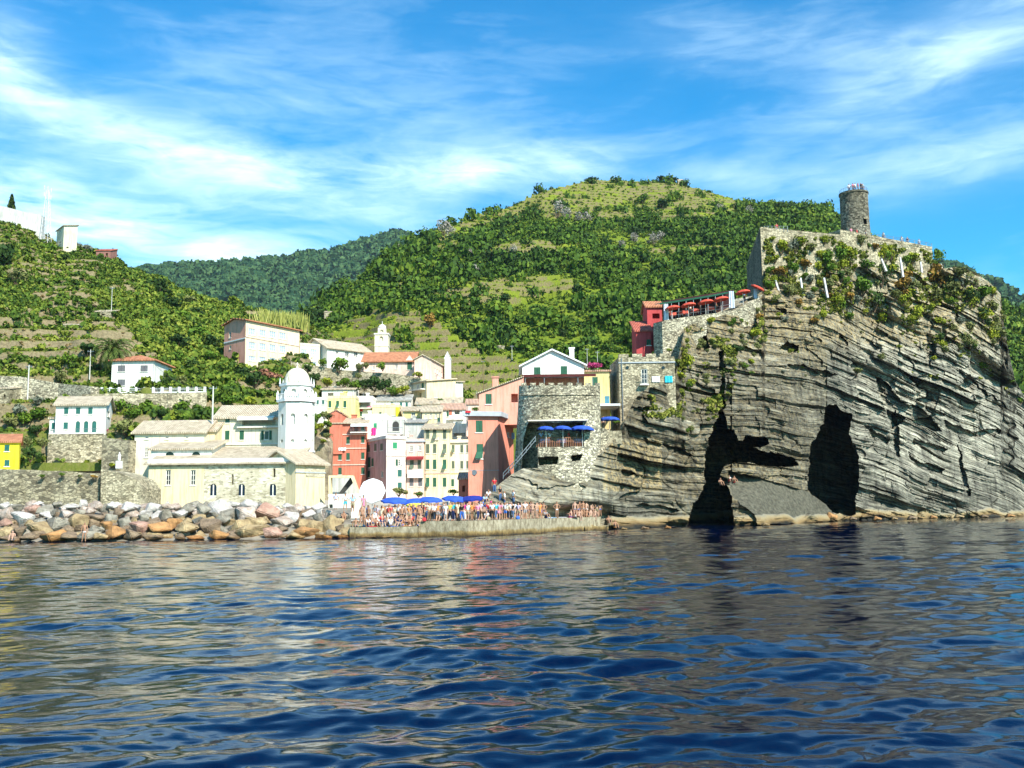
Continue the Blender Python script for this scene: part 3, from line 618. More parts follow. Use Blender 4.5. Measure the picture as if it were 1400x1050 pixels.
ST_Q = masonry('quay wall stone', (.50,.44,.31), (.27,.24,.175), (.24,.215,.15), 2.1, .06, 1.9)
def arch_pts(u0, u1, zt, r=None, n=7):
    c = (u0+u1)/2; r = (u1-u0)/2
    return [(c+r*math.cos(PI*i/n), zt-r+r*math.sin(PI*i/n)) for i in range(n+1)]   # right springing to left springing
class Face:
    """one wall face: origin, unit direction along it, inward vector (all world, horizontal)"""
    def __init__(s, A, B, inward):
        s.A = Vector((A[0],A[1],0)); d = Vector((B[0]-A[0], B[1]-A[1], 0)); s.w = d.length; s.U = d.normalized(); s.N = inward.normalized(); s.ops = []
    def pt(s, u, z, d=0): return s.A + s.U*u + s.N*d + Vector((0,0,z))
    def uz(s, px, py, d=0):
        n = Vector((-s.U.y, s.U.x, 0)); r = ray(px, py); k = ((s.A+s.N*d)-C0).dot(n)/r.dot(n); q = C0+r*k
        return (q-s.A).dot(s.U), q.z
    def rect(s, cx, cy, w, h):
        u0, z = s.uz(cx-w/2, cy); u1, _ = s.uz(cx+w/2, cy); _, z0 = s.uz(cx, cy+h/2); _, z1 = s.uz(cx, cy-h/2); return min(u0,u1), z0, max(u0,u1), z1
    def wall(s, mb, z0, z1):
        ops = [(max(.05,a), max(z0+.05,b), min(s.w-.05,c), min(z1-.05,d), k) for a,b,c,d,k in s.ops]; ops = [o for o in ops if o[2]-o[0] > .05 and o[3]-o[1] > .05]
        xs = sorted({0, s.w, *[o[0] for o in ops], *[o[2] for o in ops]}); zs = sorted({z0, z1, *[o[1] for o in ops], *[o[3] for o in ops]})
        for i in range(len(xs)-1):
            for j in range(len(zs)-1):
                cu = (xs[i]+xs[i+1])/2; cz = (zs[j]+zs[j+1])/2
                if any(o[0] < cu < o[2] and o[1] < cz < o[3] for o in ops): continue
                mb.poly([s.pt(xs[i],zs[j]), s.pt(xs[i+1],zs[j]), s.pt(xs[i+1],zs[j+1]), s.pt(xs[i],zs[j+1])])
        for a,b,c,d,k in ops:
            t = 1.2 if k == 'K' else .25; P_ = s.pt
            mb.poly([P_(a,b),P_(a,b,t),P_(a,d,t),P_(a,d)]); mb.poly([P_(c,b),P_(c,d),P_(c,d,t),P_(c,b,t)])
            mb.poly([P_(a,b),P_(c,b),P_(c,b,t),P_(a,b,t)]); mb.poly([P_(a,d),P_(a,d,t),P_(c,d,t),P_(c,d)])
            mb.poly([P_(a,b,t+.05),P_(c,b,t+.05),P_(c,d,t+.05),P_(a,d,t+.05)])
            if k in 'ALU':
                if k == 'U':
                    cc = (a+c)/2; rr = (c-a)/2; ap = [(cc+rr*math.cos(PI*i/8), b+(d-b)*math.sin(PI*i/8)) for i in range(9)]
                    hlf = [ap[:5], ap[4:]]
                else:
                    ap = arch_pts(a, c, d, n=8); hlf = [ap[:5], ap[4:]]
                mb.poly([P_(c,d,.02)]+[P_(u,z,.02) for u,z in reversed(hlf[0])]); mb.poly([P_(a,d,.02)]+[P_(u,z,.02) for u,z in reversed(hlf[1])])
WR = random.Random(31)
class House:
    vil = False
    def __init__(s, name, label, cat, x0, x1, ytop, ybot, Y0, Y1=None, depth=6, back=None, backr=None, wall=None, group=None, sink=2.5, wname='wall', lift=None):
        Y1 = Y0 if Y1 is None else Y1
        a = P(x0, ybot, Y0); b = P(x1, ybot, Y1); s.zb = (a.z+b.z)/2 if Y0 != Y1 else a.z
        s.A = Vector((a.x,a.y,0)); s.B = Vector((b.x,b.y,0)); s.U = (s.B-s.A).normalized()
        if back: c = P(back[0], ybot, back[1]); s.I = Vector((c.x-a.x, c.y-a.y, 0)); 
        elif backr: c = P(backr[0], ybot, backr[1]); s.I = Vector((c.x-b.x, c.y-b.y, 0))
        else: s.I = Vector((-s.U.y, s.U.x, 0))*depth
        s.depth = s.I.length; s.In = s.I.normalized(); s.w = (s.B-s.A).length; s.z0 = s.zb-sink
        s.front = Face(s.A, s.B, s.In); s.left = Face(s.A, s.A+s.I, s.U); s.right = Face(s.B, s.B+s.I, -s.U); s.bk = Face(s.A+s.I, s.B+s.I, -s.In)
        s.z1 = s.front.uz((x0+x1)/2, ytop)[1]; s.wm = wall; s.wname = wname
        s.rt = empty(name, (s.A.x, s.A.y, s.zb), math.atan2(s.U.y, s.U.x), label, cat, group)
        s.M = (Matrix.Translation(s.rt.location) @ Matrix.Rotation(s.rt.rotation_euler.z, 4, 'Z')).inverted()
        s.extra = []; s.parts = []; s.roofo = None
    def put(s, mb, name, mat, parent=None, smooth=False):
        mb.v = [tuple(s.M @ Vector(v)) for v in mb.v]; return mb.build(name, mat, parent or s.rt, smooth=smooth)
    def box(s, f, u0, z0, u1, z1, d0, d1, mb=None):
        mb = mb or MB(); p = f.pt; return mb.hull8([p(u0,z0,d0),p(u1,z0,d0),p(u1,z0,d1),p(u0,z0,d1),p(u0,z1,d0),p(u1,z1,d0),p(u1,z1,d1),p(u0,z1,d1)])
    def win(s, cx, cy, w, h, k, face='front', sh=None, pane=None, label=None, name=None):
        f = getattr(s, face); a, b, c, d = f.rect(cx, cy, w, h); f.ops.append((a,b,c,d,k if k in 'KALU' else 'R')); B_ = s.box
        sh = sh or GREEN; t = .09; name = name or 'window'
        if k == 'K': return
        fm = MB()
        if k in 'ALU':
            fm = B_(f, a+.03, b, c-.03, b+t, .05, .2, fm)
            if k == 'L': B_(f, (a+c)/2-.06, b, (a+c)/2+.06, d-.1, .02, .2, fm)
        else:
            for q in ((a,b,a+t,d),(c-t,b,c,d),(a+t,b,c-t,b+t),(a+t,d-t,c-t,d)): B_(f, *q, .06, .2, fm)
            B_(f, a-.08, b-.12, c+.08, b-.015, -.10, .02, fm)     # sill
        if k in 'DB':
            n = 2 if k == 'D' else 3
            for i in range(1, n): u = a+(c-a)*i/n; B_(f, u-.035, b+t, u+.035, d-t, .09, .17, fm)
            for i in range(1, 3 if k == 'D' else 2): z = b+(d-b)*i/(3 if k == 'D' else 2); B_(f, a+t, z-.03, c-t, z+.03, .1, .165, fm)
        fo = s.put(fm, name, TRIM if k != 'B' else WTRIM)
        if label: fo['label'] = label
        if k in 'GY':        # closed shutters, two leaves
            sm = MB(); mdl = (a+c)/2
            B_(f, a+.02, b+.02, mdl-.015, d-.02, -.03, .04, sm); B_(f, mdl+.015, b+.02, c-.02, d-.02, -.03, .04, sm); s.put(sm, 'shutter', sh, fo)
        elif k == 'O':       # glass with shutters folded back on the wall
            pm = B_(f, a+t, b+t, c-t, d-t, .13, .15); s.put(pm, 'pane', pane or GLASS, fo)
            for sg in (-1, 1):
                sm = MB(); hw = (c-a)*.5
                if sg < 0: B_(f, a-hw, b, a-.02, d, -.07, -.02, sm)
                else: B_(f, c+.02, b, c+hw, d, -.07, -.02, sm)
                s.put(sm, 'shutter', sh, fo)
        elif k == 'P':       # propped-out lower shutter panel
            pm = B_(f, a+.02, b+(d-b)*.45, c-.02, d-.02, -.03, .04); B_(f, a+.02, b, c-.02, b+(d-b)*.45, .13, .15, pm); s.put(pm, 'shutter', sh, fo)
            z = b+(d-b)*.45; p = f.pt; q = MB().prism([p(a,z,-.03),p(c,z,-.03),p(c,b,-.65),p(a,b,-.65)], (0,0,.05)); s.put(q, 'awning_shutter', sh, fo)
        elif k == 'A':
            ap = arch_pts(a+.04, c-.04, d-.04, n=10); m_ = MB().prism([f.pt(a+.04,b+t,.03),f.pt(c-.04,b+t,.03)]+[f.pt(u,z,.03) for u,z in ap], f.N*.06); s.put(m_, 'shutter', sh, fo)
        elif k in 'LU':
            s.put(B_(f, a+.03, b+t, c-.03, d-.02, .14, .17), 'pane', pane or (NAVY if k == 'L' else GLASS), fo)
        else: s.put(B_(f, a+t, b+t, c-t, d-t, .13, .15), 'pane', pane or (GLASSB if k == 'B' else GLASS), fo)
        return fo
    def grid(s, xs, ys, w, h, k, **kw):
        for y in ys:
            for x in xs: s.win(x, y, w, h, 'P' if k == 'G' and s.vil and WR.random() < .28 else 'D' if k == 'G' and s.vil and WR.random() < .08 else k, **kw)
    def band(s, py, th, mat=None, name='string_course', proud=.12, face='front', x=None):
        f = getattr(s, face); xx = x or pix(f.pt(f.w/2, s.z1))[0]
        z = f.uz(xx, py)[1]; dz = th/F_PX*s.A.y/2; return s.put(s.box(f, -.05, z-dz, f.w+.05, z+dz, -proud, .05), name, mat or TRIM)
    def cornice(s, th=.35, proud=.3, mat=None):
        mb = MB(); e = proud; A = s.A; c = [A-s.U*e-s.In*e, s.B+s.U*e-s.In*e, s.B+s.I+s.U*e+s.In*e, A+s.I-s.U*e+s.In*e]
        z = s.z1; mb.hull8([(p.x,p.y,z-.02) for p in c]+[(p.x,p.y,z+th) for p in c]); s.put(mb, 'cornice', mat or TRIM); s.z1 += th*.0; return s
    def roof(s, kind, py=None, mat=None, over=.45, th=.2, h=None, xr=None):
        mat = mat or T_BE; f = s.front; z = s.z1
        def L(u, v, zz): p = s.A+s.U*u+s.In*v; return Vector((p.x,p.y,zz))
        w, d, o = s.w, s.depth, over; mb = MB()
        if kind == 'flat':
            for q in ((-.05,-.05,w+.05,.22),(-.05,d-.22,w+.05,d+.05),(-.05,.22,.22,d-.22),(w-.22,.22,w+.05,d-.22)):
                mb.hull8([L(q[0],q[1],z+.003),L(q[2],q[1],z+.003),L(q[2],q[3],z+.003),L(q[0],q[3],z+.003),L(q[0],q[1],z+(h or .5)),L(q[2],q[1],z+(h or .5)),L(q[2],q[3],z+(h or .5)),L(q[0],q[3],z+(h or .5))])
            s.roofo = s.put(mb, 'parapet', mat if mat is not T_BE else s.wm); return s
        v = {'ridge':d/2,'gable':d/2,'hip':d/2,'shed':d}[kind]
        if kind == 'gable': zr = f.uz(xr or pix(f.pt(w/2, z))[0], py)[1] if py else z+h
        else: zr = P(pix(L(w/2,v,z))[0], py, L(w/2,v,z).y).z if py else z+h
        zr = max(zr, z+.25); s.zr = zr
        if kind == 'ridge':
            k = (zr-z)/(d/2)
            for a, b in (((-o), d/2), ((d+o), d/2)):
                za = z-o*k+.05
                mb.prism([L(-o,a,za),L(w+o,a,za),L(w+o,b,zr+.05),L(-o,b,zr+.05)], (0,0,th))
            s.extra += [[L(0,0,z),L(0,d,z),L(0,d/2,zr)],[L(w,0,z),L(w,d,z),L(w,d/2,zr)]]
        elif kind == 'gable':
            ur = f.uz(xr, py)[0] if xr else w/2
            for a, b in ((-o, ur), (w+o, ur)):
                k = (zr-z)/(ur if a < 0 else w-ur); za = z-o*k+.05
                mb.prism([L(a,-o,za),L(b,-o,zr+.05),L(b,d+o,zr+.05),L(a,d+o,za)], (0,0,th))
            s.extra += [[L(0,0,z),L(w,0,z),L(ur,0,zr)],[L(0,d,z),L(w,d,z),L(ur,d,zr)]]
        elif kind == 'hip':
            q = min(w, d)/2*.95; zb = z+.03; E = [L(-o,-o,zb),L(w+o,-o,zb),L(w+o,d+o,zb),L(-o,d+o,zb)]; R1 = L(q if w > d else w/2, d/2 if w > d else q, zr); R2 = L(w-q if w > d else w/2, d/2 if w > d else d-q, zr)
            mb.hull8(E+[p+Vector((0,0,th)) for p in E]); up = Vector((0,0,th)); E = [p+up+Vector((0,0,.004)) for p in E]
            if w > d: fs = [[E[0],E[1],R2,R1],[E[2],E[3],R1,R2],[E[1],E[2],R2],[E[3],E[0],R1]]
            else: fs = [[E[0],E[1],R1],[E[1],E[2],R2,R1],[E[2],E[3],R2],[E[3],E[0],R1,R2]]
            for p in fs: mb.poly(p)
        elif kind == 'shed':
            k = (zr-z)/d; mb.prism([L(-o,-o,z-o*k+.04),L(w+o,-o,z-o*k+.04),L(w+o,d+.1,zr+.04),L(-o,d+.1,zr+.04)], (0,0,th))
            s.extra += [[L(0,0,z),L(0,d,z),L(0,d,zr)],[L(w,0,z),L(w,d,z),L(w,d,zr)],[L(0,d,z),L(w,d,z),L(w,d,zr),L(0,d,zr)]]
        s.roofo = s.put(mb, 'roof', mat); return s
    def chimney(s, px, w=.7, h=1.6, v=None, mat=None):
        v = s.depth*.45 if v is None else v; u = s.front.uz(px, 600 if False else pix(s.front.pt(0,s.z1))[1], v)[0]; c = s.A+s.U*u+s.In*v; z = s.z1; mb = MB()
        mb.box(c.x-w/2,c.y-w/2,z-.3,c.x+w/2,c.y+w/2,z+h); mb.box(c.x-w/2-.1,c.y-w/2-.1,z+h+.003,c.x+w/2+.1,c.y+w/2+.1,z+h+.15); s.put(mb, 'chimney', mat or s.wm, s.roofo or s.rt); return s
    def skin(s, face, mat, name, u0=0, u1=None, z0=None, z1=None, off=.03):
        f = getattr(s, face); g = Face(f.pt(u0,0,-off), f.pt(u1 or f.w,0,-off), f.N); mb = MB(); z0 = z0 or s.z0+.05; z1 = z1 or s.z1-.01
        ops = [(a-u0,b,c-u0,d) for a,b,c,d,k in f.ops]; xs = sorted({0,g.w,*[min(max(o[i],0),g.w) for o in ops for i in (0,2)]}); zs = sorted({z0,z1,*[min(max(o[i],z0),z1) for o in ops for i in (1,3)]})
        for i in range(len(xs)-1):
            for j in range(len(zs)-1):
                cu = (xs[i]+xs[i+1])/2; cz = (zs[j]+zs[j+1])/2
                if any(o[0] < cu < o[2] and o[1] < cz < o[3] for o in ops): continue
                mb.poly([g.pt(xs[i],zs[j]), g.pt(xs[i+1],zs[j]), g.pt(xs[i+1],zs[j+1]), g.pt(xs[i],zs[j+1])])
        return s.put(mb, name, mat)
    def awning(s, x0, x1, py, out, drop, mat, face='front', name='awning'):
        f = getattr(s, face); a, z = f.uz(x0, py); b, _ = f.uz(x1, py); p = f.pt
        mb = MB().prism([p(a,z,-.02),p(b,z,-.02),p(b,z-drop,-out),p(a,z-drop,-out)], (0,0,.06)); mb.hull8([p(a,z-drop-.25,-out),p(b,z-drop-.25,-out),p(b,z-drop-.25,-out+.03),p(a,z-drop-.25,-out+.03),p(a,z-drop,-out),p(b,z-drop,-out),p(b,z-drop,-out+.03),p(a,z-drop,-out+.03)])
        return s.put(mb, name, mat)
    def balcony(s, x0, x1, py, out=1.0, solid=None, h=.95, slab=None):
        f = s.front; a, z = f.uz(x0, py); b, _ = f.uz(x1, py); o = s.put(s.box(f, a, z-.18, b, z, -out, .0), 'balcony', slab or TRIM); mb = MB()
        if solid: s.box(f, a, z+.003, b, z+h, -out, -out+.12, mb); s.put(mb, 'parapet', solid, o)
        else:
            n = max(3, int((b-a)/.18))
            for i in range(n+1): u = a+.03+(b-a-.06)*i/n; s.box(f, u-.012, z+.003, u+.012, z+h, -out+.02, -out+.045, mb)
            s.box(f, a, z+h, b, z+h+.05, -out, -out+.06, mb); s.put(mb, 'railing', STEEL, o)
        return o
    def done(s):
        if s.vil and s.w > 2.5:
            f = s.front; u = .18 if WR.random() < .5 else f.w-.18; s.put(MB().tube(f.pt(u,s.z0+1,-.08), f.pt(u,s.z1-.05,-.08), .05, n=6), 'drainpipe', STEEL if WR.random() < .5 else TRIM)
            if WR.random() < .75:
                mb = MB(); p = s.A+s.U*(s.w*WR.uniform(.2,.8))+s.I*.6; z = s.z1-.2; h = WR.uniform(1.6,2.8); mb.tube((p.x,p.y,z),(p.x,p.y,z+h),.03,n=5)
                for k in range(3): mb.tube((p.x-.35,p.y,z+h-.1-.16*k),(p.x+.35,p.y,z+h-.1-.16*k),.02,n=4)
                s.put(mb, 'aerial', STEEL)
            if s.roofo: s.chimney(pix(f.pt(f.w*WR.uniform(.25,.75),s.z1))[0], .55, WR.uniform(.7,1.5), mat=s.wm)
        mb = MB()
        for f in (s.front, s.left, s.right, s.bk): f.wall(mb, s.z0, s.z1)
        for e in s.extra: mb.poly(e)
        c = [s.A, s.B, s.B+s.I, s.A+s.I]; mb.poly([(p.x,p.y,s.z1-.01) for p in c]); mb.poly([(p.x,p.y,s.z0) for p in c])
        o = s.put(mb, s.wname, s.wm); return s
def gy(h, px, py):
    q = hits(px, py, [h.bvh]); return q.y if q else None
def stone_wall(name, label, pts, mat, thick=.8, top=None, cat='wall', zb=None):
    """wall along (px, ytop, ybottom, Y) points, one solid body"""
    n = len(pts); T = [P(a, b, d) for a, b, c, d in pts]; L = [P(a, c, d) for a, b, c, d in pts]; org = Vector((T[0].x, T[0].y, L[0].z)); mb = MB(); b_ = []
    for i in range(n-1):
        k = max(1, int((T[i+1]-T[i]).length/1.2))
        for j in range(k): b_.append((T[i].lerp(T[i+1], j/k), L[i].lerp(L[i+1], j/k)))
    b_.append((T[-1], L[-1])); N = len(b_); ii = []
    for i, (t, l) in enumerate(b_):
        d = (b_[min(i+1,N-1)][0]-b_[max(i-1,0)][0]); nn = Vector((-d.y, d.x, 0)).normalized()*thick; jz = .07*float(vnoise(i*.9,3.3)); zb_ = l.z-1.0 if zb is None else zb
        mb.v += [tuple(Vector((t.x,t.y,zb_))-org), tuple(Vector((t.x,t.y,t.z+jz))-org), tuple(Vector((t.x,t.y,t.z+jz))+nn-org), tuple(Vector((t.x,t.y,zb_))+nn-org)]
    for i in range(N-1):
        a = 4*i; c = a+4
        for q in ((0,1),(1,2),(2,3),(3,0)): mb.f.append((a+q[0], a+q[1], c+q[1], c+q[0]))
    mb.f += [(0,1,2,3), (4*N-4, 4*N-3, 4*N-2, 4*N-1)]
    return tag(mb.build(name, mat, None, org), label, cat)
# ------------------------------------------------------------------ ground of the village and quay
PAVE = plain('worn paving', (.46,.42,.35), (.33,.30,.25), .6, .85, .02); RUB = plain('rubble bank ground', (.30,.26,.2), (.16,.14,.11), .8, .95, .1)
def pier_mat():
    m, nt, b = newmat('tide stained concrete'); v = mapping(nt); n = noise_node(nt, .5, 6, v, .7); n2 = noise_node(nt, 3, 5, mapping(nt,(1,1,.5)), .7)
    r = ramp(nt, [(.35,(.17,.135,.08)),(.5,(.29,.24,.155)),(.65,(.42,.36,.25))]); nt.links.new(n2.outputs['Fac'], r.inputs[0])
    g = nd(nt, 'ShaderNodeNewGeometry'); sx = nd(nt, 'ShaderNodeSeparateXYZ'); nt.links.new(g.outputs['Position'], sx.inputs[0])
    ma = nd(nt, 'ShaderNodeMath', operation='MULTIPLY_ADD'); ma.inputs[1].default_value = .9; nt.links.new(n.outputs['Fac'], ma.inputs[0]); nt.links.new(sx.outputs[2], ma.inputs[2])
    wr = ramp(nt, [(.42,(.06,.05,.03)),(.62,(.45,.33,.15)),(.85,(.85,.70,.42)),(1,(1,1,1))]); nt.links.new(ma.outputs[0], wr.inputs[0])
    mx = nd(nt, 'ShaderNodeMixRGB', blend_type='MULTIPLY'); mx.inputs[0].default_value = 1; nt.links.new(r.outputs[0], mx.inputs[1]); nt.links.new(wr.outputs[0], mx.inputs[2]); nt.links.new(mx.outputs[0], b.inputs['Base Color'])
    b.inputs['Roughness'].default_value = .9; bump(nt, n2.outputs['Fac'], .08, b); return m
PIERM = pier_mat()
def sheet(name, rows, mat, kind='structure'):
    V = []; nc = len(rows[0])
    for r in rows:
        for px, Y, z in r: V.append(tuple(Pz(px, Y, z)))
    me = npmesh(name, np.array(V), grid_quads(len(rows), nc), mat); return tag(obj(name, me), kind=kind)
sheet('piazza', [[(x, 103 if x < 560 else float(interp(x,[(560,99),(640,93),(700,98),(740,103),(770,108)])), 1.36) for x in range(420, 761, 20)], [(x, 128, 1.9) for x in range(420, 761, 20)], [(x, 159, 4.2) for x in range(420, 761, 20)], [(x, 182, 5.0) for x in range(420, 761, 20)]], PAVE)
sheet('shore_ground', [[(x, 86, -1.2) for x in range(-200, 481, 20)], [(x, 96, 1.2) for x in range(-200, 481, 20)], [(x, 103, 2.6) for x in range(-200, 481, 20)], [(x, 150, 3.2) for x in range(-200, 481, 20)]], RUB)
sheet('quay_terrace', [[(x, 112.3, 7.2) for x in range(-220, 151, 20)], [(x, 150, 7.6) for x in range(-220, 151, 20)]], PAVE)
# pier: a low quay with a step down at its left end
FRONT = [(478,90.6),(575,90.8),(640,91),(700,95.5),(740,100.5),(770,104.5),(822,109.5)]
def pier():
    rt = empty('pier', Pz(640, 91, 0), 0, 'long concrete bathing pier at the waterline with tide stained sides, crowded with people', 'pier'); o = rt.location
    def slab(f, zt, back, nm, mat, lift=0):
        n = len(f); mb = MB(); F_ = [Pz(x,Y,0)-o for x,Y in f]; B_ = [Pz(x,Y+back,0)-o for x,Y in f]
        for p in F_: mb.v += [(p.x,p.y,-1.5-o.z),(p.x,p.y,zt)]
        for p in B_: mb.v += [(p.x,p.y,-1.5-o.z),(p.x,p.y,zt)]
        for i in range(n-1):
            a = 2*i; b = 2*(n+i); mb.f += [(a,a+2,a+3,a+1),(b,b+1,b+3,b+2),(a+1,a+3,b+3,b+1)]
        mb.f += [(0,1,2*n+1,2*n),(2*n-2,4*n-2,4*n-1,2*n-1)]
        return mb.build(nm, mat, rt)
    slab([(572,91.6)]+[(x,Y+.0) for x,Y in FRONT[2:]], 1.42, 14, 'quay', PIERM)
    slab([(478,90.6),(571.5,90.8)], .98, 1.6, 'lower_ledge', PIERM)
    slab([(470,92.3),(571.5,92.3)], 1.22, 16, 'quay', PIERM)
    slab([(800,107.0),(832,110)], .45, 5, 'bathing_step', PIERM)
pier()
# ------------------------------------------------------------------ retaining walls of the left shore
stone_wall('quay_wall', 'long grey stone quay wall behind the breakwater boulders below the yellow house', [(-230,636,706,112),(0,641,700,112),(80,644,698,112),(137,647,696,112)], ST_Q, 1.2, zb=1.5)
stone_wall('house_terrace_wall', 'broad rubble retaining wall under the white house with arched green doors', [(66,593,645,133.5),(100,594,645,133),(144,594,646,133.5),(150,600,640,136)], ST_W, 3.5)
stone_wall('villa_terrace_wall', 'long stone retaining wall under the balustrade of the orange roofed villa', [(112,539,556,gy(lefth,112,560)),(160,538,557,gy(lefth,160,562)),(220,538,560,gy(lefth,220,565)),(283,536,556,gy(lefth,283,562))], ST_W, 1.5)
stone_wall('upper_field_wall', 'brown field retaining wall left of the palm and beside the white pole', [(-40,512,542,gy(lefth,0,546)),(30,515,543,gy(lefth,30,547)),(80,524,543,gy(lefth,80,547)),(124,528,545,gy(lefth,122,549))], ST_G, 1.5)
stone_wall('church_side_wall', 'low grey stone wall on the bank between the quay wall and the church', [(140,598,640,129),(176,602,636,128)], ST_Q, 3)
def buttress():
    a = P(138,690,111); z = lambda px, py: P(px, py, 111).z
    pts = [(P(138,690,111).x, 111, 1.5),(P(194,690,111).x, 111, 1.5),(P(194,668,111).x, 111, z(194,668)),(P(185,655,111).x,111,z(185,655)),(P(160,645,111).x,111,z(160,645)),(P(138,642,111).x, 111, z(138,642))]
    o = Vector(pts[0]); mb = MB().prism([Vector(p)-o for p in pts], (0,6,0)); tag(mb.build('stair_wall', ST_W, None, o), 'pale stone buttress wall with sloping top between quay wall and church', 'wall')
buttress()
# ------------------------------------------------------------------ church
H = House('church', 'long pale stone seafront church with twin lancet windows behind the boulders', 'church', 202, 399, 634, 690, 121, depth=9, wall=ST_C, sink=4)
H.win(230,653,7,21,'D'); H.win(264,653,7,21,'D')
for x in (291.5,330.3,373): H.win(x, 670, 9, 17, 'L')
H.win(318,655.5,2.6,14,'K'); H.win(375,646.5,3,12,'K')
H.band(630, 6, WTRIM, 'cornice', .35); H.roof('shed', 613, T_BE, .5); H.done()
H.skin('front', CREAM, 'plaster_front', 0, H.front.uz(279,660)[0], z1=H.z1-.35)
H = House('nave_clerestory', 'white upper nave of the church with two half round windows', 'church nave', 206, 289, 615, 632, 125, depth=6, wall=WHITE)
H.win(232,620.5,12,6.5,'U'); H.win(268,620.5,12,6.5,'U'); H.roof('shed', 604, T_BE, .35); H.done()
H = House('church_rear_block', 'tall cream church annex with three tiny windows, left end of the church', 'building', 181, 277, 592, 690, 129.5, depth=8, wall=PALE)
H.grid([200.5,228,255.5],[598],5,4.5,'D'); H.win(200,619,5,13,'D'); H.roof('ridge', 577, T_BE, .4); H.chimney(266,.8,1.7); H.done()
H = House('church_link', 'low cream linking block between church annex and balconied house', 'building', 277.5, 293, 590, 640, 131, depth=6, wall=CREAM); H.roof('ridge', 579, T_BE, .3); H.done()
H = House('balconied_house', 'cream house above the church with a long awning over its veranda', 'house', 294, 382, 571, 640, 134, depth=8, wall=PALE)
H.win(311,574.5,6,7,'G', sh=GREENB); H.grid([310.6,330.5],[595],6,12.5,'G'); H.win(364.5,595,7,12.5,'O')
H.win(354,577.5,46,7.5,'K', name='veranda'); H.balcony(325,381,583.5,.5,None,.7); H.awning(327,376,569.5,1.1,.35,plain('cream awning cloth',(.75,.72,.62))); H.band(607,2.2); H.roof('ridge', 556, T_BE, .45); H.done()
H = House('chapel_annex', 'cream annex with sloping eave at the foot of the domed bell tower', 'building', 404, 444, 634, 683, 120, 124, depth=6, wall=CREAM, sink=4)
H.roof('ridge', 619, T_BE, .5); H.put(H.box(H.front, H.front.uz(418,650)[0], H.front.uz(430,652)[1], H.front.uz(443,650)[0], H.front.uz(430,640)[1], -.06, -.004), 'stone_patch', ST_C); H.band(646,1.4,GTRIM,'ledge'); H.done()
# bell tower, octagonal upper stage and dome
def bell_tower():
    Y = 128; c = P(404.5,640,Y); c.x *= (Y+2.4)/Y; c.y += 2.4; rt = empty('bell_tower', (c.x,c.y,P(404,640,Y).z), 0, 'white octagonal bell tower with a pale dome rising behind the church', 'bell tower')
    zz = lambda py: P(404.5,py,Y).z-rt.location.z
    R = 46.5/2/F_PX*Y/math.cos(PI/8)
    mb = MB(); z0 = zz(690)
    def ring(r, z): return [(r*math.cos(PI/8+i*PI/4), r*math.sin(PI/8+i*PI/4), z) for i in range(8)]
    def oct_wall(mb, r, za, zb, ops):
        for i in range(8):
            a = Vector(ring(r,0)[i]); b = Vector(ring(r,0)[(i+1)%8]); f = Face(a, b, -(a+b)); f.A = Vector((a.x,a.y,0)); f.ops = [((f.w-w)/2, q0, (f.w+w)/2, q1, 'A') for (w,q0,q1) in ops]
            f.wall(mb, za, zb)
        mb.poly(ring(r,zb)); mb.poly(ring(r,za))
    oct_wall(mb, R, z0, zz(549), [(.62, zz(580), zz(565)),(.5,zz(604),zz(600))]); mb.build('shaft', WHITE, rt)
    for py, e, th in ((548,.28,.3),(617,.12,.22)): MB().prism([Vector(p) for p in ring(R+e, zz(py))], (0,0,th)).build('cornice', WTRIM, rt)
    b2 = MB()   # balustrade with corner posts
    rr = ring(R+.12, zz(548)+.303)
    for i in range(8):
        p, q = Vector(rr[i]), Vector(rr[(i+1)%8]); b2.box(p.x-.14,p.y-.14,p.z,p.x+.14,p.y+.14,p.z+.95); b2.tube((p.x,p.y,p.z+.95),(p.x,p.y,p.z+1.25),.12,.02,6)
        b2.tube(p+Vector((0,0,.7)), q+Vector((0,0,.7)), .06, n=5)
        for k in range(1,6): t = p.lerp(q,k/6); b2.tube(t, t+Vector((0,0,.7)), .045, n=5)
    b2.build('balustrade', WTRIM, rt)
    R2 = 41.5/2/F_PX*Y/math.cos(PI/8)
    mb = MB(); oct_wall(mb, R2, zz(547), zz(526), [(.62, zz(541), zz(530.5))]); mb.build('belfry', WHITE, rt)
    mb = MB().prism([Vector(p) for p in ring(R2+.2, zz(526)+.003)], (0,0,.3)); rr = ring(R2+.1, zz(526)+.3)
    for p in rr: mb.tube(p, Vector(p)+Vector((0,0,.8)), .13, .03, 6)
    mb.build('cornice', WTRIM, rt)
    zb = zz(524.5); h = zz(499.5)-zb; r = 36.5/2/F_PX*Y*1.02
    mb = MB().lathe([(r,0),(r*.985,h*.2),(r*.93,h*.42),(r*.82,h*.62),(r*.66,h*.79),(r*.45,h*.92),(r*.2,h*.985),(.12,h),(.1,h+.35),(.2,h+.45),(.1,h+.6),(.02,h+.75)], 24, (0,0,zb)); mb.build('dome', stucco('pale domed plaster', (.74,.66,.50)), rt, smooth=True)
    # clappers' bells inside the belfry
    mb = MB().lathe([(.02,.6),(.15,.58),(.22,.3),(.35,.02),(.36,0)], 12, (0,0,zz(538))); mb.build('bell', plain('bronze', (.18,.13,.06), metallic=.8, rough=.4), rt, smooth=True)
bell_tower()
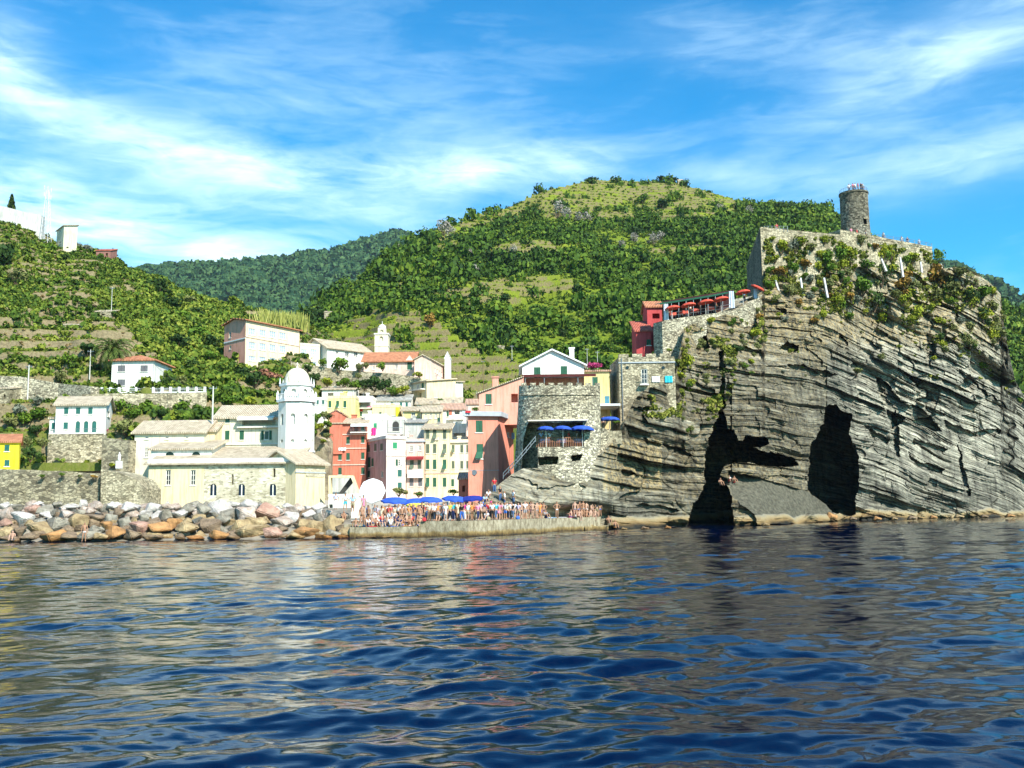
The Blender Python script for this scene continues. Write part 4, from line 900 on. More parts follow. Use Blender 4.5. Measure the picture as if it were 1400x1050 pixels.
# ------------------------------------------------------------------ houses on the left slope
H = House('yellow_house', 'bright yellow house with red roof and green shutters on the quay, far left edge', 'house', -14, 25, 605, 640, 122, backr=(27,127), depth=5, wall=YEL2); H.grid([-4,9.5],[612.5,633],7,8.5,'G',sh=GREENB); H.roof('ridge', 596, T_OR, .3); H.done()
H = House('white_house', 'white house with green shutters and three arched green doors on a stone terrace', 'house', 75, 144, 554, 593, 136.5, depth=7, wall=WHITE, backr=(153,144))
H.grid([90.6,106.8,123.6],[561.5],6,9,'G',sh=GREENB); H.win(89.8,582,6,9,'G',sh=GREENB)
for x in (106.3,117.6,128.6): H.win(x,584,6,16.5,'A',sh=GREENB)
H.win(148.5,566,3,8,'D',face='right'); H.balcony(68,142,592.5,.8,None,.5); H.roof('ridge', 544, T_BE, .4); H.done()
H = House('side_wing', 'low white wing with one green shutter, left end of the arched door house', 'house', 67, 75, 573, 594, 137.5, depth=5, wall=WHITE); H.win(73,582.5,5,9,'G',sh=GREENB); H.roof('shed', 570, T_BE, .2); H.done()
Yv = gy(lefth,180,536)
H = House('orange_roofed_villa', 'square white villa with orange hipped roof and grey shutters beside the palm', 'villa', 151.5, 210, 494, 537, Yv, depth=8, wall=WHITE)
H.grid([166,197],[503.7,523],10,8.5,'Y',sh=GREYS); H.roof('hip', 486.5, T_OR, .45); H.done()
def balustrade():
    rt = empty('balustrade', P(114,539,Yv-3), 0, 'white terrace balustrade with short posts in front of the orange roofed villa', 'balustrade'); o = rt.location; mb = MB(); n = 15
    for i in range(n):
        px = 116+i*(280-116)/(n-1); p = P(px, 538.2-.006*(px-116), Yv-2.6)-o; MB().box(p.x-.17,p.y-.17,p.z,p.x+.17,p.y+.17,p.z+.95).build('post', WTRIM, rt)
    a = P(114,538.2,Yv-2.6)-o; b = P(282,537.2,Yv-2.6)-o; r = MB(); 
    for h in (.0,): r.tube(a+Vector((0,0,h+.1)), b+Vector((0,0,h+.1)), .13, n=6)
    for h in (.5,.75): r.tube(a+Vector((0,0,h)), b+Vector((0,0,h)), .035, n=5)
    r.build('rail', WTRIM, rt)
balustrade()
Yt = gy(lefth,90,344)
H = House('tower_house', 'narrow cream tower house alone on the left hilltop', 'house', 86, 104.5, 309, 345, Yt, back=(76.5,Yt+5), depth=6, wall=PALE); H.win(82,316,2,3,'D',face='left'); H.win(82,332,3,3,'D',face='left'); H.roof('hip', None, T_BE, .35, h=.5); H.done()
Yt = gy(lefth,140,352)
H = House('stone_hut', 'small brick red hut on the left ridge right of the tower house', 'hut', 131, 151, 343, 354, Yt, depth=4, wall=plain('dull red brickwork',(.30,.14,.11))); H.win(137,348,3,4,'K'); H.win(146,348,3,4,'K'); H.roof('shed', 341.5, T_RD, .2); H.done()
Yt = gy(lefth,30,312) or 262
def cem():
    mb = MB(); o = P(-60,300,Yt-.3)
    pts = [(-60,272,330),(0,281,330),(20,286,330),(38,291,330),(57,294,330)]
    L = [P(a,c,Yt-.3)-o for a,b,c in pts]; T = [P(a,b,Yt-.3)-o for a,b,c in pts]
    mb.prism(L+T[::-1], (0,2,0)); tag(mb.build('white_parapet', stucco('dull white parapet plaster',(.60,.58,.54),.7), None, o), 'long white stepped parapet along the top left hill edge under the conifer', 'wall')
cem()
# school with pink gable
Yg = gy(lefth,337,496)-2
H = House('school', 'large cream school with orange roof and pink gable end above the bell tower', 'building', 335, 409, 445, 494, Yg, Yg+12, back=(306,Yg+5.5), wall=stucco('peach school plaster',(.80,.64,.43),.9), sink=8)
for r_, (y0, dy, hh) in enumerate(((453.5,5.5,9),(472.3,5,9.5),(490,4,7))):
    for i, x in enumerate((344.5,358.9,372.7,386.3)): H.win(x, y0+dy*i/3, 9.3, hh, 'B')
H.win(314.6,458,3,8,'D',face='left'); H.win(315,475,2.5,5,'D',face='left')
fl = H.left; H.skin('left', PINK, 'pink_gable_wall')
zr = P(317.5,436.5,Yg+2.7).z; q = fl.pt; H.put(MB().prism([q(0,H.z1,-.05),q(fl.w,H.z1,-.05),q(fl.w/2,zr,-.05)], fl.N*.04), 'gable', PINK)
H.put(H.box(H.left, 0, H.left.uz(320,466)[1]-.1, H.left.w, H.left.uz(320,466)[1]+.12, -.12, -.05), 'string_course', WTRIM); H.band(467,1.2,PINK2)
H.roof('ridge', None, T_OR, .5, h=zr-H.z1); H.done()
H = House('school_annex', 'flat roofed cream annex at the right end of the school', 'building', 409.5, 437, 473, 504, Yg+12.5, Yg+15, depth=9, wall=PALE, sink=8); H.grid([415.5,428.5],[481.5,498.5],8.5,8,'B'); H.roof('flat'); H.done()
# convent group
H = House('convent_wing', 'long low white convent wing with pale roof right of the school', 'building', 447, 509, 479, 508, Yg+14, Yg+22, depth=9, wall=WHITE, sink=6)
H.grid([474.5,486.5],[484.5],5.5,7,'D'); H.win(461,482,4,5,'D'); H.roof('ridge', 468, T_BE, .5); H.done()
def campanile():
    Y = Yg+21; c = P(522.5,484,Y); c.x *= (Y+1.7)/Y; rt = empty('campanile', (c.x,c.y+1.7,c.z), 0, 'slim grey white campanile with little dome above the pink convent', 'bell tower'); zz = lambda py: P(522.5,py,Y).z-c.z
    r = 18.6/2/F_PX*Y; mb = MB()
    def sq(mb, r, za, zb, ops):
        cs = [Vector((-r,-r,0)),Vector((r,-r,0)),Vector((r,r,0)),Vector((-r,r,0))]
        for i in range(4):
            f = Face(cs[i], cs[(i+1)%4], -(cs[i]+cs[(i+1)%4])); f.ops = [((f.w-w)/2,a,(f.w+w)/2,b,'A') for w,a,b in ops]; f.wall(mb, za, zb)
        mb.poly([(p.x,p.y,zb) for p in cs]); mb.poly([(p.x,p.y,za) for p in cs])
    sq(mb, r, zz(500), zz(457), [(.75,zz(466),zz(459.5))]); mb.build('shaft', PALE, rt)
    mb = MB().box(-r-.15,-r-.15,zz(457)+.003,r+.15,r+.15,zz(457)+.3); mb.box(-r-.08,-r-.08,zz(473),r+.08,r+.08,zz(473)+.15); mb.build('cornice', TRIM, rt)
    mb = MB(); sq(mb, r*.58, zz(457)+.3, zz(447), [(.7,zz(453.5),zz(449.5))]); mb.build('lantern', PALE, rt)
    h = zz(441.5)-zz(447); k = r*.6; MB().lathe([(k,0),(k*.95,h*.4),(k*.7,h*.75),(k*.3,h*.95),(.05,h),(.03,h+.7)],12,(0,0,zz(447)+.004)).build('dome', WHITE, rt, smooth=True)
campanile()
H = House('pink_convent', 'pink convent with bright orange roof and green door on the stone terrace', 'building', 497, 566, 494, 522, Yg+13, depth=9, wall=PINK2, sink=4)
H.win(560,499,6.5,13,'G',label=None); H.win(542,501.5,3.5,6,'D'); H.win(511,503,3,5,'D'); H.roof('ridge', 483, T_OR, .5)
zg = H.front.uz(560,486)[1]; u0 = H.front.uz(553,495)[0]; u1 = H.front.uz(567,495)[0]; H.put(MB().prism([H.front.pt(u0,H.z1-.2,-.25),H.front.pt(u1,H.z1-.2,-.25),H.front.pt((u0+u1)/2,zg,-.25)], (0,3,0)), 'pediment', PINK2); H.done()
H = House('convent_end_house', 'pale pink gabled house with sunlit side at the right end of the convent', 'house', 566.5, 590, 492, 528, Yg+10, backr=(607.5,Yg+20), wall=PINK2, sink=4)
for x,y in ((595,506),(598,508),(601,510),(604,512)): H.win(x,y,1.4,6,'D',face='right')
H.roof('gable', 486, T_BE, .3); H.done()
H = House('convent_church_front', 'tall narrow white church facade at the right end of the convent', 'church', 608, 616, 490, 524, Yg+18, depth=2.5, wall=WHITE, sink=5); H.roof('gable', 482, WTRIM, .1); H.done()
stone_wall('convent_terrace_wall', 'long pale rubble wall carrying the convent terrace above the village', [(398,494,520,Yg+4),(430,500,520,Yg+8),(470,506,526,Yg+9),(500,508,532,Yg+8),(540,511,535,Yg+7),(572,516,538,Yg+7),(600,521,540,Yg+8)], ST_W, 4)
# ------------------------------------------------------------------ village houses
def HH(name, label, x0, x1, yt, yb, Y, wall, **k):
    if Y > 166:
        g_ = min([q for q in (gy(lefth, x, yb+3) for x in (x0+2,(x0+x1)/2,x1-2)) if q] or [Y]); d = max(0, Y-(g_-1.2)); Y -= d
        if 'Y1' in k: k['Y1'] -= d
    h = House(name, label, 'house', x0, x1, yt, yb, Y, wall=wall, group='houses of the village', **k); h.vil = True; return h
H = HH('big_white_house', 'big white house with four green shuttered windows just under the convent', 584, 633, 522, 552, 214, WHITE, Y1=217, depth=9); H.grid([591.5,610],[527.5,541.5],4,7,'G',sh=OLIVE); H.roof('hip', None, T_BE, .35, h=.5); H.done()
H = HH('balcony_house', 'cream house with shaded balconies at the left side of the big white house', 563.5, 583.5, 523, 552, 215.5, CREAM, Y1=212, depth=7); H.win(571,529,3,7,'D'); H.win(578,527,3,7,'G'); H.win(574,541,4,8,'K'); H.balcony(566,582,534,1.2); H.roof('shed', 520.5, T_BE, .4); H.done()
H = HH('low_roofed_house', 'long low white house with sand coloured roof below the big white house', 570, 630, 552.5, 566, 203, WHITE, depth=7); H.win(607.2,555.8,3.5,6,'G'); H.win(619.7,555.5,3.2,4,'G'); H.win(588,557,3,5,'G'); H.roof('ridge', 545, T_BE, .4); H.done()
H = HH('white_terrace_house', 'white terrace house with roof railing below the dark garden trees', 515, 561, 548, 566, 205, WHITE, depth=7); H.grid([536,548.3,556],[553],3.2,6,'G',sh=GREENB); H.win(526,554,4,5,'D'); H.roof('ridge', 541, T_GR, .3); H.done()
H = HH('pale_corner_house', 'small white house with two green shutters beside the bell tower', 428, 444, 547, 566, 196, WHITE, depth=6); H.grid([434.3,441.8],[544+5],3,7,'G',sh=GREENB); H.roof('flat'); H.done()
H = HH('yellow_green_house', 'lemon yellow house with three green shutters right of the bell tower', 444.5, 486, 545, 568, 192, stucco('lemon plaster',(.78,.70,.30)), depth=7); H.grid([450.9,461.5,471.5],[552.5],4,9,'O' if False else 'G'); H.roof('flat', mat=CREAM); H.chimney(468,.7,1.2); H.done()
H = HH('white_roof_terrace', 'white roof terrace on small pillars with potted shrubs above the lemon house', 440, 484, 533, 546, 200, WHITE, depth=6); H.win(452,540,8,6,'K'); H.win(470,540,8,6,'K'); H.roof('shed', 529, T_BE, .3); H.done()
H = HH('awning_terrace_house', 'white house with a blue shaded terrace and awning next to lemon house', 487, 509, 545, 573, 190, WHITE, depth=6); H.win(497,551,18,9,'K'); H.awning(488,508,545.5,1.5,.5,plain('white awning cloth',(.8,.8,.8))); H.balcony(487,509,558,.8); H.win(493,566,4,6,'G'); H.roof('flat'); H.done()
H = HH('cream_mid_house', 'plain cream house with tiny window above the mauve house', 509, 546, 557, 580, 182, CREAM, depth=7); H.win(541,571,2,6,'D'); H.win(520,566,3,5,'G'); H.roof('flat'); H.put(H.box(H.front, H.front.uz(546.3-5,560)[0], H.z0+3, H.w+.02, H.z1, -.12, -.005), 'yellow_strip', YEL2); H.done()
H = HH('yellow_mid_house', 'yellow house with one dark window and tiled eave, centre of the village', 550.5, 576, 562, 582, 180, YELLOW, depth=6); H.win(565,567,5.5,6.5,'D'); H.roof('ridge', 557.5, T_BE, .4); H.done()
H = HH('cream_window_house', 'cream house with small windows between the yellow house and pink balcony', 577, 603, 563, 588, 181, CREAM, depth=6); H.grid([582,589,596],[569],3,6,'D'); H.win(600,574,4,6,'G'); H.roof('ridge', 556, T_BE, .3); H.done()
H = HH('pink_balcony_house', 'white house with crimson loggia high on the right of the village', 604, 638, 560, 584, 178, WHITE, depth=6); H.win(625,563.5,7,6,'K'); H.win(612,566,3,7,'G'); H.put(H.box(H.front, H.front.uz(614,560)[0], H.front.uz(614,571)[1], H.front.uz(618,560)[0], H.z1-.1, -.05,-.004),'red_pilaster',REDP); H.balcony(614,634,573,.8,WHITE,.6); H.roof('ridge', 553, T_PK, .35); H.done()
H = HH('pink_back_house', 'small pink house touching the left end of the tall salmon house', 637.5, 659, 553, 576, 165, PINK2, depth=5); H.roof('ridge', 547, T_PK, .2); H.done()
H = HH('white_loggia_house', 'white house with orange shaded loggia right above the cream house', 612, 640, 583, 606, 171, WHITE, depth=6); H.win(628,594.5,16,5,'K'); H.roof('flat'); H.done()
H = HH('green_window_house', 'white house with one bright green shutter behind the red house', 497, 528, 570, 604, 174, WHITE, depth=7); H.win(513,582.5,4.5,8,'G',sh=louvre('bright green louvres',(.03,.35,.15))); H.win(523,577,3,5,'D'); H.roof('flat'); H.done()
H = HH('stone_loggia_house', 'grey and white house with a deep arched loggia above the pink house', 528.5, 552, 574, 602, 172, GREYP, depth=6); H.win(541,583,9,14,'A',sh=plain('shaded loggia',(.05,.05,.045))); H.balcony(530,551,593,.8); H.roof('flat',mat=WHITE); H.done()  # flat dark panel fills the arch, painting the loggia's shade
H = HH('grey_roof_house', 'grey plastered house with long sloping roof edge and one small window', 552.5, 580, 578, 606, 170, GREYP, depth=7); H.win(559.5,593.5,3,7,'D'); H.roof('shed', 573.5, T_GR, .4); H.done()
# front row
H = HH('red_house', 'tall coral red house with white string courses left of the mauve house', 453, 500, 579, 664, 163, REDP, depth=7)
for y in (584,602,624,644): H.win(464.8,y,4.8,9.5,'G'); 
for y in (602,624): H.win(475.8,y,4.8,9.5,'G')
for y in (584,601,623,643.5): H.win(496,y,4.5,9,'G')
for y in (594,613,635.5): H.band(y,1.3,PINK2)
H.win(487,585,6,9,'K'); H.balcony(480,508,591,1.0); H.awning(481,509,579.5,1.3,.3,plain('white awning cloth',(.8,.8,.8))); H.roof('ridge', 573, T_BE, .4); H.chimney(484,.8,1.6); H.done()
H = HH('red_gable_house', 'narrow coral red gabled house rising behind the left end of the red house', 450.5, 468, 566, 600, 171, REDP, depth=6); H.roof('gable', 561.5, T_PK, .15); H.done()
H = HH('mauve_house', 'mauve corner house with a pale pink front, centre of the front row', 528, 554.5, 600, 676, 156, stucco('blush plaster',(.80,.66,.60)), Y1=158.5, back=(500.5,165))
H.win(540,609,6,8.5,'G',sh=louvre('bright green louvres',(.03,.35,.15))); H.win(547,632.5,5,9,'D'); H.win(542.5,632.5,3,9,'G'); H.win(546.5,647,5.5,9.5,'G',sh=GREENB); H.win(546.5,663.5,5.5,8,'G',sh=GREENB)
for x,y,w_,h_ in ((504.5,613,3.2,10),(513.3,611.5,3.4,10),(521.8,611,3.6,9.5),(505,632,3.4,14),(509.5,632,3,11),(523,648,2.6,8),(504.5,648,3,9)): H.win(x,y,w_,h_,'G' if x != 523 else 'D',face='left',sh=OLIVE if y < 620 else GREEN)
H.skin('left', MAUVE_SHADE, 'painted_shade_side_wall')  # side wall darker than the front: its shade is put into the colour
H.cornice(.25,.2); H.band(623,.9,TRIM); H.roof('flat'); H.done()
H = HH('pink_awning_house', 'narrow pink house with dark red awning strip in the front row', 555.5, 579.5, 604, 684, 159, PINK2, depth=7)
H.grid([563,573.5],[635],5.2,12,'G',sh=OLIVE); H.grid([562.5,574.5],[658],5.6,13,'G',sh=GREYS); H.win(562.5,613.5,4.5,8,'D'); H.win(574,612.5,4,7,'D')
H.awning(556.5,579.5,624.5,.8,.25,plain('dark red awning cloth',(.28,.03,.03))); H.balcony(557.5,579,652,.7,WHITE,1.1); H.cornice(.2,.25,GTRIM); H.roof('flat'); H.done()
H = HH('cream_three_bay_house', 'tall cream house with three columns of green shutters in the front row', 580, 615, 587, 686, 160, stucco('warm cream plaster',(.80,.69,.42)), depth=7)
for y, h_ in ((593.5,13),(613.3,12.5),(634.8,13),(659.3,12.5)): H.grid([584.7,594.2,607.8],[y],4.8,h_,'G',sh=OLIVE if y < 620 else GREEN)
for y in (647,): H.band(y,1.0,PINK2)
H.roof('shed', 580.5, T_BE, .5); H.done()
H = HH('pale_two_bay_house', 'pale cream house with two columns of shutters beside the big salmon building', 615.5, 645, 605, 686, 162, PALE, depth=7)
for y in (613.5,635.5): H.grid([619.5,631.3,639.5],[y],4,10.5,'G',sh=OLIVE)
H.win(618.8,660,4,10,'G'); H.band(647,.8,OCHRE); H.cornice(.25,.3); H.roof('flat'); H.done()
H = HH('small_red_shed', 'small brick red shed with sloped roof leaning on the salmon building', 627, 641, 656, 682, 127, REDP, depth=4); H.roof('shed', 648, T_PK, .15); H.win(634,668,4,8,'K'); H.done()
# white kiosk with slanted canopy beside the bell tower
H = House('harbour_kiosk', 'white seafront kiosk under a boxy pale frame left of the white parasol', 'kiosk', 449, 490, 679, 697, 113, depth=3.5, wall=WHITE, sink=1.5)
H.win(452.5,692,5,5,'K'); H.win(481,691,4,7,'K'); H.roof('flat',h=.3); H.done()
def boathouse():
    rt = empty('vaulted_passage', P(449,679,118), 0, 'pale stone frame around a dark vaulted passage above the harbour kiosk', 'archway'); o = rt.location; g = lambda x,y,d=118: P(x,y,d)-o
    a = [g(449,650),g(482,650),g(492,679),g(449,679)]; b = [g(452,653),g(480,653),g(488,676),g(452,676)]; mb = MB(); n = len(mb.v)
    mb.v += [tuple(p) for p in a+b] + [tuple(p+Vector((0,1.2,0))) for p in a+b]
    for i in range(4): j = (i+1)%4; mb.f += [(i,j,4+j,4+i),(8+i,12+i,12+j,8+j),(4+i,4+j,12+j,12+i),(i,8+i,8+j,j)]
    mb.build('frame', CREAM, rt); mb = MB().poly([g(451,652,121),g(484,652,121),g(492,678,121),g(451,678,121)]); mb.build('back_wall', GREYP, rt)
    MB().prism([g(462,676,119),g(479,653,119),g(482,660,119),g(468,676,119)], (0,.4,0)).build('stair_soffit', plain('shaded loggia',(.05,.05,.045)), rt)  # near-black colour stands for the shade inside the passage
boathouse()
# ------------------------------------------------------------------ bastion, castle and the buildings on the rock
def bastion():
    rt = empty('bastion', P(765,660,113), 0, 'round rubble stone bastion with a shaded restaurant terrace cut into it', 'bastion'); o = np.array(rt.location)
    pys = np.concatenate([np.arange(527,541,1.0),np.arange(541,672,.9)]); s = np.sin(np.linspace(-PI/2,PI/2,170))*.5+np.linspace(-1,1,170)*.5
    xl = interp(pys, [(527,709.5),(560,708),(600,705.5),(640,703),(672,701)]); xr = interp(pys, [(527,820.5),(584,821),(588,834),(640,837),(672,839)])
    PX = (xl+xr)[:,None]/2 + (xr-xl)[:,None]/2*s[None]; PY = np.repeat(pys[:,None], len(s), 1)
    sm = (PX-765)/57; Y = 113.5 - 3.4*np.sqrt(np.clip(1-sm**2, 0, 1)) + 3.5*np.clip(np.abs(sm)-1,0,1) - (PY-527)*.009
    rec = inpoly(PX, PY, [(722,578.5),(797,577.5),(798,610),(735,611),(735,642),(713,642),(716,600)])|inpoly(PX, PY, [(736,625),(763,624),(762,634),(737,636)])|inpoly(PX,PY,[(781,623),(796,621),(793,629),(782,631)])
    Y += np.where(rec, 3.1, 0) + .05*fbm(PX*.4, PY*.4, 1, 3)*~rec
    band = (PY > 538.5)&(PY < 540.6); Y -= .14*band
    V = Pn(PX, PY, Y); top = V[0]; rows = []
    for k, dz in ((.93,0),(.5,.0)):
        r = top.copy(); c = top.mean(0); r[:,0] = c[0]+(r[:,0]-c[0])*k; r[:,1] = 114+(r[:,1]-114)*k; r[:,2] = c[2]+dz; rows.insert(0, r)
    bk = top.copy(); bk[:,1] = 116.5; bk[:,2] = top[:,2].mean(); A = np.concatenate([bk[None]]+[r[None] for r in rows[:0]]+[V]); A -= o
    obj('wall', npmesh('bastion wall', A, grid_quads(A.shape[0], len(s))[:, ::-1], ST_G), rt)
    mb = MB()     # merlons along the rim
    for i in range(9):
        px = 716+i*12.6; t = (px-765)/57; Yy = 113.5-3.4*math.sqrt(max(0,1-t*t))+.05; a = P(px-3.6,527,Yy)-Vector(o); b = P(px+3.6,527,Yy)-Vector(o)
        mb.hull8([(a.x,a.y,a.z-.1),(b.x,b.y,b.z-.1),(b.x,b.y+.4,b.z-.1),(a.x,a.y+.4,a.z-.1),(a.x,a.y,a.z+.3),(b.x,b.y,b.z+.3),(b.x,b.y+.4,b.z+.3),(a.x,a.y+.4,a.z+.3)])
    mb.build('merlon', ST_G, rt)
    q = lambda x,y,d: P(x,y,d)-Vector(o); mb = MB()      # slab over the terrace
    a = q(721,577,112.6); b = q(801,576,112.6); mb.hull8([(a.x,109.1-o[1],a.z-.2),(b.x,109.1-o[1],b.z-.2),(b.x,113.3-o[1],b.z),(a.x,113.3-o[1],a.z),(a.x,109.1-o[1],a.z-.05),(b.x,109.1-o[1],b.z-.05),(b.x,113.3-o[1],b.z+.15),(a.x,113.3-o[1],a.z+.15)]); mb.build('terrace_canopy', plain('cream canvas',(.72,.64,.5)), rt)
    mb = MB(); zf = q(760,610,110.2).z; ti = plain('reddish timber rail',(.36,.16,.09))
    for i in range(28):
        px = 734+i*(799-734)/27; t = (px-765)/57; Yy = 113.5-3.4*math.sqrt(1-t*t)-.75+.12; p = q(px,610,Yy); mb.box(p.x-.03,p.y-.03,zf-.1,p.x+.03,p.y+.03,zf+.9)
    for h in (.9,.5):
        for i in range(9):
            ps = []
            for px in (734+i*65/9, 734+(i+1)*65/9): t = (px-765)/57; ps.append(q(px,610,113.5-3.4*math.sqrt(1-t*t)-.63))
            mb.tube((ps[0].x,ps[0].y,zf+h),(ps[1].x,ps[1].y,zf+h),.035,n=5)
    mb.build('railing', ti, rt)
    mb = MB()      # iron stair rail down the left flank
    for dy in (0,-5): mb.tube(q(732,602+dy,109.2), q(707,632+dy,109.0), .05, n=5); mb.tube(q(707,632+dy,109.0), q(688,652+dy,109.3), .05, n=5)
    for t in (0,.25,.5,.75,1): mb.tube(q(732-25*t,604+30*t,109.2), q(732-25*t,596+30*t,109.2), .04, n=5)
    for t in (.3,.6,1): mb.tube(q(707-19*t,635+20*t,109.2), q(707-19*t,627+20*t,109.2), .04, n=5)
    mb.build('handrail', STEEL, rt)
bastion()
H = House('salmon_building', 'tall salmon red building with green shutters left of the stone bastion', 'building', 640.6, 682, 569, 690, 118, 118.8, back=(664.4,126), wall=stucco('salmon red plaster',(.72,.27,.19),.8), sink=3)
H.win(655.2,583,9.4,16,'G'); H.win(656,617,9,20,'P'); H.win(695,594,3,6,'D',face='right')
H.put(MB().tube(H.front.pt(H.front.uz(648.5,646)[0], H.front.uz(648.5,646)[1], -.12), H.front.pt(H.front.uz(648.5,646)[0], H.front.uz(648.5,646)[1], .1), .32, n=14), 'round_vent', STEEL)
H.band(643,.5,GTRIM,proud=.04); H.cornice(.55,.55,GTRIM); H.done()
H = House('pink_upper_house', 'salmon upper house with rising roof edge between tall salmon building and bastion', 'house', 655, 716.5, 538, 570, 122, depth=6, wall=PINK, sink=1)
H.win(668,545.3,8.4,14,'G'); H.win(703.5,543,9,14,'K'); up = H.front.uz(714,516)[1]-H.z1; F = H.front; p = F.pt; w_ = H.w
H.extra += [[p(0,H.z1),p(w_,H.z1),p(w_,H.z1+up)],[p(0,H.z1,6),p(w_,H.z1,6),p(w_,H.z1+up,6)],[p(w_,H.z1),p(w_,H.z1,6),p(w_,H.z1+up,6),p(w_,H.z1+up)]]
H.roofo = H.put(MB().prism([p(-.3,H.z1-.02,-.25),p(w_+.02,H.z1+up+.05,-.25),p(w_+.02,H.z1+up+.05,6.2),p(-.3,H.z1-.02,6.2)],(0,0,.12)), 'roof', T_BE); H.chimney(677.5,.38*2,1.1+.9,v=.5,mat=PINK); H.done()
H = House('white_gabled_house', 'white gabled house with two green shutters and maroon canopy above the bastion', 'house', 714.5, 799, 500, 532, 125, depth=8, wall=stucco('clean white plaster',(.82,.78,.74),.9), sink=2)
H.win(734.5,509,9,14,'G'); H.win(771,507.5,9,14,'G'); H.roof('gable', 479.8, WTRIM, .4, xr=754.6); H.chimney(782,.6,2.6,v=3)
H.awning(713,812,515.5,3.0,.15,plain('maroon canvas',(.10,.02,.018)),name='canopy'); mb = MB()
for x in (718,744,790,810): a = H.front.uz(x,516,-2.8); q = H.front.pt(a[0],0,-2.8); mb.tube((q.x,q.y,a[1]),(q.x,q.y,H.zb-.5),.06,n=6)
H.put(mb,'canopy_post',STEEL); H.skin('front', PINK, 'lower_pink_band', z1=H.front.uz(750,517)[1]); H.done()
H = House('sand_house', 'sand yellow house with green shutter and blue door right of the white gabled house', 'house', 798, 834.5, 508, 566, 127, depth=5, wall=stucco('warm sand plaster',(.72,.56,.27)), sink=2)
H.win(813.5,523.5,7.5,16,'G'); H.win(830,546.5,6.5,10,'G',sh=BLUEW,name='door'); H.cornice(.2,.25,T_PK); H.done()
H = House('stone_house', 'crenellated rubble stone house with tall balcony door on the rock edge', 'house', 848, 925, 488, 575, 125.5, back=(835.5,133), depth=8, wall=ST_W, sink=2)
H.win(881,514.5,8.5,20,'D',name='balcony_door'); H.balcony(874,886,525.5,.7,None,.95)
for x in (857.5,906.7): u, z = H.front.uz(x,502.6); H.put(MB().tube(H.front.pt(u,z,-.06),H.front.pt(u,z,.1),.2,n=12),'porthole',GLASS)
H.band(495.5,1.6,GTRIM); mb = MB(); u = 0
while u < H.w-.5: H.box(H.front,u,H.z1-.02,min(u+1.25,H.w),H.z1+.42,-.02,.4,mb); u += 1.75
H.put(mb,'merlon',ST_W); H.put(MB().tube(H.front.pt(.35,H.z0+2,-.1),H.front.pt(.35,H.z1-.1,-.1),.06,n=6),'drainpipe',STEEL)
for (x,y,w1,h1,c,nm,lb) in ((896.5,518.5,11,8,(.75,.74,.72),'hanging_sheet','white sheet hanging on the stone house wall'),(914,518.5,10.5,9,(.04,.50,.62),'hanging_sheet','turquoise sheet hanging on the stone house wall')):
    a,b,c_,d = H.front.rect(x,y,w1,h1); mb = MB(); k = 8; F = H.front
    L = [F.pt(a+(c_-a)*i/k, 0, -.12-.05*math.sin(i*2.1)) for i in range(k+1)]; mb2 = MB()
    org = Vector((L[0].x,L[0].y,b)); poly = [q-org for q in L]+[q-org+Vector((0,.03,0)) for q in reversed(L)]
    mb2.prism([Vector((q.x,q.y,0)) for q in poly],(0,0,d-b)); tag(mb2.build(nm, plain(lb,c,bmp=0), None, org), lb, 'laundry')
H.done()
def deck(name, label, x0, x1, py, Y, dep, mat, th=.25):
    a = P(x0,py,Y); b = P(x1,py,Y); mb = MB().box(0,0,-th,b.x-a.x,dep,0); return tag(mb.build(name, mat, None, a), label, 'deck')
deck('balcony_deck','white balcony slab in the gap between bastion and stone house',820.5,848,552,122,6,WTRIM)
deck('terrace_floor','small stone terrace floor with blue parasol right of the bastion',820,850,589,113.5,12,ST_W,1.5)
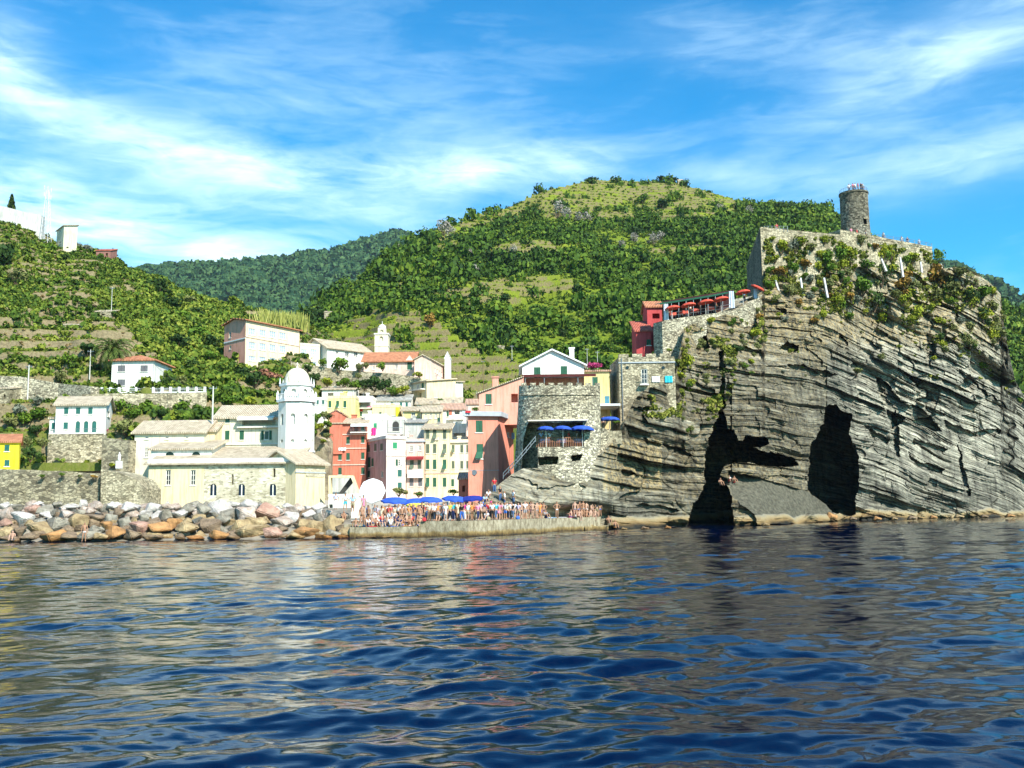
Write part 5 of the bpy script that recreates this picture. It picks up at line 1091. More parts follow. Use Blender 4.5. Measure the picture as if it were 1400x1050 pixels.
# ---- red restaurant
H = House('crimson_house', 'small crimson house with yellow framed window below the red restaurant', 'house', 870.5, 891, 453, 490, 141, depth=5, wall=MAGR, sink=2); H.win(887,468,6,8,'G',sh=GREEN); H.roof('shed', 441, T_RD, .3); H.done()
H = House('crimson_hut', 'upper crimson hut with orange roof at the left end of the restaurant terrace', 'house', 885.5, 906, 420, 455, 144, depth=5, wall=MAGR, sink=2); H.win(897,432,10,7,'K'); H.roof('ridge', 414, T_OR, .3); H.done()
stone_wall('restaurant_terrace_wall', 'tall rubble wall carrying the red parasol restaurant terrace', [(893,442,500,135.5),(905,438.5,500,134),(934,434,490,134.5),(960,430.5,450,136.5),(985,427,442,138.5),(1004,423.5,440,140.5),(1030,412,436,143),(1043,402,436,145)], ST_G, 5)
def restaurant():
    rt = empty('terrace_restaurant', P(905,438,137), 0, 'open terrace restaurant under a long green edged canopy on the rock', 'restaurant'); o = rt.location; g = lambda x,y,Y: P(x,y,Y)-o
    T = [(902,415.5,135.5),(935,410.5,136.5),(970,405,139),(1001,399,141.5)]; mb = MB(); e = MB()
    for (a,b) in zip(T[:-1],T[1:]):
        p,q = g(*a), g(*b); mb.prism([p,q,q+Vector((0,5,.9)),p+Vector((0,5,.9))],(0,0,.12)); e.prism([p+Vector((0,-.03,-.12)),q+Vector((0,-.03,-.12)),q+Vector((0,-.03,.13)),p+Vector((0,-.03,.13))],(0,.05,0))
    mb.build('roof', T_PK, rt); e.build('valance', plain('dark green canvas',(.008,.07,.04)), rt); mb = MB(); pl = MB(); rl = MB()
    B = [(907,437.6,134.6),(934,433.3,135),(960,430,137),(985,426.5,139),(1003,423,141)]
    for i in range(10):
        t = i/9; x = 908+t*90; yb = np.interp(x,[q[0] for q in B],[q[1] for q in B]); yt = np.interp(x,[q[0] for q in T],[q[1] for q in T]); Yy = np.interp(x,[q[0] for q in T],[q[2] for q in T])+.1
        mb.tube(g(x,yb,Yy), g(x,yt,Yy), .06, n=5)
    mb.build('post', STEEL, rt)
    for (a,b) in zip(B[:-1],B[1:]):
        for h in (.5,.9): rl.tube(g(*a)+Vector((0,.4,h)), g(*b)+Vector((0,.4,h)), .03, n=4)
    rl.build('railing', STEEL, rt)
    bw = MB().prism([g(906,440,140),g(1003,426,146),g(1003,396,146),g(906,412,140)],(0,.3,0)); bw.build('back_wall', plain('shade painted interior wall',(.035,.01,.01)), rt)  # near-black red paints the deep shade behind the tables
    for (x,y,w1,h1,Yy) in ((910.5,426.5,7,22,134.9),(1000,409.5,8,23,140.9),(1032.5,402,5,14,144)):
        a = g(x-w1/2,y-h1/2,Yy); b = g(x+w1/2,y-h1/2,Yy); zb = g(x,y+h1/2,Yy).z; mb = MB(); k = 7; pts = []
        for i in range(k+1): t = i/k; pts.append(Vector((a.x+(b.x-a.x)*t, a.y+.08*math.sin(i*1.9), zb)))
        for i in range(k): mb.prism([pts[i],pts[i+1],Vector((pts[i+1].x*.8+(a.x+b.x)*.1,pts[i+1].y,a.z)),Vector((pts[i].x*.8+(a.x+b.x)*.1,pts[i].y,a.z))],(0,.04,0))
        mb.build('curtain', plain('white curtain cloth',(.62,.66,.74),bmp=0), rt)
restaurant()
# ---- castle
H = House('castle_platform', 'massive rubble castle terrace wall with shaded left side below the round tower', 'castle wall', 1043, 1152, 319, 395, 148.5, 153.5, back=(1022,174), wall=ST_W, sink=4); H.skin('left', ST_T, 'painted_shade_side'); H.roof('flat', mat=ST_W, h=.35); H.done()  # darker stone on the left face paints in the shade on that side
H = House('castle_east_wall', 'lower castle terrace wall descending right of the round tower', 'castle wall', 1152.3, 1277, 329.5, 385, 153.6, 165, depth=16, wall=ST_W, sink=2)
H.win(1266,350,9,6,'K'); H.roof('flat', mat=ST_W, h=.4); H.done()
def castle_tower():
    Y = 160; c = P(1170.5,330,Y); c.x *= (Y+2.4)/Y; rt = empty('castle_tower', (c.x,c.y+2.4,c.z), 0, 'round dark stone watchtower with one small window on top of the castle rock', 'tower'); r = 38.8/2/F_PX*Y
    z = lambda py: P(1170.5,py,Y).z-c.z; n = 96; prof = [(1.1,z(345)),(1.07,z(325)),(1.03,z(315)),(1.0,z(300)),(.99,z(262.5))]; me = MB()
    V = []; zs = np.linspace(z(345), z(261.5), 60); rr = np.interp(zs, [p[1] for p in prof], [p[0] for p in prof])*r
    for zz_, r_ in zip(zs, rr):
        for i in range(n): a = 2*PI*i/n; q = r_+.05*float(vnoise(math.cos(a)*9, math.sin(a)*9, zz_*2.5)); V.append((q*math.cos(a), q*math.sin(a), zz_))
    Q = []; wz0, wz1 = z(306.5), z(298.5); wa = math.radians(270+24)
    for j in range(59):
        for i in range(n):
            a = 2*PI*(i+.5)/n
            if abs(a-wa) < .17 and wz0 < (zs[j]+zs[j+1])/2 < wz1: continue
            Q.append((j*n+i, j*n+(i+1)%n, (j+1)*n+(i+1)%n, (j+1)*n+i))
    obj('wall', npmesh('tower wall', np.array(V), np.array(Q), ST_T), rt)
    MB().tube((0,0,z(345)),(0,0,z(264)),r*.8,n=24).build('core', plain('dark stone inside',(.04,.04,.035)), rt)
    MB().lathe([(r*.99,z(262)),(r*1.05,z(261)),(r*1.05,z(258.6)),(r*.9,z(258.6)),(r*.9,z(261.4)),(.1,z(261.4))],40).build('parapet', ST_T, rt)
    mb = MB(); a = wa; 
    for dz in (wz0-.12, wz1): mb.box(-.42,-.15,dz,.42,.15,dz+.12)
    o = mb.build('window_frame', ST_W, rt); o.location = (r*1.01*math.cos(a), r*1.01*math.sin(a), 0); o.rotation_euler = (0,0,a+PI/2)
    mb = MB()
    for i in range(28): a = 2*PI*i/28; mb.tube((r*.97*math.cos(a),r*.97*math.sin(a),z(258.6)),(r*.97*math.cos(a),r*.97*math.sin(a),z(258.6)+.6),.02,n=4)
    for i in range(28): a = 2*PI*i/28; b = 2*PI*(i+1)/28; mb.tube((r*.97*math.cos(a),r*.97*math.sin(a),z(258.6)+.6),(r*.97*math.cos(b),r*.97*math.sin(b),z(258.6)+.6),.025,n=4)
    mb.build('railing', STEEL, rt); return z(261.4)+c.z, Vector((c.x,c.y+2.4,0)), r
TOWER_TOP, TOWER_C, TOWER_R = castle_tower()
def fence(name, label, pts, h, n, mat=STEEL, r=.04):
    T = [P(*p) for p in pts]; o = T[0]; rt = empty(name, o, 0, label, 'railing'); tot = [0]
    for a, b in zip(T[:-1],T[1:]): tot.append(tot[-1]+(b-a).length)
    for i in range(n):
        d = tot[-1]*i/(n-1); k = max(j for j in range(len(T)) if tot[j] <= d+1e-6); k = min(k, len(T)-2); q = T[k].lerp(T[k+1], (d-tot[k])/(tot[k+1]-tot[k]))-o
        MB().tube(q, q+Vector((0,0,h)), r, n=5).build('post', mat, rt)
    mb = MB()
    for hh in (h, h*.55):
        for a, b in zip(T[:-1],T[1:]): mb.tube(a-o+Vector((0,0,hh)), b-o+Vector((0,0,hh)), r*.7, n=5)
    mb.build('rail', mat, rt)
fence('platform_railing', 'metal railing at the left corner of the castle platform', [(1045,317,149),(1077,317,150)], .9, 7)
fence('wall_railing', 'thin railing on the castle wall right of the tower', [(1200,325,156.5),(1240,331,160),(1274,337,165)], .55, 9)
PW = stucco('whitewashed post', (.75,.72,.74), .8)
for (x0,y0,x1,y1,Yy,lb) in ((1060,383,1067,402,149,'slanting white post left of the others under the castle platform'),(1094.5,380,1097.5,403,150.5,'second white post under the castle platform, beside the grey rock ledge'),(1126.5,380,1131,402,151.5,'third white post under the castle platform, left of the dark tree'),
        (1205,354,1211,366,157,'white post on the rock just left of the tall green bush'),(1230.5,352,1234,374,160,'white post in the pale niche below the castle east wall'),(1258.5,358,1261,377,162.5,'white post next to the dark opening of the castle east wall'),(1286,361,1290,369,166,'white post at the far right end of the castle wall')):
    a = P(x1,y1,Yy-1.2); b = P(x0,y0,Yy-1.2); mb = MB(); d = b-a; mb.hull8([(-.13,-.3,-.6),(.13,-.3,-.6),(.13,.3,-.6),(-.13,.3,-.6),(d.x-.11,-.15,d.z),(d.x+.11,-.15,d.z),(d.x+.11,.15,d.z),(d.x-.11,.15,d.z)])
    tag(mb.build('white_post', PW, None, a), lb, 'post', 'white posts under the castle')
# ------------------------------------------------------------------ single trees, shrubs, poles
def obvh(name):
    o = [c for c in bpy.data.objects[name].children if c.name.startswith('wall')][0]; bpy.context.view_layer.update(); mw = o.matrix_world
    return BVHTree.FromPolygons([mw @ v.co for v in o.data.vertices], [tuple(p.vertices) for p in o.data.polygons])
ALL = [lefth.bvh, mainh.bvh, cliff_bvh, obvh('castle_platform'), obvh('castle_east_wall')]
def rel(d):     # gardens hang below the convent terrace
    return Yg+d
LV = {'dark':foliage_mat('dark evergreen leaves',(.008,.022,.006),(.022,.05,.008),(.05,.085,.012)),'green':foliage_mat('fresh green leaves',(.025,.06,.006),(.075,.14,.01),(.17,.24,.02)),
      'yellow':foliage_mat('yellow green leaves',(.09,.12,.008),(.21,.24,.015),(.36,.36,.03)),'olive':foliage_mat('olive leaves',(.05,.06,.015),(.13,.14,.04),(.26,.26,.09)),
      'rust':foliage_mat('rust coloured leaves',(.08,.045,.008),(.22,.12,.02),(.36,.22,.04)),'grey':foliage_mat('grey green leaves',(.07,.08,.06),(.14,.155,.11),(.24,.25,.18)),
      'magenta':foliage_mat('magenta blossom',(.16,.01,.05),(.36,.03,.12),(.5,.1,.2)),'pink':foliage_mat('pink and orange blossom',(.10,.08,.02),(.30,.13,.07),(.5,.2,.2)),'bare':foliage_mat('bare grey twigs',(.16,.14,.12),(.27,.24,.20),(.40,.36,.32))}
BARK = plain('brown bark', (.16,.11,.07), (.07,.05,.03), 3, .9, .05)
SH = []
def _tm(i, n, lobes, leaf, flat, mat):
    V, t = clump(n, lobes, leaf, 300+i, flat); return npmesh('crown', V, np.arange(len(V)).reshape(-1,4), mat, False, {'tint':('FACE',t)})
CR = {'round':[_tm(i,420,11,.085,1.0,LV['green']) for i in range(4)],'wide':[_tm(10+i,380,12,.085,.62,LV['green']) for i in range(3)],'thin':[_tm(20+i,300,8,.055,1.1,LV['bare']) for i in range(2)]}
def plant(name, label, px, py, rpx, kind='round', leaf='green', h=1.0, Y=None, trunk=False, group=None, cat=None):
    """crown centred on the pixel with radius rpx; stands on the ground found under it"""
    if Y is None:
        q = hits(px, py+rpx*.55*h, ALL); Y = q.y if q else 200
    r = rpx/F_PX*Y*1.25; Y -= r*.45; c = P(px, py, Y); g = random.Random(int(px*13+py)); base = Vector((c.x, c.y+r*.2, c.z-r*.62*h-(.9*r if trunk else 0)))
    rt = empty(name, base, g.random()*6.28, label, cat or name.replace('_',' '), group)
    mb = MB(); th = (c.z-base.z)
    k = max(r*.07,.05); n_ = 5
    if trunk: mb.tube((0,0,-.5),(0.04*r,0,th*.6),k*1.5,k,7)
    for i in range(n_):
        a = i*2*PI/n_+g.random(); s0 = (0.04*r,0,th*.5) if trunk else (0,0,-.1); e0 = (math.cos(a)*r*.45, math.sin(a)*r*.45, th*(1.0+.3*g.random())); mb.tube(s0, e0, k*.7, k*.2, 5)
    mb.build('trunk' if trunk else 'stem', BARK, rt)
    o = obj('crown', g.choice(CR[kind]), rt); o.location = (0,0,th-.12*r*h); o.scale = (r*1.08, r*1.0, r*h*1.05); set_mat(o, LV[leaf]); return rt
def shrubs(items, place, group):
    for it in items:
        x, y, r, lf = it[:4]; h = it[4] if len(it) > 4 else .85; kd = it[5] if len(it) > 5 else 'round'; Y = it[6] if len(it) > 6 else None
        sz = 'large' if r > 13 else 'small' if r < 7 else 'mid-sized'; cn = {'dark':'dark evergreen','green':'fresh green','yellow':'yellow green','olive':'olive green','rust':'rust coloured','grey':'grey green','magenta':'magenta flowering','pink':'pink and orange flowering'}[lf]
        plant('shrub', f'{sz} {cn} shrub {place}', x, y, r, kd, lf, h, Y, group=group)
castle = [(1056,326,5,'yellow'),(1094,331,12,'yellow'),(1077,342,7,'olive'),(1060,354,8,'yellow'),(1110,338,8,'olive'),(1128,328,8,'yellow'),(1124,348,9,'yellow'),(1158,346,13,'yellow'),(1178,328,8,'olive',1.2),(1084,372,12,'green',1.1),(1066,371,10,'rust'),(1100,379,8,'green'),(1120,380,8,'olive'),
          (1150,378,11,'dark'),(1186,361,11,'green'),(1208,347,9,'yellow',1.6),(1212,352,7,'green',1.5),(1248,354,11,'yellow'),(1196,338,7,'rust'),(1206,376,13,'dark',1.6),(1180,392,17,'green',1.0),(1196,412,15,'dark',1.2),(1206,436,8,'yellow',1.1),(1144,411,11,'yellow'),(1168,409,9,'grey'),(1188,425,8,'grey'),(1062,409,9,'olive'),
          (1052,392,8,'green',1.1),(1092,414,7,'rust'),(1132,404,8,'rust'),(1238,388,12,'rust'),(1262,382,10,'rust'),(1284,382,17,'rust',.9),(1278,402,12,'olive'),(1301,393,14,'olive'),(1224,404,9,'olive'),(1268,431,9,'grey'),(1246,436,7,'yellow'),(1312,372,11,'olive'),(1330,384,14,'olive'),(1344,400,15,'green'),(1355,420,12,'olive'),(1322,405,13,'dark'),
          (1340,428,11,'dark'),(1358,398,10,'yellow'),(1306,424,8,'yellow'),(1300,412,8,'green'),(1168,366,7,'yellow'),(1140,360,7,'olive'),(1096,398,7,'olive'),(1114,396,6,'green')]
gs = random.Random(5)
for i in range(75):
    x = gs.uniform(1048,1290); y = gs.uniform(max(332,interp(x,[(1040,325),(1150,328),(1290,352)])), 440); castle.append((x, y, gs.uniform(4,10), gs.choice(['yellow','olive','green','olive','yellow','yellow','rust','green','grey']), gs.uniform(.8,1.4)))
for i in range(34):
    x = gs.uniform(1285,1374); y = gs.uniform(interp(x,[(1285,370),(1345,385),(1374,410)]), 480); castle.append((x, y, gs.uniform(4,11), gs.choice(['yellow','olive','green','olive','dark','grey']), gs.uniform(.8,1.3)))
shrubs(castle, 'on the castle slope', 'shrubs on the castle slope')
ledge = [(937,493,12,'yellow',1.3),(958,469,7,'olive',1.2),(965,500,7,'yellow'),(1012,471,9,'olive'),(1030,455,10,'yellow'),(1040,466,7,'olive'),(1002,442,7,'green',1.2),(972,438,7,'yellow'),(930,515,8,'yellow'),(946,524,7,'yellow'),(975,537,7,'olive'),(990,514,8,'olive'),(1002,496,9,'olive'),(1018,500,7,'green'),(1006,478,9,'dark'),(960,548,6,'olive'),(1040,434,7,'rust'),(1064,432,6,'yellow'),
         (1171,508,9,'olive',.6),(1206,488,6,'olive'),(1277,490,5,'yellow'),(1345,500,8,'green'),(1368,496,7,'grey'),(1382,520,7,'green'),(1396,548,7,'green'),(915,479,4,'yellow',.8,'round',133)]
for i in range(46):
    x = gs.uniform(930,1050); y = gs.uniform(interp(x,[(930,490),(1050,410)]), interp(x,[(930,600),(990,560),(1050,480)])); ledge.append((x, y, gs.uniform(2.5,6), gs.choice(['yellow','olive','green','olive','dark']), gs.uniform(.6,1.2)))
for i in range(22): ledge.append((gs.uniform(1050,1390), gs.uniform(440,560), gs.uniform(2,4.5), gs.choice(['yellow','olive','grey']), .7))
shrubs(ledge, 'in the castle rock', 'shrubs in the rock face')
ROCKY = plain('ochre rock bank', (.46,.38,.25), (.16,.13,.09), .7, .95, .3)
def cliff_scrub():
    g = np.random.default_rng(12); pos = []; tn = []
    regs = [([(1044,322),(1152,326),(1277,345),(1300,366),(1346,382),(1372,405),(1372,470),(1330,440),(1290,440),(1240,445),(1190,440),(1120,425),(1046,420)],5200,.02),([(930,445),(1040,415),(1050,470),(1010,500),(990,560),(940,540),(925,500)],1500,.08),([(880,530),(990,540),(985,600),(930,575),(880,570)],500,.1),([(1050,430),(1370,450),(1400,560),(1300,520),(1180,500),(1060,480)],900,.24)]
    for poly, n, th in regs:
        xs = g.uniform(min(p[0] for p in poly),max(p[0] for p in poly),n); ys = g.uniform(min(p[1] for p in poly),max(p[1] for p in poly),n); ok = inpoly(xs,ys,poly)&(fbm(xs*.045,ys*.06,3.3,4) > th)
        for x, y in zip(xs[ok],ys[ok]):
            q = hits(x,y,ALL)
            if q: pos.append(np.array(q)+np.array([0,-.12,0])); tn.append(.35*float(fbm(x*.05,y*.05,8.8,2)))
    pos = np.array(pos); scatter('cliff_scrub', pos, .25+.45*g.random(len(pos))**1.5, foliage_mat('cliff scrub leaves',(.04,.06,.008),(.15,.17,.02),(.33,.31,.06)), T24, np.array(tn)+g.normal(0,.15,len(pos)), 13)
cliff_scrub()
vill = [(5,350,20,'dark',1.2),(20,380,14,'olive'),(66,340,11,'green',.8),(90,352,8,'dark',.7),(104,337,7,'grey'),(116,339,8,'grey'),(215,395,17,'dark',.9),(232,415,15,'dark'),(250,432,13,'green'),(258,413,11,'olive'),(270,428,12,'dark'),(265,455,16,'green'),(288,470,14,'dark'),(240,470,16,'dark'),(238,492,13,'green'),(284,490,13,'green'),(262,500,12,'dark'),
        (118,480,14,'dark'),(96,492,11,'green'),(130,505,10,'dark'),(80,518,11,'olive',1.0),(218,510,8,'magenta'),(228,521,10,'dark'),(246,522,11,'olive'),(270,517,10,'dark'),(222,500,10,'green'),(330,512,15,'dark'),(348,520,14,'dark',.9),(362,512,13,'pink'),(376,516,9,'pink'),(386,524,9,'green'),(310,530,12,'green'),(312,548,12,'green'),(344,550,12,'yellow',.8),(366,556,11,'green'),(328,560,10,'green'),(306,512,9,'dark'),
        (282,545,10,'dark'),(162,556,13,'green'),(180,566,10,'green'),(170,586,15,'olive',.9),(148,602,9,'olive',1.0),(205,560,11,'green'),(222,566,9,'dark'),(248,556,12,'green'),(270,560,10,'green'),(255,572,9,'green'),(232,575,9,'yellow'),(30,572,14,'green',.8),(52,566,12,'green'),(12,580,12,'olive'),(48,588,11,'dark',.7),(22,560,10,'grey',1.0),(50,548,8,'grey'),
        (140,590,8,'magenta',.7)]
shrubs(vill, 'on the terraced left hill', 'shrubs on the left hill')
shrubs([(40,622,13,'dark',.9,'round',130),(32,606,9,'olive',1,'round',131),(58,606,8,'olive',1,'round',131),(152,636,8,'yellow',.5,'round',128),(84,649,4,'green',.7,'round',111.6),(108,651,4,'olive',.7,'round',111.6),(127,652,5,'rust',.6,'round',111.6),(57,651,4,'green',.7,'round',111.6)], 'by the quay walls', 'shrubs by the quay walls')
conv = [(463,500,13,'green',.9,'round',rel(9)),(441,496,6,'green',1.2,'round',rel(8)),(491,503,6,'olive',1.2,'round',rel(8)),(500,500,5,'olive',1,'round',rel(8)),(523,501,7,'green',1.1,'round',rel(7)),(573,512,8,'yellow',.6,'round',rel(6)),(447,523,8,'yellow',.9,'round',rel(3)),(490,514,5,'olive',1.1,'round',rel(3)),(430,520,10,'dark',1.1,'round',rel(3)),(432,536,10,'green',1,'round',rel(3)),(470,524,10,'green',.8,'round',rel(3)),
        (484,528,10,'green',.9,'round',rel(3)),(498,527,9,'dark',1,'round',rel(3)),(512,526,11,'dark',1.1,'round',rel(3)),(526,529,12,'dark',1,'round',rel(3)),(536,535,9,'green',.9,'round',rel(3)),(552,534,10,'yellow',.8,'round',rel(3)),(541,536,6,'green',1,'round',rel(3)),(420,505,6,'dark',1.2,'round',rel(3)),(602,548,5,'green',.7,'round',rel(3)),(480,541,4,'olive',1,'round',198),(462,538,5,'olive',1,'round',198),(650,560,5,'green',.7,'round',163)]
shrubs(conv, 'in the convent gardens', 'garden shrubs below the convent')
stone_wall('hillside_rock_wall', 'rough rock bank between the bell tower and the red house', [(424,604,690,157),(432,596,690,156.5),(441,602,690,156),(449,612,690,156)], ROCKY, 4)
shrubs([(433,572,8,'green',.9,'round',159),(443,568,7,'olive',.9,'round',160),(438,584,8,'yellow',.8,'round',158),(447,581,7,'green',.9,'round',158),(431,592,6,'green',.8,'round',157),(447,596,6,'olive',.8,'round',157),(441,604,5,'yellow',.7,'round',155.5),(449,570,6,'dark',.9,'round',161)], 'between bell tower and red house', 'shrubs behind the bell tower')
shrubs([(545,673,11,'olive',.6,'round',140),(620,673,8,'yellow',.5,'round',140),(572,676,8,'green',.5,'round',142)], 'behind the blue canopies', 'planters behind the crowd')
plant('bougainvillea', 'magenta bougainvillea spilling over the roof terrace of the sand house', 812, 500, 11, 'wide', 'magenta', .8, 127.5, cat='climbing plant')
plant('climber', 'green climber on the left corner of the bastion shoulder beside the blue parasol', 843, 577, 5, 'wide', 'green', .8, 120, cat='climbing plant')
for x,y,r,k,h,lb in ((417,438,13,'dark',1.1,'dark pine left in the group behind the school'),(432,436,15,'dark',1.1,'largest dark pine behind the school roof'),(445,430,9,'green',1.2,'slender green pine behind the convent wing ruins'),(404,452,10,'dark',.9,'low dark tree touching the school roof'),
      (462,420,8,'dark',1.2,'small dark pine on the slope above the convent wing'),(474,418,8,'dark',1.1,'dark pine at the top corner of the vineyard')):
    plant('pine_tree', lb, x, y, r, 'round', k, h, None, True, 'trees behind the school', 'tree')
plant('reddish_tree', 'rust red tree between vineyard and woods above the campanile', 587, 438, 10, 'round', 'rust', 1.1, None, True, None, 'tree')
for x,y,r,lb in ((810,245.5,9,'lone umbrella pine on the hill crest'),(904.5,243.5,8,'umbrella pine on the hill crest, left of a pair'),(919.5,245,8.5,'umbrella pine on the hill crest, right of a pair')):
    plant('umbrella_pine', lb, x, y, r, 'wide', 'dark', .62, 609, True, 'umbrella pines on the crest', 'tree')
dead = [(607,314,9),(617,320,7),(763,288,9),(776,297,8),(790,302,7),(802,300,6),(895,330,8),(904,326,6),(851,337,6),(866,328,6),(703,345,6),(650,372,6),(1024,291,6),(985,287,5),(640,348,6),(470,398,6),(545,345,6),(1016,300,5)]
for i,(x,y,r) in enumerate(dead): plant('bare_tree', 'bare grey tree on the wooded hill', x, y-2, r*1.25, 'thin', 'bare', 1.15, None, True, 'bare grey trees', 'tree')
for i,(x,y,r,l) in enumerate([(505,378,8,'green'),(523,366,7,'dark'),(670,352,9,'dark'),(734,345,9,'dark'),(750,362,8,'green'),(706,360,9,'dark'),(690,408,8,'dark'),(838,362,9,'dark'),(870,318,9,'dark'),(905,280,9,'dark'),(880,272,8,'green'),(930,300,9,'dark'),(960,345,8,'green'),(830,410,8,'green'),(900,392,9,'dark'),
        (845,455,8,'green'),(770,455,8,'dark'),(735,440,8,'green'),(690,450,8,'dark'),(640,438,8,'dark'),(1068,282,9,'dark'),(1085,284,8,'dark'),(1100,290,9,'dark'),(1122,293,8,'dark'),(1135,300,8,'green'),(1052,288,7,'green'),(950,395,9,'dark'),(1000,352,9,'green'),(985,330,8,'dark'),(800,340,8,'green')]):
    plant('broad_tree', ('dark' if l == 'dark' else 'light green')+' crowned tree standing out of the hill woodland', x, y, r, 'round', l, 1.05, None, True, 'larger trees of the hill', 'tree')
def conifer(px, py0, py1, Y, label):
    a = P(px, py1, Y); h = P(px, py0, Y).z-a.z; rt = empty('conifer', a, 0, label, 'tree'); MB().tube((0,0,-.5),(0,0,h*.95),h*.03,.02,6).build('trunk', BARK, rt)
    g = np.random.default_rng(3); n = 700; t = g.random(n)**.8; r = h*.24*(1-t)**.8*(.4+.6*g.random(n)); a_ = g.random(n)*6.28; p = np.stack([r*np.cos(a_), r*np.sin(a_), h*(.12+.88*t)-r*.3],-1)
    s = .045*h; d = g.normal(0,1,(n,3)); d /= np.linalg.norm(d,axis=1)[:,None]; e = np.cross(d, g.normal(0,1,(n,3))); e /= np.linalg.norm(e,axis=1)[:,None]
    V = np.stack([p-d*s-e*s*.5,p+d*s-e*s*.5,p+d*s+e*s*.5,p-d*s+e*s*.5],1).reshape(-1,3); obj('crown', npmesh('crown', V, np.arange(4*n).reshape(-1,4), LV['dark'], False, {'tint':('FACE', g.random(n))}), rt)
conifer(15, 266, 296, 262, 'dark blue green conifer behind the white parapet at top left')
def palm():
    Y = gy(lefth,150,512); c = P(154,479,Y); b = P(155,512,Y); rt = empty('palm_tree', b, 0, 'large date palm with drooping fronds behind the orange roofed villa', 'palm'); d = c-b
    MB().tube((0,0,-.4), d, .34, .30, 9).build('trunk', BARK, rt); g = random.Random(4); V = []; mb = MB()
    for i in range(64):
        az = i*2.39996; e = math.radians(82-i*1.75+g.uniform(-6,6)); L = g.uniform(3.4,4.4); prev = None; hd = Vector((math.cos(az),math.sin(az),0)); side = Vector((-math.sin(az),math.cos(az),0)); p = d.copy(); pts = []
        for k in range(9):
            pts.append(p.copy()); p = p + (hd*math.cos(e)+Vector((0,0,math.sin(e))))*(L/8); e -= math.radians(12+k*.8)
        for k in range(8):
            a, q = pts[k], pts[k+1]; w0 = .42*math.sin(PI*min(1,(k+.6)/8.6)); w1 = .42*math.sin(PI*min(1,(k+1.6)/9.2)); dr = Vector((0,0,-.22))
            for sg in (-1,1):
                for u in (0,.5):
                    m0 = a.lerp(q,u); m1 = a.lerp(q,u+.32); tip = side*sg*w0+dr*1.0+(q-a)*.8; mb.poly([m0, m1, m1+tip*.98, m0+tip])
    me = mb.mesh('fronds', foliage_mat('palm leaves',(.04,.07,.01),(.085,.125,.02),(.17,.20,.05))); at = me.attributes.new('tint','FLOAT','FACE'); at.data.foreach_set('value', np.random.default_rng(1).random(len(me.polygons)).astype(np.float32)); obj('fronds', me, rt)
    V_, t_ = clump(160, 5, .1, 77, 1.0); o = obj('date_clusters', npmesh('date clusters', V_, np.arange(len(V_)).reshape(-1,4), LV['rust'], False, {'tint':('FACE',t_)}), rt); o.location = d+Vector((0,-.3,-.1)); o.scale = (1.0,1.0,.7)
palm()
def reeds():
    g = np.random.default_rng(9); P_ = []
    for x in np.arange(356,414,1.6):
        q = hits(x+g.normal(0,.8), 448+ (x-356)*.12, [lefth.bvh]) 
        if q: P_.append(np.array(q))
    P_ = np.array(P_); n = 26; V = []
    for b in P_:
        for k in range(n):
            h = g.uniform(2.0,4.6); a = g.normal(0,.16,2); o = b+np.array([g.normal(0,.7),g.normal(0,1.2),0]); t = o+np.array([a[0]*h,a[1]*h,h]); w = np.array([.12,.05,0]); V += [o-w,o+w,t+w*.3,t-w*.3]
    V = np.array(V); t = np.repeat(g.random(len(P_)),n)*.5+g.random(len(P_)*n)*.5
    tag(obj('giant_reeds', npmesh('reeds', V, np.arange(len(V)).reshape(-1,4), foliage_mat('reed leaves',(.10,.12,.02),(.24,.25,.05),(.42,.40,.12)), False, {'tint':('FACE',t)})), kind='stuff')
reeds()
def pole(px, y0, y1, Y, label, r=.09, mat=None, arm=True, cat='utility pole'):
    if Y is None: q = hits(px, y1, ALL); Y = q.y if q else 220
    b = P(px, y1, Y); h = P(px, y0, Y).z-b.z; rt = empty('utility_pole', b, 0, label, cat); MB().tube((0,0,-.8),(0,0,h),r,r*.7,8).build('shaft', mat or plain('pale concrete pole',(.6,.58,.52)), rt)
    if arm: mb = MB().box(-.5,-.05,h-.35,.5,.05,h-.25); mb.tube((-.42,0,h-.25),(-.42,0,h-.08),.045,n=5).tube((.42,0,h-.25),(.42,0,h-.08),.045,n=5); mb.build('crossarm', STEEL, rt)
pole(122.3,478,521,gy(lefth,122,526),'pale pole above the field wall left of the villa'); pole(37.8,499,541,gy(lefth,37,547),'white pole in front of the brown field wall at left',.12); pole(290.5,528,572,132,'white pole just behind the roof of the balconied house',.12); pole(152,392,432,None,'thin pole on the terraces above the palm',.07)
pole(661,493,548,250,'brown pole against the vineyard right of the convent',.11,WOOD); pole(700,472,488,260,'thin white pole on the slope behind the white gabled house',.07); pole(1105,282,302,540,'pylon on the wooded hill left of the castle tower',.35,STEEL,True,'pylon'); pole(886,240,252,600,'small mast between the pines on the hill crest',.2,STEEL,False,'mast')
pole(803,476,500,240,'thin white pole behind the chimney of the gabled house',.07); pole(817,480,500,240,'thin pole behind the bougainvillea terrace',.07); pole(614,676,700,112,'pale lamp post rising through the crowd beside the blue canopies',.12,None,False,'lamp post')
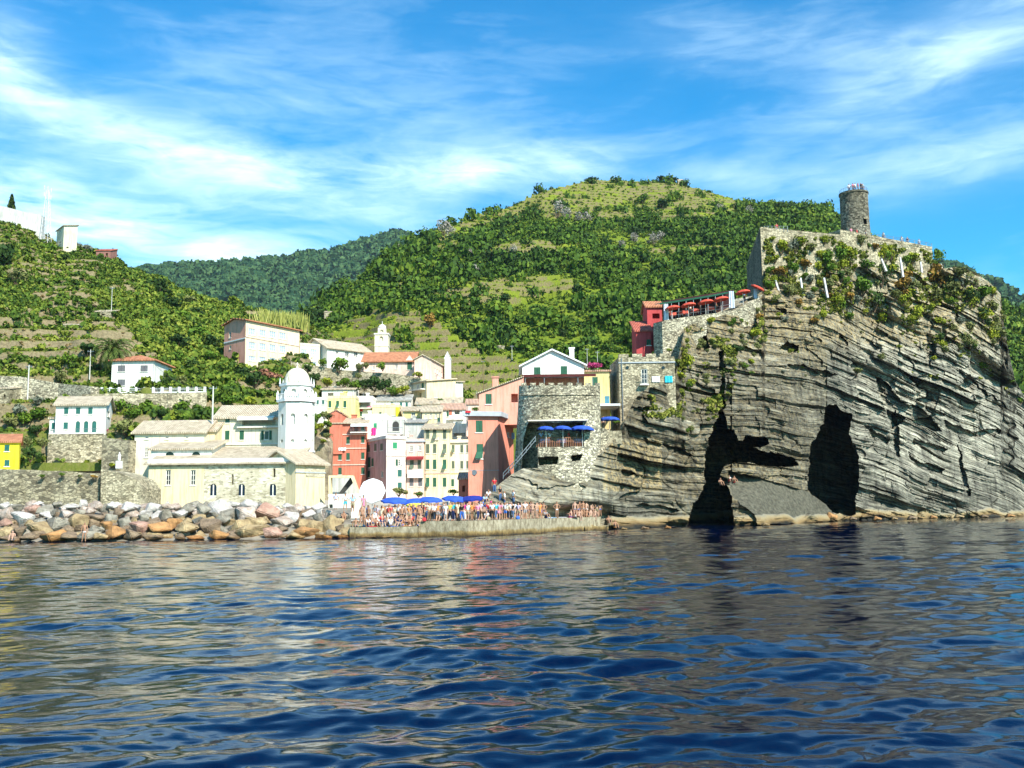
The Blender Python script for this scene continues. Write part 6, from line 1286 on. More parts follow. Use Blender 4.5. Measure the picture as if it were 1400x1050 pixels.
def mast():
    Y = gy(lefth,62,336) or 260; b = P(62,336,Y); h = P(64,254,Y).z-b.z; rt = empty('lattice_mast', b, 0, 'tall thin white lattice mast with antennas on the left hilltop', 'mast'); mb = MB(); W = plain('pale galvanised steel',(.75,.74,.78),metallic=.0)
    c = lambda t: [Vector((sx*(.85*(1-t)+.22), sy*(.85*(1-t)+.22), h*t)) for sx,sy in ((-1,-1),(1,-1),(1,1),(-1,1))]
    n = 12
    for i in range(n):
        A = c(i/n*.92); B = c((i+1)/n*.92)
        for k in range(4): mb.tube(A[k],B[k],.055,n=4,caps=False); mb.tube(A[k],B[(k+1)%4],.03,n=4,caps=False)
    mb.tube((0,0,h*.9),(0,0,h),.05,n=5); mb.build('lattice', W, rt); mb = MB()
    for t, s in ((.86,-1),(.92,1),(.97,-1),(.80,1)): mb.tube((0,0,h*t),(s*.9,0,h*t),.04,n=4); mb.tube((s*.9,0,h*t-.5),(s*.9,0,h*t+.6),.07,n=5); mb.tube((s*.9,-.5,h*t),(s*.9,.5,h*t),.03,n=4)
    mb.build('antenna', W, rt)
mast()
def ruin(px, py, w, h, label):
    q = hits(px, py+h/2, ALL); Yr = q.y; H = House('ruined_hut', label, 'ruin', px-w/2, px+w/2, py-h/2, py+h/2, Yr, depth=4, wall=ST_W); H.win(px+1, py, w*.2, h*.3, 'K'); H.roof('shed', py-h/2-1.5, T_BE, .1); H.done()
ruin(449,435,12,16,'small roofless stone ruin among pines above the convent wing'); ruin(684,477,12,6,'small beige hut on the slope above the tall salmon building'); ruin(140,430,22,7,'low pale stone hut on the terraces above the palm'); ruin(100,447,26,5,'low whitish wall hut on the left terraces')
ruin(931,250,8,6,'tiny yellow house on the hill crest right of the pines')
ruin(308,516,8,10,'small white shed among shrubs below the pink school gable')
ruin(5,542,14,20,'pale stone shed at the left edge below the field wall')
# ------------------------------------------------------------------ breakwater boulders
def boulder_mat(name, c1, c2, c3):
    m, nt, b = newmat(name); v = mapping(nt); n = noise_node(nt, .9, 6, v, .7); n2 = noise_node(nt, 5, 5, v, .7)
    r = ramp(nt, [(.32,c3),(.48,c2),(.62,c1)]); nt.links.new(n.outputs['Fac'], r.inputs[0])
    g = nd(nt, 'ShaderNodeNewGeometry'); sx = nd(nt, 'ShaderNodeSeparateXYZ'); nt.links.new(g.outputs['Position'], sx.inputs[0])
    ma = nd(nt, 'ShaderNodeMath', operation='MULTIPLY_ADD'); ma.inputs[1].default_value = .5; nt.links.new(n.outputs['Fac'], ma.inputs[0]); nt.links.new(sx.outputs[2], ma.inputs[2])
    wr = ramp(nt, [(.30,(.10,.09,.07)),(.48,(.62,.5,.35)),(.72,(1,1,1))]); nt.links.new(ma.outputs[0], wr.inputs[0])   # weed line just above the sea
    mx = nd(nt, 'ShaderNodeMixRGB', blend_type='MULTIPLY'); mx.inputs[0].default_value = 1; nt.links.new(r.outputs[0], mx.inputs[1]); nt.links.new(wr.outputs[0], mx.inputs[2])
    nt.links.new(mx.outputs[0], b.inputs['Base Color']); b.inputs['Roughness'].default_value = .85; b.inputs['Specular IOR Level'].default_value = .25
    bump(nt, n2.outputs['Fac'], .2, b); return m
BM = {'white':boulder_mat('white boulder',(.72,.66,.60),(.50,.45,.40),(.28,.24,.22)),'pinkish white':boulder_mat('pinkish boulder',(.60,.49,.42),(.42,.32,.25),(.24,.17,.13)),'grey':boulder_mat('grey boulder',(.38,.34,.27),(.25,.22,.17),(.13,.11,.09)),
      'tan':boulder_mat('tan boulder',(.50,.37,.20),(.35,.25,.13),(.19,.13,.07)),'orange':boulder_mat('orange boulder',(.54,.28,.11),(.38,.20,.08),(.20,.11,.05)),'brown':boulder_mat('brown boulder',(.34,.24,.15),(.22,.155,.10),(.12,.085,.055)),'reddish':boulder_mat('reddish boulder',(.52,.32,.24),(.38,.22,.16),(.30,.17,.13))}
ROCKS = []
for i in range(14):
    g = random.Random(i); bm = bmesh.new()
    for k in range(11): v = Vector((g.gauss(0,1),g.gauss(0,1),g.gauss(0,1))).normalized()*g.uniform(.9,1.15); bm.verts.new((v.x, v.y*.85, v.z*.78))
    r = bmesh.ops.convex_hull(bm, input=bm.verts); bmesh.ops.delete(bm, geom=list({e for e in r['geom_interior']+r['geom_unused'] if isinstance(e, bmesh.types.BMVert)}), context='VERTS')
    bmesh.ops.bevel(bm, geom=bm.edges[:], offset=.06, segments=2, affect='EDGES'); bmesh.ops.triangulate(bm, faces=bm.faces[:]); bmesh.ops.subdivide_edges(bm, edges=bm.edges[:], cuts=2, use_grid_fill=True)
    P0 = np.array([v.co for v in bm.verts]); nn = .12*fbm(P0[:,0]*2.2+i, P0[:,1]*2.2, P0[:,2]*2.2, 5)
    for v, a in zip(bm.verts, nn): v.co += v.co.normalized()*float(a)
    me = bpy.data.meshes.new('boulder'); bm.to_mesh(me); bm.free(); me.materials.append(BM['grey']); ROCKS.append(me)
rk = [(10,704,30,22,'pinkish white'),(26,709,32,26,'white'),(42,697,22,15,'reddish'),(60,698,28,18,'grey'),(88,703,28,19,'pinkish white'),(97,692,18,10,'white'),(113,688,20,15,'white'),(131,690,22,15,'pinkish white'),(150,691,18,11,'white'),(178,697,31,25,'white'),(206,693,28,17,'white'),(222,704,30,20,'grey'),(241,702,25,14,'white'),
      (5,729,22,20,'tan'),(22,728,26,18,'brown'),(48,722,34,27,'tan'),(74,715,38,24,'grey'),(106,713,27,25,'tan'),(125,709,31,17,'brown'),(143,718,17,16,'orange'),(151,709,20,20,'grey'),(168,716,20,20,'grey'),(188,722,27,27,'reddish'),(212,723,38,22,'orange'),(236,716,24,20,'orange'),(257,725,36,27,'tan'),(70,734,42,17,'orange'),(36,736,22,12,'brown'),
      (155,731,28,20,'orange'),(178,731,29,19,'brown'),(120,731,32,16,'grey'),(94,733,26,13,'brown'),(276,696,29,19,'grey'),(298,697,38,24,'white'),(337,690,27,17,'white'),(334,704,36,27,'pinkish white'),(312,703,26,22,'grey'),(362,703,35,27,'reddish'),(286,719,35,30,'brown'),(303,711,22,16,'grey'),(326,721,31,25,'tan'),(344,728,44,26,'tan'),
      (369,729,27,20,'reddish'),(381,712,32,20,'pinkish white'),(397,709,24,22,'white'),(415,718,27,20,'tan'),(419,729,36,19,'orange'),(399,732,29,14,'tan'),(300,731,30,17,'orange'),(432,722,25,25,'tan'),(262,736,30,10,'orange'),(315,734,22,10,'brown'),(440,735,26,12,'orange'),(452,721,30,28,'tan'),(455,731,22,14,'grey'),(480,728,36,19,'tan'),
      (255,697,22,14,'grey'),(195,708,18,12,'grey'),(160,701,16,14,'brown'),(73,700,18,13,'grey'),(5,716,18,12,'reddish'),(270,711,22,14,'grey'),(350,715,24,18,'tan'),(378,697,22,14,'white'),(400,697,24,14,'pinkish white'),(420,705,22,16,'white'),(436,708,18,14,'grey'),(468,722,18,14,'brown'),(500,735,30,8,'tan'),(524,735,20,6,'tan'),(246,734,22,10,'brown'),(206,735,26,10,'brown'),(136,734,20,12,'tan'),(10,738,30,10,'brown'),(385,734,18,9,'brown'),(468,735,20,9,'orange'),(360,691,16,10,'white'),(318,690,18,10,'white'),(228,692,18,11,'pinkish white'),(75,690,16,9,'grey'),(20,694,20,11,'grey'),(48,690,18,9,'white')]
def add_boulder(x, y, w, h, c, i, fill=0):
    Y = float(np.interp(y, [685,700,715,732,740],[101,98,94,90.6,90])) + 1.5*fill
    p = P(x, y, Y); g = random.Random(i*7+3); o = obj('boulder', ROCKS[g.randrange(14)]); p.y += w/2/F_PX*Y*.5; o.location = p
    o.scale = (w/2/F_PX*Y*1.14, w/2/F_PX*Y*(1.0+.3*g.random()), h/2/F_PX*Y*1.45); o.rotation_euler = (0, g.uniform(-.25,.25), g.uniform(-.35,.35) if g.random() < .5 else PI+g.uniform(-.35,.35)); set_mat(o, BM[c])
    tier = 'at the waterline' if y > 724 else 'mid-pile' if y > 706 else 'on top'
    back = 'below the quay wall' if x < 135 else 'below the buttress wall' if x < 200 else 'below the plaster front' if x < 280 else 'below the lancet windows' if x < 400 else 'below the kiosk'
    sz = 'big' if w > 29 else 'small' if w < 19 else 'medium'
    tag(o, f'{sz} {c} boulder {tier} {back}', 'boulder', 'breakwater boulders')
k = 0
for a in rk: add_boulder(*a, k); k += 1
g = random.Random(21)
for row, (yy, n, cs) in enumerate(((694,36,['white','pinkish white','grey','white']),(703,36,['grey','white','brown','pinkish white']),(713,36,['brown','grey','tan']),(723,36,['brown','grey','orange']),(733,36,['brown','grey','tan']))):
    for i in range(n): add_boulder(-60+(535 if yy > 700 else 505)*(i+g.random()*.7)/n, yy+g.uniform(-3,3), g.uniform(14,24), g.uniform(11,17), g.choice(cs), k, 1); k += 1
for x,y,w,h,c in ((1135,706,22,14,'orange'),(1152,706,20,10,'tan'),(1178,704,16,8,'brown'),(1046,717,14,6,'tan'),(852,723,12,5,'tan'),(880,722,16,6,'brown'),(912,721,12,6,'orange'),(1165,709,14,7,'brown'),(1198,709,16,8,'orange'),(1222,709,12,6,'tan'),(1246,708,18,8,'brown'),(1275,707,14,7,'orange'),(1310,706,18,7,'tan'),(1345,706,14,6,'brown'),(1380,705,16,7,'orange')):
    Y = Ywater(x, y+h*.5); p = P(x,y,Y-.6); o = obj('boulder', ROCKS[3]); o.location = p; o.scale = (w/2/F_PX*Y, w/2/F_PX*Y, h/2/F_PX*Y*1.2); set_mat(o, BM[c]); tag(o, f'{c} boulder at the foot of the castle rock, ' + ('beside the big cave' if 1125 < x < 1185 else 'left of the caves' if x < 1060 else 'right of the caves'), 'boulder')
# ------------------------------------------------------------------ parasols
def para_mesh(r, h, n=8, sc=.06):
    mb = MB(); ring = []
    for lev, (rr, zz) in enumerate(((.02,h),(.35*r,h*.86),(.7*r,h*.55),(r,0))):
        for i in range(n*2):
            a = PI*i/n; q = rr*(1-(sc if i%2 and lev > 1 else 0)); mb.v.append((q*math.cos(a), q*math.sin(a), zz+(.04*r if i%2 and lev > 1 else 0)))
    m = n*2
    for l in range(3):
        for i in range(m): j = (i+1)%m; mb.f.append((l*m+i,l*m+j,(l+1)*m+j,(l+1)*m+i))
    k = len(mb.v)      # short valance
    for i in range(m): x,y,z = mb.v[3*m+i]; mb.v.append((x*1.005,y*1.005,z-.16))
    for i in range(m): j = (i+1)%m; mb.f.append((3*m+i,3*m+j,k+j,k+i))
    return mb
def parasol(name, label, px, py, Y, w, mat, pole_h, tilt=(0,0), group=None, hh=.32, base=True):
    r = w/2/F_PX*Y; p = P(px, py, Y); rt = empty(name, (p.x,p.y,p.z-pole_h), 0, label, 'parasol', group); q = Vector((0,0,pole_h))
    e = Matrix.Rotation(tilt[0],4,'X') @ Matrix.Rotation(tilt[1],4,'Y'); c = para_mesh(r, r*hh).build('canopy', mat, rt, q); c.rotation_euler = e.to_euler()
    MB().tube((0,0,0),(0,0,pole_h+r*hh*.8),.035,n=7).build('pole', plain('pale umbrella pole',(.7,.66,.58)), rt)
    rb = MB()
    for i in range(8): a = PI*i/4; rb.tube((0,0,-.0),(r*.62*math.cos(a),r*.62*math.sin(a),r*hh*.42),.015,n=4)
    o = rb.build('rib', STEEL, rt, q); o.rotation_euler = e.to_euler()
    if base: MB().lathe([(.32,0),(.32,.06),(.08,.12)],10).build('base', plain('grey cast base',(.3,.3,.3)), rt)
    return rt
BLUE = plain('royal blue canvas',(.035,.10,.50),(.025,.075,.40),bmp=0); DBLUE = plain('navy canvas',(.015,.03,.25),(.012,.025,.2),bmp=0); WCAN = plain('white canvas',(.82,.82,.80),bmp=0); CORAL = plain('coral canvas',(.66,.10,.055),(.58,.08,.05),bmp=0)
for x,y,w_,yy,l in ((746.5,584,23,109.4,'left blue parasol on the bastion terrace'),(769.5,583.5,24,109.2,'middle blue parasol on the bastion terrace'),(796,584.5,33,109.8,'widest blue parasol at the right end of the bastion terrace')): parasol('parasol', l, x, y+2, yy, w_, BLUE, 2.05, (0,.05), 'blue terrace parasols', .3, False)
parasol('parasol', 'blue parasol on the small terrace between bastion and stone house', 833, 573, 115, 28, BLUE, 1.6, (0,0), None, .25)
for x,y,w_,m,l,tl in ((541,685,36,BLUE,'blue square parasol left of the others beside the white parasol',.05),(566,686,32,BLUE,'second blue parasol above the crowd on the quay',-.08),(588,683.5,30,BLUE,'third blue parasol above the crowd, left of the lamp post',.05),(622,682.5,32,BLUE,'light blue parasol just right of the lamp post',.1),(645,682,30,DBLUE,'navy parasol touching the base of the salmon building',-.05)):
    parasol('parasol', l, x, y, 104 if x < 600 else 108, w_*1.12, m, 2.5, (.12,tl), 'blue quay parasols', .26)
parasol('parasol', 'yellow parasol low in the crowd under the blue parasols', 568, 690, 102, 26, plain('yellow canvas',(.80,.62,.06),bmp=0), 2.0, (.1,0), None, .15)
parasol('parasol', 'huge white parasol tipped towards the sea left of the mauve house', 509, 671, 107, 36, WCAN, 2.6, (math.radians(72),0), None, .24)
for x,y,w_,yy,l in ((919,421,21,135.8,'coral parasol nearest the crimson hut'),(941,417,21,136.8,'second coral parasol under the restaurant roof'),(964.5,413,22,138.4,'middle coral parasol under the restaurant roof'),(985.5,409,22,140,'coral parasol next to the white curtain'),(1015.5,399.5,21,142.5,'coral parasol standing free right of the restaurant roof')): parasol('parasol', l, x, y, yy-1.4, w_, CORAL, 1.9, (-.05,-.16), 'coral restaurant parasols', .3, False)
parasol('parasol', 'tilted red parasol against the shaded castle wall', 1036, 393, 143.5, 20, CORAL, 1.8, (.2,.45), None, .2, False)
# ------------------------------------------------------------------ furniture on the terraces
def table(px, py, Y, label, group, cloth=WCAN):
    p = P(px,py,Y); rt = empty('table', p, .3, label, 'table', group); MB().box(-.42,-.42,.70,.42,.42,.74).build('tabletop', WOOD, rt)
    for sx in (-1,1):
        for sy in (-1,1): MB().tube((sx*.36,sy*.36,0),(sx*.36,sy*.36,.70),.025,n=5).build('leg', STEEL, rt)
    MB().hull8([(-.46,-.46,.32),(.46,-.46,.32),(.46,.46,.32),(-.46,.46,.32),(-.44,-.44,.76),(.44,-.44,.76),(.44,.44,.76),(-.44,.44,.76)]).build('cloth', cloth, rt)
LILAC = plain('lilac cloth',(.55,.52,.75),bmp=0)
for x,l in ((745,'lilac clothed table at the left of the bastion terrace'),(768,'lilac clothed table in the middle of the bastion terrace'),(791,'lilac clothed table at the right of the bastion terrace')): table(x,609.5,110.8,l,'terrace tables',LILAC)
for x,y,Yy,l in ((919,433,137,'red clothed table nearest the crimson hut'),(935,430.5,138,'second red clothed table in the restaurant'),(950,428,139,'third red clothed table in the restaurant'),(971,425,140,'red clothed table near the white curtain')): table(x,y+2,Yy,l,'restaurant tables',CORAL)
# ------------------------------------------------------------------ people
SKIN = plain('tanned skin',(.38,.20,.12),(.33,.17,.10),4,.6,0); SKIN2 = plain('fair skin',(.50,.30,.21),(.45,.26,.18),4,.6,0); HAIRS = [plain('dark hair',(.03,.02,.015),bmp=0),plain('brown hair',(.10,.055,.03),bmp=0),plain('grey hair',(.38,.36,.34),bmp=0),plain('fair hair',(.40,.28,.12),bmp=0)]
CL = {k:plain(k+' cloth',c,bmp=0,rough=.9) for k,c in {'white':(.80,.80,.80),'black':(.02,.02,.02),'navy':(.02,.03,.10),'light blue':(.30,.50,.72),'blue':(.05,.15,.50),'red':(.60,.04,.05),'pink':(.75,.25,.38),'lilac':(.42,.32,.62),'grey':(.28,.28,.30),'cream':(.70,.62,.46),'orange':(.75,.28,.07),'turquoise':(.05,.42,.50),'olive':(.16,.17,.08),'denim':(.07,.13,.26),'khaki':(.36,.29,.18),'magenta':(.65,.04,.25),'yellow':(.75,.60,.08),'brown':(.17,.10,.06)}.items()}
def skin_mesh(name, J, E, root, sub=1):
    """skeleton of joints (position, radius) grown into one continuous surface"""
    ks = list(J); me = bpy.data.meshes.new(name); me.from_pydata([J[k][0] for k in ks], [(ks.index(a), ks.index(b)) for a,b in E], []); o = bpy.data.objects.new(name, me); COL.objects.link(o)
    md = o.modifiers.new('skin','SKIN'); md.use_smooth_shade = True
    for i, k in enumerate(ks):
        r = J[k][1]; sv = me.skin_vertices[0].data[i]; sv.radius = r if isinstance(r, tuple) else (r,r); sv.use_root = (k == root)
    if sub: s = o.modifiers.new('sub','SUBSURF'); s.levels = sub; s.render_levels = sub
    dg = bpy.context.evaluated_depsgraph_get(); ev = o.evaluated_get(dg); out = bpy.data.meshes.new_from_object(ev); out.name = name; bpy.data.objects.remove(o); bpy.data.meshes.remove(me)
    out.polygons.foreach_set('use_smooth', [True]*len(out.polygons)); return out
def person_template(pose, shorts, shirt, hair='short', female=False):
    """pose: dict of joint overrides. Figure 1.72 m tall facing -Y, soles at z = 0"""
    S = .165 if female else .185; J = dict(pel=((0,0,.93),(.15,.10)), wai=((0,0,1.08),(.125,.09)), che=((0,0,1.28),(.155,.105)), nek=((0,.01,1.46),.055), hea=((0,-.005,1.575),(.072,.085)), top=((0,.0,1.655),(.066,.08)))
    for s, t in ((-1,'L'),(1,'R')):
        J.update({'sh'+t:((s*S,0,1.40),.058),'el'+t:((s*(S+.06),.02,1.12),.042),'wr'+t:((s*(S+.08),-.05,.87),.028),'pa'+t:((s*(S+.085),-.07,.80),(.022,.036)),'hi'+t:((s*.095,0,.88),.095),'kn'+t:((s*.10,-.01,.48),.060),'an'+t:((s*.10,.02,.09),.040),'to'+t:((s*.115,-.14,.035),.034)})
    for k, v in pose.items(): J[k] = (v, J[k][1])
    E = [('pel','wai'),('wai','che'),('che','nek'),('nek','hea'),('hea','top')]
    for t in 'LR': E += [('che','sh'+t),('sh'+t,'el'+t),('el'+t,'wr'+t),('wr'+t,'pa'+t),('pel','hi'+t),('hi'+t,'kn'+t),('kn'+t,'an'+t),('an'+t,'to'+t)]
    B = dict(J); BE = list(E)
    for s, t in ((-1,'L'),(1,'R')):      # four fingers and a thumb, slightly curled
        w = Vector(J['wr'+t][0]); p = Vector(J['pa'+t][0]); d = (p-w).normalized(); fr = Vector((0,-1,0)) if abs(d.y) < .8 else Vector((0,0,-1)); u = (fr-d*fr.dot(d)).normalized(); inw = d.cross(u)*(-s)
        for i, L in enumerate((.068,.076,.072,.056)): 
            q = p+u*(.030-.02*i)+d*.012; B[f'f{i}{t}'] = (tuple(q+d*L*.55),.0085); B[f'g{i}{t}'] = (tuple(q+d*L+inw*.018),.007); BE += [('pa'+t,f'f{i}{t}'),(f'f{i}{t}',f'g{i}{t}')]
        q = w+d*.03+u*.035; B['th'+t] = (tuple(q+d*.035+u*.02),.0095); BE.append(('pa'+t,'th'+t))
    hea = Vector(J['hea'][0]); B['nos'] = (tuple(hea+Vector((0,-.098,-.005))),.012); BE.append(('hea','nos'))
    for s in (-1,1): B[f'ea{s}'] = (tuple(hea+Vector((s*.082,.01,0))),.014); BE.append(('hea',f'ea{s}'))
    out = {'body':skin_mesh('body', B, BE, 'pel')}
    def grow(keys, edges, add, root): return {k:(J[k][0], tuple(a+add for a in (J[k][1] if isinstance(J[k][1],tuple) else (J[k][1],)*2))) for k in keys}, edges, root
    if shorts is not None:
        ks = ['pel','hiL','hiR']; ed = [('pel','hiL'),('pel','hiR')]; JJ, ed, _ = grow(ks+['wai'], ed+[('wai','pel')], .02, 'pel'); w = Vector(J['wai'][0]); p = Vector(J['pel'][0]); JJ['wai'] = (tuple(p.lerp(w,.5)), (.145,.108))
        for t in 'LR':
            a, b, c = (Vector(J[k+t][0]) for k in ('hi','kn','an'))
            if shorts == 'trunks': JJ['m'+t] = (tuple(a.lerp(b,.28)), .095); ed.append(('hi'+t,'m'+t))
            elif shorts == 'shorts': JJ['m'+t] = (tuple(a.lerp(b,.8)), .085); ed.append(('hi'+t,'m'+t))
            else: JJ['m'+t] = (tuple(b), .078); JJ['n'+t] = (tuple(b.lerp(c,.9)), .062); ed += [('hi'+t,'m'+t),('m'+t,'n'+t)]
        out['trousers' if shorts == 'long' else 'shorts' if shorts == 'shorts' else 'swim_trunks'] = skin_mesh('bottoms', JJ, ed, 'pel')
    if shirt:
        JJ = {'wai':(tuple(Vector(J['pel'][0]).lerp(Vector(J['wai'][0]),.35)),(.155,.115)),'mid':(J['wai'][0],(.142,.108)),'che':(J['che'][0],(.172,.122)),'nek':(tuple(Vector(J['che'][0]).lerp(Vector(J['nek'][0]),.72)),.072)}; ed = [('wai','mid'),('mid','che'),('che','nek')]
        if shirt == 'dress': p = Vector(J['pel'][0]); k = (Vector(J['knL'][0])+Vector(J['knR'][0]))/2; JJ['hem'] = (tuple(p.lerp(k,.8)),(.22,.17)); ed.append(('hem','wai'))
        for t in 'LR':
            a, b = Vector(J['sh'+t][0]), Vector(J['el'+t][0]); JJ['sh'+t] = (tuple(a),.072); JJ['m'+t] = (tuple(a.lerp(b,.7)),.062); ed += [('che','sh'+t),('sh'+t,'m'+t)]
        out['dress' if shirt == 'dress' else 'shirt'] = skin_mesh('top', JJ, ed, 'che')
    h = Vector(J['hea'][0]); t_ = Vector(J['top'][0]); JJ = {'a':(tuple(h+Vector((0,.035,.035))),(.078,.075)),'b':(tuple(t_+Vector((0,.02,.012))),(.072,.082))}; ed = [('a','b')]
    if hair == 'long': JJ['c'] = (tuple(h+Vector((0,.075,-.13))),(.085,.045)); ed.append(('a','c'))
    out['hair'] = skin_mesh('hair', JJ, ed, 'a'); 
    mb = MB(); 
    for s in (-1,1): mb.lathe([(.001,-.012),(.012,0),(.001,.012)],6,(h.x+s*.028,h.y-.078,h.z+.012))
    out['eyes'] = mb.mesh('eyes', HAIRS[0]); mb = MB().box(h.x-.022,h.y-.085,h.z-.048,h.x+.022,h.y-.07,h.z-.040); out['mouth'] = mb.mesh('mouth', CL['red'])
    for k in ('body','hair'): out[k].materials.append(SKIN if k == 'body' else HAIRS[0])
    for k in out:
        if not out[k].materials: out[k].materials.append(CL['white'])
    return out
stand = {}
weight = dict(pel=(.03,0,.92),wai=(.02,0,1.08),hiR=(.12,0,.88),hiL=(-.07,0,.86),knL=(-.13,-.07,.47),anL=(-.16,.0,.09),toL=(-.20,-.15,.035))
walk = dict(knL=(-.09,-.16,.50),anL=(-.09,-.14,.10),toL=(-.10,-.29,.05),knR=(.10,.06,.47),anR=(.10,.30,.15),toR=(.11,.22,.04),elL=(-.24,.12,1.13),wrL=(-.22,.06,.90),paL=(-.22,.04,.83),elR=(.24,-.06,1.14),wrR=(.22,-.22,.97),paR=(.22,-.27,.92))
hips = dict(elL=(-.38,.05,1.18),wrL=(-.20,-.02,1.0),paL=(-.15,-.05,.97),elR=(.38,.05,1.18),wrR=(.20,-.02,1.0),paR=(.15,-.05,.97))
photo = dict(elL=(-.27,-.16,1.22),wrL=(-.11,-.28,1.45),paL=(-.07,-.27,1.52),elR=(.27,-.16,1.22),wrR=(.11,-.28,1.45),paR=(.07,-.27,1.52))
point = dict(elR=(.40,-.15,1.36),wrR=(.58,-.28,1.42),paR=(.65,-.33,1.44))
seat = dict(pel=(0,.0,.13),wai=(0,.02,.28),che=(0,.0,.49),nek=(0,-.02,.67),hea=(0,-.05,.785),top=(0,-.045,.865),shL=(-.18,0,.61),shR=(.18,0,.61),elL=(-.25,-.10,.38),elR=(.25,-.10,.38),wrL=(-.15,-.32,.40),wrR=(.15,-.32,.40),paL=(-.10,-.38,.42),paR=(.10,-.38,.42),hiL=(-.10,-.04,.11),hiR=(.10,-.04,.11),knL=(-.15,-.40,.46),knR=(.15,-.40,.46),anL=(-.13,-.60,.09),anR=(.13,-.60,.09),toL=(-.14,-.76,.035),toR=(.14,-.76,.035))
edge = dict(seat); edge.update(knL=(-.12,-.44,.12),knR=(.12,-.44,.12),anL=(-.12,-.46,-.30),anR=(.12,-.46,-.30),toL=(-.12,-.60,-.36),toR=(.12,-.60,-.36),elL=(-.30,.05,.36),elR=(.30,.05,.36),wrL=(-.30,.10,.12),wrR=(.30,.10,.12),paL=(-.30,.06,.05),paR=(.30,.06,.05))
PT = {'st1':(stand,'long','shirt','short',0,''),'st2':(weight,'shorts','shirt','short',0,'at ease'),'st3':(weight,None,'dress','long',1,''),'wk1':(walk,'long','shirt','short',0,'walking'),'hp1':(hips,'shorts','shirt','long',1,'with hands on hips'),'ph1':(photo,'long','shirt','short',0,'hands raised'),
      'sw1':(weight,'trunks',None,'short',0,''),'sw2':(hips,'trunks',None,'long',1,'with hands on hips'),'se1':(seat,'shorts','shirt','short',0,'sitting'),'se2':(seat,'trunks',None,'short',0,'sunbathing'),'ed1':(edge,'trunks',None,'short',0,'legs hanging'),'pt1':(point,'shorts','shirt','short',0,'pointing sideways')}
TPL = {}
for k, (ps, sh_, st_, ha, fe, d) in PT.items(): TPL[k] = (person_template(ps, sh_, st_, ha, fe), d)
FIRST = {}
def person(kind, p, rz, top, bot, hair, skin, place, group, label=None, sc=1.0):
    meshes, d = TPL[kind]
    if any(k == 'dress' for k in meshes): cl = f'in {top} dress'
    elif 'shirt' in meshes: cl = f"in {top} shirt and {bot} {'trousers' if 'trousers' in meshes else 'shorts'}"
    else: cl = f'in {bot} swimwear'
    rt = empty('person', p, rz, label or ' '.join(f'person {d} {cl} {place}'.split()), 'person', group); rt.scale = (sc,)*3
    b = obj('body', meshes['body'], rt); set_mat(b, SKIN if skin else SKIN2)
    for k, me in meshes.items():
        if k == 'body': continue
        o = obj(k, me, rt)
        if k in ('shirt','dress'): set_mat(o, CL[top])
        elif k in ('trousers','shorts','swim_trunks'): set_mat(o, CL[bot])
        elif k == 'hair': set_mat(o, HAIRS[hair])
    return rt
gp = random.Random(77); TOPS = ['black','navy','red','grey','brown','blue','pink']+['white']*6+['light blue','blue','cream','pink','red','grey','black','navy','lilac','turquoise','orange','magenta','white','yellow']; BOTS = ['navy','denim','denim','black','khaki','grey','white','black','brown','blue']
def crowd(n, x0, x1, Y0, Y1, zf, kinds, place, group, jx=.5, tops=TOPS, bots=BOTS):
    for i in range(n):
        px = x0+(x1-x0)*(i+gp.uniform(-jx,jx)+.5)/n; Y = gp.uniform(Y0, Y1); z = zf(px, Y) if callable(zf) else zf
        person(gp.choice(kinds), Pz(px, Y, z), gp.choice((gp.uniform(-.9,.9),gp.uniform(-3.1,3.1))), gp.choice(tops), gp.choice(bots), gp.choice((0,0,1,1,2,3)), gp.random() < .6, place, group, sc=gp.uniform(.93,1.06))
ST = ['st1','st1','st2','st3','hp1','ph1','wk1','pt1','se1','st1','st3','wk1']; SW = ['sw1','sw1','sw2']
fy = lambda px: float(np.interp(px, [a for a,b in FRONT], [b for a,b in FRONT]))
def row(n, x0, x1, off, z, kinds, place, group, tops=TOPS, bots=BOTS):
    for i in range(n):
        px = x0+(x1-x0)*(i+.5+gp.uniform(-.38,.38))/n; person(gp.choice(kinds), Pz(px, fy(px)+off+gp.uniform(0,.8), z), gp.choice((gp.uniform(-.6,.6),gp.uniform(2,4))), gp.choice(tops), gp.choice(bots), gp.choice((0,0,1,1,2,3)), gp.random() < .6, place, group, sc=gp.uniform(.94,1.05))
PG = 'people crowding the pier'
row(29, 584, 704, 1.0, 1.42, ST, 'front pier row', PG); row(24, 578, 712, 2.6, 1.42, ST, 'second pier row', PG); row(20, 572, 700, 4.6, 1.42, ST, 'third pier row', PG); row(12, 575, 690, 7.0, 1.5, ST, 'back pier row', PG)
row(8, 706, 745, .9, 1.42, ['sw1','sw2','st2','st3','sw1'], 'on pier below bastion', PG); row(5, 712, 742, 2.2, 1.42, ['sw2','st3','st2'], 'behind others below bastion', PG)
person('sw2', Pz(761.5, fy(761)+1.0, 1.42), .2, 'white','white', 1, True, '', PG, 'person alone in white swimwear with hands on hips on the pier right of the crowd')
person('se1', Pz(746, fy(746)+1.0, 1.42), .6, 'grey','navy', 0, True, '', PG, 'person in grey shirt sitting on the pier beside the lone white swimwear figure')
row(9, 784, 821, .8, 1.42, ['sw1','sw1','sw2','st2','sw1'], 'at pier right end', PG); row(5, 788, 818, .15, 1.42, ['ed1'], 'at pier right end', PG); row(3, 779, 790, 1.2, 1.42, ['se1','se2'], 'near pier right end', PG)
BG = 'sunbathers on the low ledge'
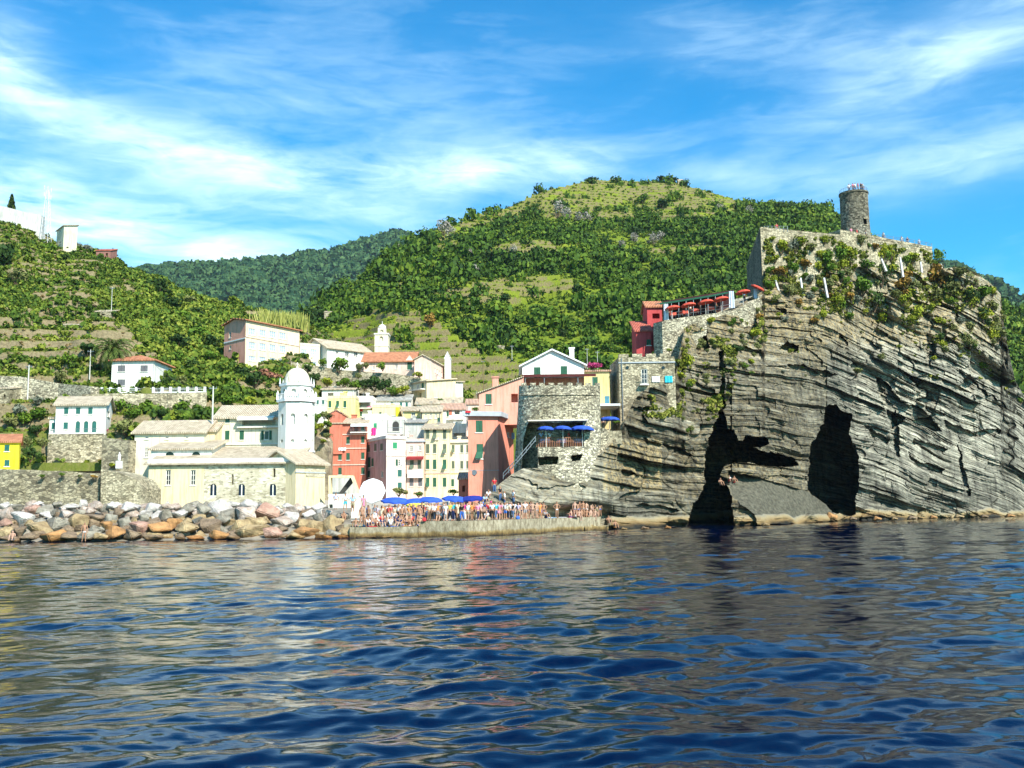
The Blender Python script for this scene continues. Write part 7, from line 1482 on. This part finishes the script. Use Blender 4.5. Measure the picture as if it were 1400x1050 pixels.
row(12, 484, 580, .7, .98, ['se2','se2','se1','ed1'], 'on low ledge', BG); row(12, 488, 582, 2.2, 1.22, ['se2','se1','sw1','st2'], 'behind low ledge', BG); row(12, 492, 586, 3.8, 1.25, ['se1','se2','st2','st3','sw1'], 'mid bathing crowd', BG); row(13, 500, 590, 5.8, 1.3, ['st1','st2','st3','hp1','se1'], 'behind bathing crowd', BG); row(10, 520, 590, 8.5, 1.4, ST, 'under blue parasols', BG)
for x,y,k,t,b,l in ((470,711,'se2','white','red','person in red swimwear lying between the last boulders and the ledge'),(497,701,'st3','pink','pink','person in pink dress on the steps below the white parasol'),(482,700,'hp1','light blue','khaki','person in light blue shirt at the kiosk, left of the pink dress'),(472,698,'st2','white','turquoise','person in white shirt and turquoise shorts in front of the kiosk'),(459,697,'st1','lilac','white','person in lilac shirt and white trousers at the left end of the kiosk')):
    q = P(x,y,97.5); person(k, q, .2, t, b, 0, True, '', 'people near the kiosk', l)
pr = ['white','red','light blue','black','magenta','white','blue']
for i,(x,y) in enumerate(((668,677),(676,671),(663,684),(684,683),(672,690),(690,690),(660,691),(702,688))):
    q = hits(x, y, [cliff_bvh]); q = q if q else P(x,y,106); Yq = min(q.y-.1, 107); person('st1' if i%2 else 'se1', P(x,y+4,Yq), .3*i, pr[i%7], 'denim', i%4, True, 'on rock steps', 'people on the rock steps')
def onrock(x, y, kind, top, bot, label, dz=0, Yf=None):
    q = hits(x, y, [cliff_bvh]); Yq = Yf or q.y-.15; p = P(x,y,Yq); p.z += dz; return person(kind, p, .3, top, bot, 0, True, '', 'people on the sea rocks', label)
onrock(997,659,'se1','white','red','person in white shirt sitting on the left tip of the smooth rock slab'); onrock(1004,660,'se2','red','red','person in red swimwear sitting beside another on the smooth slab'); onrock(985,664,'se2','red','black','person in black swimwear half in cave shade left of the slab', 0, 113)
onrock(832,716,'se2','red','brown','sunbather in brown swimwear on the tan rock just right of the pier',0,109.5); onrock(841,722,'se2','red','orange','sunbather in orange swimwear at the waterline right of the pier',0,109)
person('sw1', P(115,739,89.2)+Vector((0,0,-.1)), .4, 'red','white', 0, True, '', None, 'person in white swimwear climbing out of the sea onto the boulders'); person('se2', P(17,739,89.3), .2, 'red','grey', 2, False, '', None, 'bather in grey swimwear at the waterline, far left')
for i,(dx,t,k) in enumerate(((-.62,'white','st1'),(-.3,'pink','st2'),(-.12,'white','st1'),(.12,'red','st2'),(.38,'black','ph1'),(.6,'white','st1'),(.72,'light blue','st2'))):
    a = 1.5*PI+dx*1.1; person(k, (TOWER_C.x+TOWER_R*.72*math.sin(dx*1.2), TOWER_C.y-TOWER_R*.72*math.cos(dx*1.2), TOWER_TOP+.02), .4*i, t, 'denim', i%4, True, 'on the tower', 'people on the tower')
for i,(x,y,Yq,t) in enumerate(((1062,316.5,152,'red'),(1164,322,156,'pink'),(1172,324,156.5,'red'),(1184,326,157,'grey'),(1208,328,158,'white'),(1233,333.5,160.5,'white'),(1241,334.5,161,'navy'),(1257,337,162.2,'light blue'))):
    p = P(x,y,Yq+1.2); p.z -= .35; person('st1' if i%2 else 'st2', p, .5*i, t, 'denim', i%4, True, 'on castle terrace', 'people on the castle terrace')
for i,(x,t) in enumerate(((740,'light blue'),(752,'white'),(778,'red'),(789,'white'))): person('st1' if i%2 else 'st2', P(x,609.5,111.2), .6*i, t, 'black', i%4, True, 'in bastion recess', 'guests on the bastion terrace')
for i,(x,y,Yq,t) in enumerate(((915,436,137,'black'),(944,431,138.5,'white'),(958,429.5,139.5,'navy'),(979,426,141,'red'),(1018,413,142.8,'light blue'))): person('st1', P(x,y,Yq), .6*i, t, 'black', i%4, True, 'in the restaurant', 'guests in the restaurant')
person('st1', P(825,588,117), .3, 'white', 'black', 0, True, '', None, 'waiter in white shirt beside the blue parasol right of the bastion')
def statue():
    p = P(163,634,126.5); rt = empty('statue', p, 0, 'small white statue on a plinth on the bank left of the church', 'statue'); W = plain('white marble',(.78,.77,.74),bmp=0)
    MB().box(-.32,-.32,-.6,.32,.32,.35).build('plinth', W, rt)
    J = dict(b=((0,0,.38),(.26,.22)),c=((0,0,.75),(.2,.16)),d=((0,0,1.1),(.19,.13)),n=((0,0,1.28),.06),h=((0,-.01,1.4),.09),t=((0,0,1.46),.085),e=((-.2,-.02,1.0),.06),f=((.2,-.02,1.0),.06),g=((-.05,-.2,1.02),.045),i=((.05,-.2,1.02),.045))
    me = skin_mesh('figure', J, [('b','c'),('c','d'),('d','n'),('n','h'),('h','t'),('d','e'),('d','f'),('e','g'),('f','i')], 'b'); me.materials.append(W); obj('figure', me, rt)
statue()
def towel(px, Y, z, c, l):
    p = Pz(px, Y, z+.03); mb = MB(); n = 8
    for i in range(n+1):
        for s in (-1,1): mb.v.append((s*.42, -.85+1.7*i/n, .025*math.sin(i*1.9+px)+.02))
    for i in range(n): mb.f.append((2*i,2*i+1,2*i+3,2*i+2))
    k = len(mb.v); mb.v += [(x,y,z_-.02) for x,y,z_ in mb.v]; mb.f += [tuple(k+j for j in reversed(f)) for f in list(mb.f)]; o = mb.build('towel', c, None, p); o.rotation_euler = (0,0,px%1.3-.6); tag(o, l, 'towel', 'towels and bags of the bathers')
def bag(px, Y, z, c, l):
    p = Pz(px, Y, z); mb = MB().lathe([(.12,0),(.2,.05),(.19,.25),(.1,.34)],10,squash=.6); rt = empty('bag', p, .3, l, 'bag', 'towels and bags of the bathers'); mb.build('sack', c, rt, smooth=True); s = MB()
    for i in range(8): a, b = PI*i/8, PI*(i+1)/8; s.tube((.1*math.cos(a),0,.32+.16*math.sin(a)),(.1*math.cos(b),0,.32+.16*math.sin(b)),.012,n=4)
    s.build('strap', CL['brown'], rt)
for i,(x,o_,z,k) in enumerate(((491,1.1,.98,'turquoise'),(508,.9,.98,'red'),(533,1.0,.98,'blue'),(556,1.1,.98,'orange'),(520,3,1.22,'white'),(753,1.2,1.42,'light blue'),(770,1.6,1.42,'white'),(780,1.0,1.42,'magenta'))): towel(x, fy(x)+o_, z, CL[k], f'{k} bathing towel spread on the pier stones')
for x,o_,z,k in ((499,1.4,.98,'black'),(545,1.2,.98,'navy'),(580,.6,1.42,'red'),(627,.5,1.42,'black'),(668,.5,1.42,'khaki'),(708,.7,1.42,'blue'),(775,1.3,1.42,'black')): bag(x, fy(x)+o_, z, CL[k], f'{k} beach bag standing at the pier edge')
def cloth(px, py, w, h, Y, c, label):
    a = P(px-w/2,py-h/2,Y); s = w/F_PX*Y; d = h/F_PX*Y; n = 8; V = []; 
    for j in range(2):
        for i in range(n+1): V.append((s*i/n, .05*math.sin(i*1.7)-.04*j, -d*j*(1+.06*math.sin(i*2.3))))
    mb = MB(); mb.v = V+[(x,y+.02,z) for x,y,z in V]; m = n+1
    for i in range(n): mb.f += [(i,i+1,m+i+1,m+i),(2*m+i,3*m+i,3*m+i+1,2*m+i+1)]
    mb.f += [(0,m,3*m,2*m),(n,2*m+n,3*m+n,m+n)]; tag(mb.build('laundry', c, None, a), label, 'laundry', 'washing hanging from the houses')
for x,y,w_,h_,c,l in ((468,614,10,4,WCAN,'white washing hanging on the red house front'),(511,590,6,10,CL['magenta'],'magenta cloth hanging between red house and green window house'),(548,632,5,8,WCAN,'white washing at the window of the mauve corner house'),(640,563,7,3,CL['red'],'red cloth on the small pink house'),(627,577,9,3,WCAN,'white washing under the crimson loggia'),(493,561,6,3,CL['red'],'red cloth on the awning terrace'),(505,557,6,4,CL['pink'],'pink cloth at the right end of the awning terrace'),(700,596,7,9,CL['light blue'],'light blue cloth hanging on the side of the salmon building'),(596,600,8,4,CL['cream'],'cream washing between top windows of the cream house')):
    q = None; r_ = ray(x,y).normalized(); bpy.context.view_layer.update(); hit = scene.ray_cast(bpy.context.evaluated_depsgraph_get(), C0+r_*95, r_); Yc = hit[1].y-.15 if hit[0] else 155; cloth(x,y,w_,h_,Yc,c,l)
def cable(a, b, sag, label):
    o = P(*a); q = P(*b)-o; mb = MB(); n = 14; pts = [q*(i/n)+Vector((0,0,-sag*4*(i/n)*(1-i/n))) for i in range(n+1)]
    for i in range(n): mb.tube(pts[i], pts[i+1], .025, n=4, caps=False)
    tag(mb.build('cable', plain('black cable',(.05,.05,.05),bmp=0), None, o), label, 'cable')
cable((122,480,gy(lefth,122,526)),(151.5,493,Yv+.1),.5,'thin cable from the pale pole to the orange roofed villa'); cable((290.5,530,132),(210,497,Yv),1.2,'thin cable from the white pole up to the orange roofed villa'); cable((444,612,133),(453,617,161),.3,'thin cable between bell tower and red house')
disambiguate()

def haze():
    m = bpy.data.materials.new('air haze'); m.use_nodes = True; nt = m.node_tree; nt.nodes.clear(); o = nd(nt, 'ShaderNodeOutputMaterial'); v = nd(nt, 'ShaderNodeVolumePrincipled')
    v.inputs['Color'].default_value = (.80,.90,1,1); v.inputs['Density'].default_value = .00005; v.inputs['Anisotropy'].default_value = .3; nt.links.new(v.outputs[0], o.inputs['Volume'])
    tag(MB().box(-5000,-600,-3,5000,6600,900).build('haze', m), kind='stuff')
haze()
